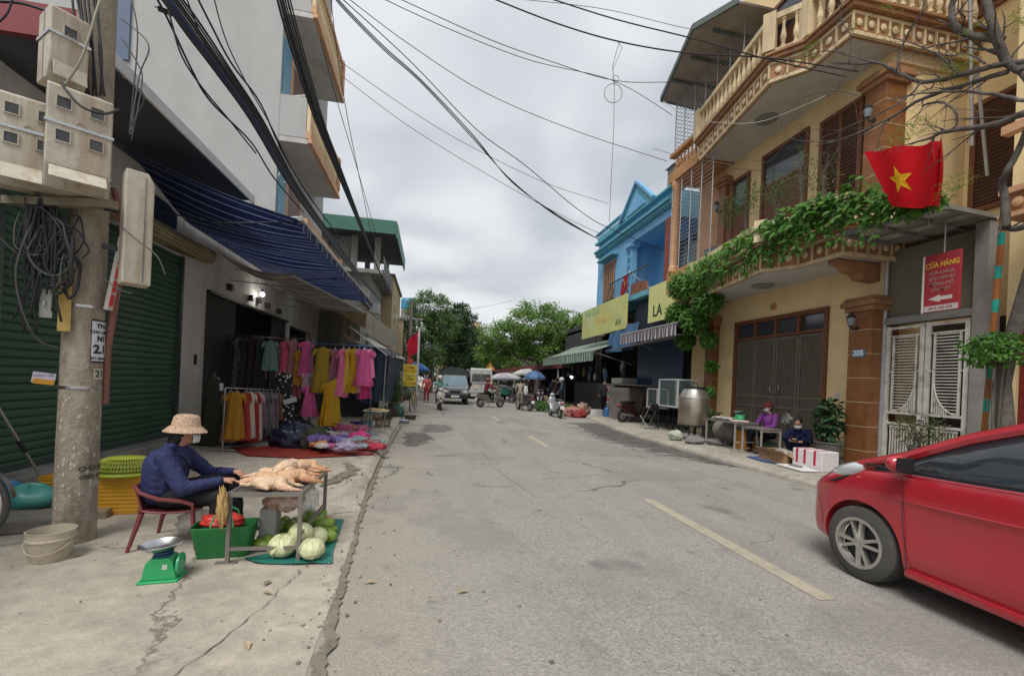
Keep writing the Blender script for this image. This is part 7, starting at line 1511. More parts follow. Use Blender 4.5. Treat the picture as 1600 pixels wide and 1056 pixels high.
S_=[0,.03,.06,.11,.16,.25,.35,.48,.6,.78,.95,1.15,1.4,1.7,2.0,2.4,2.8,3.1,3.25,3.4,3.5,3.57,3.6]
b=MB();vs=[]
for s in S_:
 hw,sh,tp,zb=lerp_t(hwT,s),lerp_t(shT,s),lerp_t(tpT,s),lerp_t(zbT,s);y=1.8-s
 half=[(0,zb),(hw*.6,zb),(hw*.93,zb+.005),(hw*.985,zb+.10),(hw*1.0,.42),(hw*.985,.58),(hw*1.0,.70 if sh>.75 else sh-.06),(hw*.985,sh-.05),(hw*.93,sh),(hw*.7,tp-.02),(hw*.35,tp-.003),(0,tp)]
 ring=half+[(-x,z)for x,z in half[-2:0:-1]];vs+=[(x,y,z)for x,z in ring]
n=22
b.add(vs,[(i*n+k,i*n+(k+1)%n,(i+1)*n+(k+1)%n,(i+1)*n+k)for i in range(len(S_)-1)for k in range(n)]+[tuple(range(n)),tuple((len(S_)-1)*n+k for k in range(n))[::-1]])
body=b.build('body',M_red,CAR,smooth=2)
m_=body.modifiers.new('s','SUBSURF');m_.levels=2;m_.render_levels=2
cuts=[]
for y in(1.15,-1.23):
 for s_ in(-1,1):
  b=MB();b.cyl((s_*.55,y,.30),(s_*1.1,y,.30),.345,n=48);c=b.build('cut',M_dark,keep=True);c.location=(0,0,0);cuts.append(c)
  m_=body.modifiers.new('b','BOOLEAN');m_.operation='DIFFERENCE';m_.object=c;m_.solver='EXACT'
rot_=CAR.rotation_euler.copy();loc_=CAR.location.copy();CAR.rotation_euler=(0,0,0);CAR.location=(0,0,0)
dg=bpy.context.evaluated_depsgraph_get();dg.update();me=bpy.data.meshes.new_from_object(body.evaluated_get(dg));body.modifiers.clear();body.data=me;me.name='body'
while len(me.materials)>1:me.materials.pop()
me.polygons.foreach_set('material_index',[0]*len(me.polygons));me.polygons.foreach_set('use_smooth',[True]*len(me.polygons));me.set_sharp_from_angle(angle=radians(35))
for c in cuts:bpy.data.objects.remove(c)
CAR.rotation_euler=rot_;CAR.location=loc_
for y in(1.15,-1.23):
 for s_ in(-1,1):carwheel(CAR,s_*.70,y,.30,.19,s_)
def gh(s):
 return lerp_t([(.72,1.0),(.95,1.12),(1.3,1.30),(1.65,1.43),(2.1,1.485),(2.8,1.47),(3.2,1.40),(3.45,1.2),(3.55,1.05)],s)
S2=[.72,.95,1.3,1.65,2.1,2.8,3.2,3.45,3.55];b=MB();vs=[]
for s in S2:
 z1=gh(s);z0=lerp_t(shT,s)-.03;t_=(z1-z0)/.5;hb=.755;ht=hb-.17*min(1,t_)
 vs+=[(-hb,1.8-s,z0),(-ht-.02,1.8-s,z1-.06),(-ht+.10,1.8-s,z1-.015),(0,1.8-s,z1),(ht-.10,1.8-s,z1-.015),(ht+.02,1.8-s,z1-.06),(hb,1.8-s,z0)]
n=7;b.add(vs,[(i*n+k,i*n+k+1,(i+1)*n+k+1,(i+1)*n+k)for i in range(len(S2)-1)for k in range(n-1)]);o=b.build('windows',M_cg,CAR,smooth=2)
b=MB()
for s_ in(-1,1):
 q=lambda s,dz=0,off=0:Vector((s_*(.755-.17*min(1,(gh(s)-lerp_t(shT,s)+.03)/.5)+.012+off),1.8-s,gh(s)-.055+dz))
 b.tube([Vector((s_*.75,1.8-.60,.945)),q(.95),q(1.3),q(1.65),q(2.1),q(2.8),q(3.2),q(3.45)],[.03,.042,.042,.04,.035,.035,.045,.06],8)
 b.bar(Vector((s_*.762,1.8-2.35,1.0)),q(2.35,-.02),.07,.03);b.bar(Vector((s_*.762,1.8-3.15,1.02)),q(3.05,-.02),.12,.03)
b.build('pillars',M_red,CAR,smooth=True)
b=MB();vs=[]
for s in(1.62,1.8,2.1,2.5,2.8,3.15):z1=gh(s)+.012;vs+=[(-.60,1.8-s,z1-.045),(-.4,1.8-s,z1-.012),(0,1.8-s,z1),(.4,1.8-s,z1-.012),(.60,1.8-s,z1-.045)]
b.add(vs,[(i*5+k,i*5+k+1,(i+1)*5+k+1,(i+1)*5+k)for i in range(5)for k in range(4)]);b.build('roof',M_red,CAR,smooth=2)
for s_ in(-1,1):
 b=MB();b.sph((s_*.65,1.43,.80),(.095,.33,.085),20,12,Matrix.Rotation(s_*.42,3,'Z')@Matrix.Rotation(-.42,3,'X'));hl=b.build('headlight',mat('headlight_lens',(.56,.59,.60),.08,.1,14,spec=.9,coat=1)if 'headlight_lens' not in bpy.data.materials else bpy.data.materials['headlight_lens'],CAR,smooth=True)
 b=MB();b.tube([(s_*.755,1.17,.885),(s_*.79,1.36,.785),(s_*.735,1.56,.70),(s_*.60,1.70,.665)],[.004,.012,.012,.005],6);b.build('lamp_trim',M_tr,hl)
 b=MB();b.sph((s_*.87,.80,1.02),(.09,.06,.065),16,10);mr_=b.build('mirror',M_red,CAR,smooth=True);b=MB();b.bar((s_*.76,.86,.97),(s_*.84,.81,.99),.05,.03);b.box(s_*.80,s_*.94,.735,.75,.97,1.07);b.build('mirror_back',M_tr,mr_)
 b=MB();b.tube([(s_*.765,1.8-.66,.955),(s_*.778,1.8-1.2,.975),(s_*.78,1.8-2.4,1.02),(s_*.765,1.8-3.2,1.045)],.008,5);b.build('window_seal',M_tr,CAR)
 b=MB();b.tube([(s_*.80,1.8-.98,.92),(s_*.803,1.8-1.0,.6),(s_*.798,1.8-1.04,.25)],.0035,4);b.build('door_gap',M_tr,CAR);b=MB();b.tube([(s_*.806,1.8-2.2,.97),(s_*.808,1.8-2.2,.6),(s_*.80,1.8-2.15,.22)],.0035,4);b.build('door_gap',M_tr,CAR);b=MB();b.tube([(s_*.792,1.55,.62),(s_*.80,1.50,.50),(s_*.79,1.49,.36)],.003,4);b.build('bumper_gap',M_tr,CAR)
 b=MB();b.tube([(s_*.80,1.0,.735),(s_*.812,.5,.755),(s_*.815,-.4,.79),(s_*.81,-1.2,.84)],[.002,.008,.008,.003],6);b.build('side_crease',M_red,CAR,smooth=True)
 b=MB();b.obox((s_*.815,1.8-2.05,.82),(.03,.2,.035));b.build('door_handle',M_red,CAR,bevel=.008)
 b=MB();b.box(s_*.74,s_*.806,-.85,.78,.185,.25);b.build('sill',matpaint('sill_paint',(.36,.02,.03)),CAR,bevel=.02)
b=MB();b.box(-.4,.4,1.70,1.77,.34,.5);b.build('grille',M_tr,CAR);b=MB();b.box(-.55,.55,-1.6,1.3,.15,.18);b.build('underbody',M_dark,CAR)
def boxcar(b,ys_,prof):
 vs=[]
 for y,(hw,zb,zw,zt,ht)in zip(ys_,prof):vs+=[(-hw,y,zb),(hw,y,zb),(hw,y,zw),(ht,y,zt),(-ht,y,zt),(-hw,y,zw)]
 n=6;b.add(vs,[(i*n+k,i*n+(k+1)%n,(i+1)*n+(k+1)%n,(i+1)*n+k)for i in range(len(prof)-1)for k in range(n)]+[tuple(range(n)),tuple((len(prof)-1)*n+k for k in range(n))[::-1]])
TK=T('light_truck','grey light truck with a dark tarpaulin cover driving toward the camera','truck',(1.55,26.0,0));M_tk=matpaint('grey_truck_paint',(.20,.22,.24))
b=MB();boxcar(b,[0,.03,.35,.9,1.5],[(.72,.5,.92,.95,.70),(.78,.42,.98,1.02,.76),(.80,.38,1.05,1.1,.76),(.80,.38,1.1,1.72,.66),(.80,.38,1.1,1.76,.68)]);b.build('cab',M_tk,TK,bevel=.03)
b=MB();b.add([(-.68,.335,1.10),(.68,.335,1.10),(.62,.86,1.66),(-.62,.86,1.66)],[(0,1,2,3)]);b.build('windscreen',mat('truck_glass',(.16,.25,.28),.1,.2,2,spec=.8),TK,solid=.02)
b=MB();b.box(-.80,.80,-.06,.06,.36,.60);b.build('bumper',M_tr,TK,bevel=.02)
for s_ in(-1,1):
 b=MB();b.box(s_*.70,s_*.46,-.01,.02,.70,.86);b.build('headlight',cm((.6,.62,.62),'p'),TK,bevel=.01)
 b=MB();b.box(s_*.84,s_*1.0,.42,.46,1.1,1.35);b.build('mirror',M_tr,TK)
 for y in(.62,2.7):carwheel(TK,s_*.70,y,.29,.17,s_)
b=MB();b.box(-.3,.3,-.02,-.002,.68,.82);b.box(-.68,.68,-.012,.0,.64,.67);b.build('grille',M_tr,TK);b=MB();b.box(-.24,.24,-.075,-.062,.42,.55);b.build('number_plate',cm((.6,.6,.58),'p'),TK)
b=MB();b.box(-.85,.85,1.55,3.7,.55,.95);b.build('cargo_bed',M_tk,TK)
b=MB();b.grid(lambda u,v:((-.98+1.96*u),1.3+2.4*v,2.05+.20*sin(u*pi)+.04*sin(u*12)-.25*(abs(u-.5)*2)**3),20,8);b.grid(lambda u,v:((-.98+1.96*u),1.3+.03*sin(u*16),1.65+.40*v+(.20*sin(u*pi)-.25*(abs(u-.5)*2)**3)*v),20,6);b.grid(lambda u,v:(-.98-.03*sin(v*9),1.3+2.4*u,.9+.92*v),10,6);b.grid(lambda u,v:(.98,1.3+2.4*u,.9+.92*v),10,6);b.build('tarpaulin',mat('truck_tarp',(.045,.055,.055),.7,.25,4,.4,6),TK,smooth=2)
VN=T('minibus','white minibus seen from behind, driving away','minibus',(4.05,34.6,0));M_vn=matpaint('white_van_paint',(.55,.55,.54))
b=MB();boxcar(b,[0,.06,4.6,5.4],[(.92,.45,1.35,2.34,.78),(.97,.42,1.4,2.42,.84),(.97,.42,1.4,2.42,.84),(.9,.42,1.1,1.25,.8)]);b.build('body',M_vn,VN,bevel=.06)
b=MB();b.add([(-.76,-.012,1.38),(.76,-.012,1.38),(.70,.0,1.98),(-.70,.0,1.98)],[(0,1,2,3)]);b.build('rear_window',mat('van_glass',(.03,.04,.04),.08,.3,2,spec=.8),VN,solid=.02)
b=MB();b.box(-.015,.015,-.03,-.013,.6,2.2);b.box(-.7,.7,-.03,-.012,1.22,1.27);b.build('door_seam',cm((.25,.25,.25),'p'),VN)
b=MB();b.box(-.97,.97,-.12,.02,.42,.60);b.build('bumper',cm((.35,.35,.35),'p'),VN,bevel=.03);b=MB();b.box(-.62,-.2,-.03,-.012,.8,1.05);b.build('number_plate',cm((.62,.5,.42),'p'),VN)
for s_ in(-1,1):
 b=MB();b.box(s_*.84,s_*.95,-.03,.02,.75,1.35);b.build('tail_light',cm((.4,.03,.02),'p'),VN)
 for y in(.9,4.3):carwheel(VN,s_*.82,y,.34,.2,s_)
def scooter(label,loc,rz,col,plate=True):
 t=T('scooter',label,'scooter',loc,rz=rz);m=matpaint('scooter_paint',col)
 for y in(-.62,.62):
  b=MB();b.lathe([(.16,-.045),(.22,-.045),(.25,-.02),(.25,.02),(.22,.045),(.16,.045),(.16,-.045)],(0,y,.25),28,M=Matrix.Rotation(pi/2,3,'Y'),caps=False);w_=b.build('wheel',M_rub,t,smooth=True)
  b=MB();b.cyl((-.03,y,.25),(.03,y,.25),.16,n=20);b.build('rim',M_galv,w_)
 b=MB();b.prism([(-.85,.62),(-.80,.74),(-.2,.70),(.0,.40),(.28,.36),(.40,.60),(.47,.92),(.56,.90),(.50,.55),(.42,.28),(-.1,.24),(-.4,.36),(-.78,.50)],-.13,.13,'x');b.build('body',m,t,bevel=.035)
 b=MB();b.sph((0,.50,.68),(.21,.09,.24),16,10);b.sph((0,.52,.98),(.13,.12,.09),14,10);b.build('front_shield',m,t,smooth=True)
 b=MB();b.sph((0,.62,.43),(.075,.2,.09),12,8);b.build('front_fender',m,t,smooth=True);b=MB();b.tube([(.0,.50,.9),(0,.62,.3)],.035);b.build('fork',M_tr,t)
 b=MB();b.sph((0,-.38,.77),(.14,.42,.065),16,8);b.build('seat',M_blk,t,smooth=True);b=MB();b.tube([(-.33,.36,1.02),(-.12,.46,1.02),(.12,.46,1.02),(.33,.36,1.02)],.018);b.build('handlebar',M_tr,t,smooth=True)
 for s_ in(-1,1):b=MB();b.tube([(s_*.22,.42,1.02),(s_*.28,.42,1.18)],.006,5);b.sph((s_*.29,.42,1.22),(.055,.015,.035),10,8);b.build('mirror',M_tr,t,smooth=True)
 b=MB();b.sph((0,.63,.99),(.07,.03,.06),12,8);b.build('headlight',cm((.65,.65,.62),'p'),t,smooth=True);b=MB();b.sph((0,-.86,.66),(.08,.03,.04),10,6);b.build('tail_light',cm((.4,.02,.02),'p'),t,smooth=True)
 b=MB();b.cyl((.12,-.75,.32),(.12,-.2,.26),.05,.035);b.build('exhaust',M_galv,t,smooth=True);b=MB();b.tube([(-.06,-.1,.24),(-.14,-.05,.0)],.012,5);b.build('stand',M_tr,t)
 if plate:b=MB();b.obox((0,-.90,.48),(.19,.01,.14),0,-.25);b.build('number_plate',cm((.65,.62,.58),'p'),t)
 return t
Jr=dict(pelvis=(0,-.32,.90),chest=(0,-.26,1.18),neck=(0,-.22,1.37),head=(0,-.19,1.50),shL=(-.18,-.24,1.30),shR=(.18,-.24,1.30),elL=(-.27,.02,1.10),elR=(.27,.02,1.10),wrL=(-.27,.26,1.04),wrR=(.27,.26,1.04),hipL=(-.1,-.28,.86),hipR=(.1,-.28,.86),knL=(-.16,.10,.72),knR=(.16,.10,.72),anL=(-.14,.08,.38),anR=(.14,.08,.38),ftL=(-.14,.25,.34),ftR=(.14,.25,.34))
sc1=(.55,21.4,0);scooter('cream scooter with rider coming toward the camera on the left',sc1,pi+.05,(.55,.53,.47));person('scooter rider in a mint green raincoat and white helmet',sc1,pi+.05,Jr,gm((.22,.48,.44)),cm((.03,.03,.04)),voxel=.016,hat=helmet(cm((.7,.7,.7),'p')),mask=cm((.25,.45,.5)))
sc2=(3.45,24.6,0);scooter('beige and black scooter crossing in profile in the road centre',sc2,-pi/2+.35,(.16,.14,.11));person('scooter rider in a dark red jacket seen from the side',sc2,-pi/2+.35,Jr,gm((.20,.02,.03)),cm((.03,.03,.04)),voxel=.016,hat=helmet(cm((.25,.05,.06),'p')))
scooter('white and black scooter parked at the right kerb, seen from behind',(5.6,19.0,0),.05,(.35,.36,.38));scooter('dark scooter stopped beside the woman with the white bag',(5.05,23.0,0),.3,(.05,.04,.05))
scooter('dark motorbike parked in the shade behind the grey stall',(7.95,16.0,.13),-1.3,(.06,.02,.02),False)
Js=dict(pelvis=(0,0,.90),chest=(0,.02,1.20),neck=(0,.02,1.42),head=(0,.05,1.56),shL=(-.18,.0,1.35),shR=(.18,.0,1.35),elL=(-.24,.02,1.08),elR=(.24,.05,1.08),wrL=(-.2,.18,.92),wrR=(.22,.2,.95),hipL=(-.09,0,.86),hipR=(.09,0,.86),knL=(-.1,.06,.48),knR=(.1,.02,.48),anL=(-.1,-.04,.09),anR=(.1,.0,.09))
person('woman in a red patterned dress standing beyond the signboard',(-.1,27.5,.02),2.9,Js,dotmat('red_floral',(.50,.05,.06),(.65,.35,.3),20,.35),gm((.42,.04,.06)),voxel=.016,hair='long',mask=False)
person('woman in a pale blouse standing by the dark scooter',(4.85,23.2,.02),-.4,Js,gm((.42,.36,.28)),gm((.32,.27,.22)),voxel=.016,hat=cap_hat(cm((.06,.1,.16))));
lump('tote_bag','white tote bag hanging from the woman beside the dark scooter','bag',(5.1,22.95,1.05),(.12,.05,.26),cm((.65,.63,.6)),4,.1)
person('rider with a white helmet behind the green cart',(5.5,32.5,.02),2.8,Js,gm((.12,.07,.09)),cm((.03,.03,.04)),voxel=.02,hat=helmet(cm((.7,.7,.7),'p')))
person('person in dark clothes with a pale hat shopping under the umbrellas',(6.6,30,.1),2.2,Js,gm((.05,.05,.07)),cm((.03,.03,.04)),voxel=.02,hat=conical(cm((.6,.55,.42),'c')))
person('person in dark blue reaching over the vegetable stall',(6.9,22.3,.13),1.2,Js,gm((.03,.05,.10)),cm((.02,.02,.03)),voxel=.02,hat=helmet(cm((.55,.55,.55),'p')))
person('person in a grey shirt standing in the shade beside the stacked goods',(8.1,19.4,.13),2.4,Js,gm((.09,.09,.10)),cm((.02,.02,.03)),voxel=.02)
gc=T('cart','green wheeled cart with a white bundle in front of the far umbrellas','cart',(5.3,31.5,0));b=MB();b.box(-.45,.45,-.3,.3,.55,1.0);b.build('box',cm((.05,.22,.16),'p'),gc,bevel=.02);b=MB();b.sph((0,0,1.1),(.42,.28,.14));b.build('bundle',cm((.6,.6,.58)),gc,smooth=True)
for s_ in(-1,1):wheel_parts(gc,(s_*.5,0,.3),.3,(1,0,0),M_rub,10,.02)
def umbrella(label,loc,r,h_,c1,c2):
 t=T('umbrella',label,'umbrella',loc,'market umbrellas');b=MB();n=8;vs=[(0,0,h_+.45)]
 for rr_,z in((.5,.34),(.85,.12),(1.0,0),(1.0,-.14)):
  for k in range(n):a=2*pi*k/n;vs.append((r*rr_*cos(a),r*rr_*sin(a),h_+z))
 fs=[(0,1+k,1+(k+1)%n)for k in range(n)]+[(1+i*n+k,1+(i+1)*n+k,1+(i+1)*n+(k+1)%n,1+i*n+(k+1)%n)for i in range(3)for k in range(n)]
 b.add(vs,fs);b.m=[k%2 for k in range(n)]*4;b.build('canopy',[gm(c1),gm(c2)],t);b=MB();b.cyl((0,0,0),(0,0,h_+.4),.025);b.build('pole',M_galv,t)
umbrella('white and lilac market umbrella left of the others',(6.1,35,.1),1.4,1.65,(.6,.6,.62),(.48,.42,.54));umbrella('blue market umbrella by the woman with the white bag',(6.9,28.5,.1),.75,1.75,(.08,.16,.32),(.12,.22,.42));umbrella('pale far umbrella behind the blue one',(8.2,36,.1),1.4,2.1,(.6,.58,.52),(.5,.5,.52));umbrella('small blue umbrella on the left beyond the signboard',(-.9,29.5,.1),.9,1.95,(.04,.12,.4),(.1,.25,.5))
ts=T('traffic_sign','orange triangular road sign above the far umbrella','traffic sign',(4.9,36,0));b=MB();b.prism([(-.45,2.35),(.45,2.35),(0,3.1)],-.02,.02,'y');b.build('plate',cm((.62,.16,.05),'p'),ts);b=MB();b.prism([(-.27,2.44),(.27,2.44),(0,2.88)],-.03,-.021,'y');b.build('centre',cm((.62,.5,.2),'p'),ts);b=MB();b.cyl((0,.05,0),(0,.05,3.0),.03);b.build('post',M_galv,ts)
ms=T('market_shed','long low dark market shed with a red fascia under the street tree','shed',(10,38,0),world=True)
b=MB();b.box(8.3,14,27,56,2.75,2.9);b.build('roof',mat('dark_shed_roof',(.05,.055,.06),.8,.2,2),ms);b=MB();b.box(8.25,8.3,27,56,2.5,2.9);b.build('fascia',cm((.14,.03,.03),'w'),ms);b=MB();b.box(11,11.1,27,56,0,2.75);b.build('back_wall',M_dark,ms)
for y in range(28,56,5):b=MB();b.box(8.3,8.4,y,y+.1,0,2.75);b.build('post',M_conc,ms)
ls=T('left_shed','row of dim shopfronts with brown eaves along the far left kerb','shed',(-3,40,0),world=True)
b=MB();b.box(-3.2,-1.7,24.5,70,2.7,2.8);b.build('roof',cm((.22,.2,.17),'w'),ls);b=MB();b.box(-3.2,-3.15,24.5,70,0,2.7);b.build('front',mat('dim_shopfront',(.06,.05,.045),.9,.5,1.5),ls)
for y in range(26,70,6):b=MB();b.box(-1.8,-1.72,y,y+.08,0,2.7);b.build('post',M_galv,ls)
cols=[(.20,.06,.05),(.08,.12,.05),(.25,.2,.12),(.05,.08,.15),(.3,.28,.24),(.12,.05,.07)]
for i in range(16):
 y=25+i*2.3;lump('goods_heap','heap of mixed goods along the far left kerb','goods',(-1.6+.2*sin(i*2),y,.35),(.4,.5,.38),gm(cols[i%6]),i,.4,'goods heaped along the far left kerb',2,20,10,.7)
for i in range(14):
 y=28+i*2.0;lump('goods_heap','heap of market goods along the far right kerb','goods',(7.4+.3*sin(i*2.4),y,.35),(.5,.5,.35),gm(cols[(i*5+2)%6]),i+40,.4,'goods heaped along the far right kerb',2,20,10,.7)
sp0=[o for o in bpy.data.objects if o.name.startswith('scooter')and o.parent is None][3]
for i,(x,y,rz)in enumerate(((6.2,25.2,-.5),(6.6,26.6,-.9),(6.0,29.2,.6),(6.8,31.8,-.7),(6.3,34.5,.4))):
 c=copy_tree(sp0);c.location=(x,y,.05);c.rotation_euler=(0,0,rz);c['label']=('dark scooter','second dark scooter','third dark scooter','fourth dark scooter','farthest dark scooter')[i]+' of the row parked at the market stalls, counted from the near end';c['group']='scooters parked along the market'
for i,(x,y,c_)in enumerate(((7.3,24.6,(.10,.04,.04)),(7.6,26.4,(.05,.07,.12)),(6.9,30.6,(.16,.05,.05)),(7.5,33.2,(.08,.08,.07)))):
 person('shopper standing in the shade of the dark market stalls',(x,y,.13),1.0+i*1.3,Js,gm(c_),cm((.02,.02,.03)),voxel=.022,hair='short')['group']='shoppers in the shade of the market'
for i in range(9):
 t_=T('produce_crate','crate of produce on the right kerb under the green awning','crate',(6.95+.25*(i%2),19.8+i*.75,.13),'produce crates under the green awning',rz=.1*i);b=MB();b.box(-.28,.28,-.2,.2,0,.2);b.build('box',cm(((.3,.05,.04),(.06,.14,.3),(.22,.16,.09))[i%3],'p'),t_,bevel=.01);b=MB();[b.sph((-.2+.1*(k%5),-.1+.2*(k//5),.2),.07,8,6)for k in range(10)];b.build('produce',cm(((.35,.06,.03),(.12,.22,.04),(.45,.25,.04))[(i*2)%3],'p'),t_,smooth=True)
rnd=random.Random(5)
M_veg=leafmat('vegetable_green',(.03,.10,.02),(.12,.26,.06))
for i,(x,y,l)in enumerate(((6.35,21.6,'heap of leafy green vegetables left of the parked scooter'),(6.6,20.6,'heap of leafy green vegetables behind the parked scooter'),(5.9,22.6,'small heap of greens beside the dark scooter'))):
 b=MB();leaves(b,rnd,(x,y,.28),(.5,.45,.22),420,.14,.5);tag(b.build('vegetables',M_veg,fix=False),l,'vegetables','leafy vegetables on the right kerb')
for i,(px,py,y,r,c,l)in enumerate(((895,640,19.6,(.4,.3,.28),(.45,.20,.17),'pink red goods spread on the kerb'),(905,643,19.2,(.35,.3,.2),(.30,.04,.04),'dark red goods in front of the pink ones'),(885,642,19.8,(.3,.25,.2),(.55,.5,.45),'white packs right of the parked scooter'),(912,636,20.0,(.3,.25,.3),(.42,.28,.22),'tan goods heap near the white box'))):
 heap('goods_heap',l,'goods',px,py,y,r,c,60+i,.4)
def cbox(label,c,s,col,rz=0,name='box',cat=None,bevel=.01,m=None):b=MB();b.obox((0,0,s[2]/2),s);o=b.build(name,m or cm(col,'p'),bevel=bevel,keep=True);o.location=c;o.rotation_euler=(0,0,rz);return tag(o,label,cat or name)
cbox('white foam box on the kerb at the grey stall',(7.55,19.0,.13),(.45,.35,.28),(.55,.55,.53),.3,'foam_box','foam box')
wj=T('water_jug','blue plastic water jug beside the white foam box','water jug',(7.85,18.5,.13));b=MB();b.lathe([(.15,0),(.16,.03),(.16,.14),(.15,.16),(.16,.18),(.16,.32),(.12,.40),(.045,.43),(.045,.48),(0,.48)],n=20);b.build('bottle',mat('blue_jug',(.04,.14,.36),.25,.1,spec=.6),wj,smooth=True);b=MB();b.cyl((0,0,.47),(0,0,.5),.05);b.build('lid',cm((.5,.55,.6),'p'),wj)
for i in range(30):cbox('small packet in the tall stack of packed goods beside the grey stall',(8.15+.02*sin(i*3),18.9-.32*(i%3)+.03*sin(i),.13+.14*(i//3)),(.26,.26,.13),((.45,.42,.38),(.35,.12,.08),(.5,.45,.3),(.12,.14,.2))[(i*7)%4],.2*sin(i),'packet').__setitem__('group','packets stacked beside the grey stall')
gs=T('covered_stall','grey plastic wrapped stall box under a flat brown sheet','stall',(8.2,17.2,.13));b=MB();b.box(-.45,.45,-1.0,.9,0,1.35);b.build('box',mat('grey_wrap',(.20,.18,.165),.45,.3,3,.6,5,stain=(.1,.08,.07),stain_amt=.5),gs,bevel=.03);b=MB();b.box(-.75,.6,-2.6,1.0,1.42,1.45);b.build('sheet',mat('brown_sheet',(.16,.14,.125),.7,.2,3),gs);b=MB();b.box(-.4,.3,-.2,.9,1.46,1.72);b.build('bundle',cm((.30,.30,.29),'c'),gs,bevel=.03)
lp=T('stall_lamp','lit round lamp hanging under the green awning','lamp',tuple(at_y(893,589,20)));b=MB();b.sph((0,0,0),.06,14,10);b.build('bulb',mat('lit_stall_bulb',(1,1,1),.5,emit=(1,.98,.9,8)),lp,smooth=True);b=MB();b.cyl((0,0,.1),(0,0,.9),.008);b.build('cord',M_blk,lp)
ld=bpy.data.lights.new('stall_light','POINT');ld.energy=10;ld.color=(1,.95,.85);ld.shadow_soft_size=.12;lo=bpy.data.objects.new('stall_light',ld);COL.objects.link(lo);lo.parent=lp;lo.location=(-.1,0,-.2)
for i in range(12):
 y=17.8+i*.62;x=8.2+.3*sin(i*2.2);z=2.1+.25*sin(i*1.7)
 b=MB();b.sph((x,y,z),(.09,.12,.22+.08*sin(i)),10,8);b.cyl((x,y,z+.2),(x,y,2.9),.005,n=4);tag(b.build('hanging_bag',gm(((.04,.05,.08),(.4,.4,.4),(.10,.18,.3),(.03,.03,.03),(.3,.26,.1))[i%5])),'small bag hanging in the shade under the green awning','bag','bags hanging under the green awning')
tag(cbox('dark shelf of goods at the back of the green awning stall',(8.5,21.5,.13),(.5,5.5,1.5),(.04,.04,.045),0,'shelf'),None)
M_wf=mat('white_aluminium',(.62,.63,.63),.4,.06,6,metal=.2)
def cabinet(label,x0,x1,y0,y1,z0,z1,shelf):
 t=T('glass_cabinet',label,'glass cabinet',((x0+x1)/2,(y0+y1)/2,z0),world=True);b=MB();e=.022
 for x in(x0,x1):
  for y in(y0,y1):b.box(x-e,x+e,y-e,y+e,z0,z1)
 for z in(z0,z1-.03):
  for x in(x0,x1):b.box(x-e*.9,x+e*.9,y0+e,y1-e,z,z+.04)
  for y in(y0,y1):b.box(x0+e,x1-e,y-e*.9,y+e*.9,z,z+.04)
 b.build('frame',M_wf,t);b=MB();b.box(x0,x0+.004,y0+e,y1-e,z0+.04,z1-.03);b.box(x0+e,x1-e,y0,y0+.004,z0+.04,z1-.03);b.build('glass',glassmat('cabinet_glass',(.22,.30,.28),.05,.18),t)
 b=MB()
 for z in shelf:b.box(x0+.03,x1-.03,y0+.03,y1-.03,z,z+.01)
 b.build('shelf',glassmat('shelf_glass',(.35,.45,.42),.1,.5),t)
cabinet('large white framed glass cabinet on the black table',7.5,8.1,12.35,13.45,.92,1.80,(1.35,));cabinet('small white framed glass cabinet left of the large one',7.75,8.15,14.0,14.7,.80,1.48,(1.1,))
table('black metal table under the large glass cabinet',(7.8,12.9),.6,1.3,.78,M_blk,M_blk);table('black metal table under the small glass cabinet',(7.9,14.4),.5,1.0,.66,M_blk,M_blk)
fc=T('folding_chair','black folding chair in front of the glass cabinets','chair',(7.25,13.6,.13),rz=.4);b=MB();b.box(-.2,.2,-.2,.2,.42,.45);b.build('seat',M_blk,fc);b=MB();b.tube([(-.2,-.2,0),(-.2,.2,.44)],.012);b.tube([(.2,-.2,0),(.2,.2,.44)],.012);b.tube([(-.2,.2,0),(-.2,-.22,.85)],.012);b.tube([(.2,.2,0),(.2,-.22,.85)],.012);b.build('frame',M_galv,fc);b=MB();b.box(-.2,.2,-.24,-.2,.6,.85);b.build('backrest',M_blk,fc)
tk=T('steel_drum','large dull steel roasting drum with a conical lid on a black stand','drum',(7.15,10.95,.13));M_dr=mat('dull_steel',(.42,.36,.29),.33,.12,5,metal=.85,stain=(.22,.15,.09),stain_amt=.4)
b=MB();b.lathe([(.385,.42),(.395,.44),(.395,1.12),(.385,1.14)],n=36);b.build('shell',M_dr,tk,smooth=True);b=MB();b.lathe([(.40,1.13),(.40,1.16),(.29,1.36),(.28,1.40),(0,1.40)],n=36);b.build('lid',mat('lid_steel',(.55,.52,.47),.3,.1,5,metal=.85),tk,smooth=True)
b=MB();b.cyl((0,0,1.40),(0,0,1.45),.3,n=30);b.tube([(-.1,0,1.45),(-.08,0,1.55),(.08,0,1.55),(.1,0,1.45)],.012);b.build('lid_top',M_tr,tk,smooth=True)
b=MB();b.cyl((0,0,.38),(0,0,.42),.40,n=30)
b.build('stand_plate',M_blk,tk)
for a in(.8,2.4,3.9,5.5):b=MB();b.cyl((.36*cos(a),.36*sin(a),0),(.36*cos(a),.36*sin(a),.38),.02,n=8);b.build('leg',M_blk,tk)
lump('plastic_bag','pale green netted bag at the kerb in front of the steel drum','bag',(6.55,10.8,.26),(.2,.18,.14),mat('pale_green_bag',(.38,.42,.33),.6,.3,20),7,.2,flat=.8)
for i,(x,y,r,l)in enumerate(((6.75,10.2,.2,'flat grey stone slab nearest the kerb by the drum'),(7.0,10.6,.22,'grey stone under the steel drum stand'),(7.15,10.0,.17,'small grey stone beside the barrel'))):lump('stone',l,'stone',(x,y,.2),(r*1.2,r,.09),mat('grey_stone',(.2,.19,.18),.95,.25,6,.5,20),i+5,.3,'stones by the steel drum')
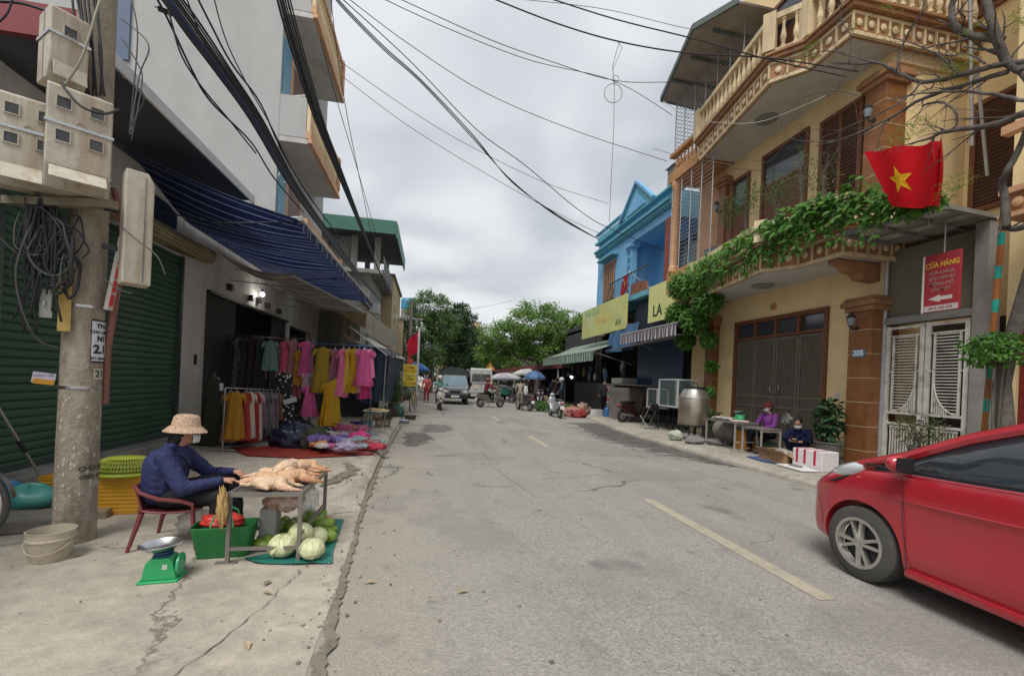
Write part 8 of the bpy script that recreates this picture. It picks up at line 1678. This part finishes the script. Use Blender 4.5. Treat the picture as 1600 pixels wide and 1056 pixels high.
br_=T('stone_barrel','big grey cement jar lying behind the metal tables','jar',(7.75,10.2,.13));b=MB();b.lathe([(.1,-.42),(.26,-.40),(.34,-.15),(.34,.15),(.28,.38),(.22,.42),(.2,.40),(.0,.38)],(0,0,.34),28,M=Matrix.Rotation(pi/2,3,'X'));b.build('jar',mat('cement_grey',(.24,.225,.20),.85,.15,5,.2,30),br_,smooth=True)
MTt=mat('grey_metal_top',(.24,.225,.21),.45,.15,6,metal=.4);MTl=mat('pale_worn_metal',(.38,.35,.31),.6,.15,9,metal=.2)
table('grey metal market table with fish and a green scale',(7.25,9.55),.62,1.15,.66,MTt,MTl,0,False,blocks=True);table('small grey metal table in front of the woman in purple',(7.25,8.55),.5,.62,.60,MTt,MTl,0,False,blocks=True)
lump('fish_tray','silvery fish under plastic on the grey table','fish',(7.2,9.75,.83),(.22,.30,.055),mat('fish_plastic',(.42,.38,.36),.25,.35,14,.3,20,spec=.7),8,.3,flat=.6);lump('meat_tray','pinkish meat on a white tray at the right of the grey table','meat',(7.2,9.2,.81),(.2,.2,.03),mat('meat_tray',(.55,.42,.38),.5,.3,14),9,.3,flat=.5)
s3=copy_tree(sc);s3.location=(7.4,9.45,.79);s3.rotation_euler=(0,0,-.9);s3['label']='green scale with a steel bowl on the grey market table'
for z,l in((.13,'lower orange cardboard box under the grey market table'),(.36,'upper orange cardboard box under the grey market table')):cbox(l,(7.5,9.35,z),(.34,.34,.225),(.55,.27,.05),.1,'cardboard_box','box',.006,cm((.52,.26,.06),'c'))
Jp=dict(pelvis=(0,-.02,.42),chest=(0,.03,.72),neck=(0,.05,.90),head=(0,.07,1.03),shL=(-.17,.03,.84),shR=(.17,.03,.84),elL=(-.23,.14,.62),elR=(.23,.14,.62),wrL=(-.08,.28,.58),wrR=(.08,.28,.58),hipL=(-.09,.02,.40),hipR=(.09,.02,.40),knL=(-.17,.42,.44),knR=(.17,.42,.44),anL=(-.15,.42,.09),anR=(.15,.42,.09))
person('woman in a purple jacket and brown cap sitting behind the grey tables',(7.85,9.0,.13),1.75,Jp,mat('purple_jacket',(.16,.03,.20),.7,.15,5,.2,20),cm((.015,.015,.02)),face=(.15,1,0),voxel=.012,hat=cap_hat(cm((.14,.04,.03))),mask=cm((.5,.45,.5)))
st_b=T('stool','low stool under the woman in purple','stool',(7.87,9.0,.13));b=MB();b.box(-.15,.15,-.15,.15,.27,.3);b.build('seat',cm((.3,.03,.03),'p'),st_b)
for a in(-1,1):
 for c in(-1,1):b=MB();b.bar((a*.12,c*.12,.27),(a*.14,c*.14,0),.03);b.build('leg',cm((.3,.03,.03),'p'),st_b)
Jq=dict(pelvis=(0,-.10,.20),chest=(0,.02,.47),neck=(0,.10,.63),head=(0,.16,.745),shL=(-.17,.05,.57),shR=(.17,.05,.57),elL=(-.24,.18,.38),elR=(.24,.18,.38),wrL=(-.06,.36,.36),wrR=(.06,.36,.36),hipL=(-.1,-.06,.18),hipR=(.1,-.06,.18),knL=(-.17,.28,.40),knR=(.17,.28,.40),anL=(-.13,.12,.09),anR=(.13,.12,.09),ftL=(-.13,.28,.04),ftR=(.13,.28,.04))
wq=person('woman in dark blue with a white mask crouching over her phone before the door',(8.05,8.35,.13),2.15,Jq,cm((.02,.025,.075)),cm((.015,.018,.05)),face=(0,.92,-.38),voxel=.011,hair='long',hands={'L':((.6,.6,.2),(0,-.2,1),.6),'R':((-.6,.6,.2),(0,-.2,1),.6)},sleeve=.45)
b=MB();b.obox((0,.43,.395),(.15,.08,.01),0,.4);o=b.build('phone',M_blk,keep=True);o.location=wq.location;o.rotation_euler=(0,0,2.15);tag(o,'dark phone in the hands of the crouching woman','phone')
fn_=T('fan','small grey fan standing by the bronze door','fan',(8.2,8.85,.13));b=MB();b.cyl((0,0,0),(0,0,.02),.13,n=20);b.cyl((0,0,.02),(0,0,.72),.014,n=8);b.build('stand',M_blk,fn_);b=MB();R3=Matrix.Rotation(-pi/2,3,'Y')
for rr_ in(.05,.08,.11,.135):b.tube([(-.06+.25*(rr_-.135)*-.3,rr_*cos(a*pi/12),.80+rr_*sin(a*pi/12))for a in range(24)],.003,4,closed=True)
for k in range(16):a=k*pi/8;b.tube([(-.075,0,.80),(-.06,.135*cos(a),.80+.135*sin(a)),(0,.12*cos(a),.80+.12*sin(a))],.002,4)
b.build('cage',M_galv,fn_)
for k in range(4):a=k*pi/2;b=MB();b.sph((-.03,.06*cos(a),.80+.06*sin(a)),(.006,.035+.02*abs(cos(a)),.035+.02*abs(sin(a))),10,6);b.build('blade',cm((.4,.42,.44),'p'),fn_)
b=MB();b.cyl((-.02,0,.8),(.09,0,.8),.04,n=14);b.build('motor',cm((.5,.5,.5),'p'),fn_)
def carton(label,c,w_,d_,h_,rz,m):
 t=T('cardboard_box',label,'box',c,rz=rz);b=MB();e=.006
 b.box(-w_/2,w_/2,-d_/2,-d_/2+e,0,h_);b.box(-w_/2,w_/2,d_/2-e,d_/2,0,h_);b.box(-w_/2,-w_/2+e,-d_/2+e,d_/2-e,0,h_);b.box(w_/2-e,w_/2,-d_/2+e,d_/2-e,0,h_);b.box(-w_/2+e,w_/2-e,-d_/2+e,d_/2-e,0,.01);b.build('carton',m,t)
 b=MB();b.add([(-w_/2,-d_/2,h_),(w_/2,-d_/2,h_),(w_/2,-d_/2-.13,h_-.05),(-w_/2,-d_/2-.13,h_-.05)],[(0,1,2,3)]);b.add([(-w_/2,-d_/2,h_),(-w_/2,d_/2,h_),(-w_/2-.15,d_/2,h_+.06),(-w_/2-.15,-d_/2,h_+.06)],[(0,1,2,3)]);b.add([(w_/2,-d_/2,h_),(w_/2,d_/2,h_),(w_/2+.12,d_/2,h_-.08),(w_/2+.12,-d_/2,h_-.08)],[(0,1,2,3)]);b.build('flap',m,t,solid=.004);return t
M_cd=mat('cardboard',(.36,.22,.11),.85,.12,6)
carton('open brown cardboard box on the blue sheet',(7.05,8.0,.14),.42,.34,.2,.5,M_cd);carton('battered cardboard box with crushed goods right of the open one',(6.95,7.55,.14),.36,.32,.2,.2,M_cd)
lump('crushed_goods','crumpled grey plastic and paper in the battered box','goods',(6.95,7.55,.33),(.18,.16,.07),mat('crumpled_grey',(.3,.28,.25),.6,.4,14),11,.5)
b=MB();b.grid(lambda u,v:(6.62+.75*u+.04*sin(v*9),7.25+1.0*v+.05*sin(u*7),.145+.015*max(0,mnoise.noise(Vector((u*6,v*6,0))))),14,16);tag(b.build('blue_sheet',cm((.06,.14,.32),'p'),smooth=2),'blue plastic sheet under the cardboard boxes','tarpaulin')
lump('net_sack','green net sack beside the crouching woman','sack',(7.65,8.65,.25),(.26,.24,.19),mat('green_net_sack',(.045,.075,.045),.8,.3,20),12,.2,flat=.7)
lump('plastic_bag','clear plastic bags between the boxes and the crouching woman','plastic bag',(7.25,7.85,.23),(.16,.14,.11),mat('clear_plastic_crumple',(.36,.36,.33),.3,.4,14,spec=.7),13,.5)
wb=T('foam_box','white foam box with red ribbons at the kerb','foam box',(7.1,7.0,.13),rz=.08);b=MB();b.box(-.2,.2,-.30,.30,0,.36);b.build('box',mat('white_foam',(.66,.62,.62),.8,.05),wb,bevel=.015)
for y in(-.16,.04,.2):b=MB();b.box(-.204,-.2,y-.022,y+.022,.10,.362);b.box(-.2,.1,y-.022,y+.022,.36,.364);b.build('ribbon',cm((.55,.04,.07),'c'),wb)
tr_=T('foam_tray','flat white foam tray lying before the foam box','tray',(6.72,7.0,.14),rz=-.1);b=MB();b.box(-.17,.17,-.32,.32,0,.03);b.build('tray',mat('white_tray',(.66,.65,.63),.7,.05),tr_,bevel=.008)
lump('fish_on_tray','grey fish on the white foam tray','fish',(6.74,7.05,.185),(.06,.14,.02),cm((.2,.2,.2),'p'),14,.2)
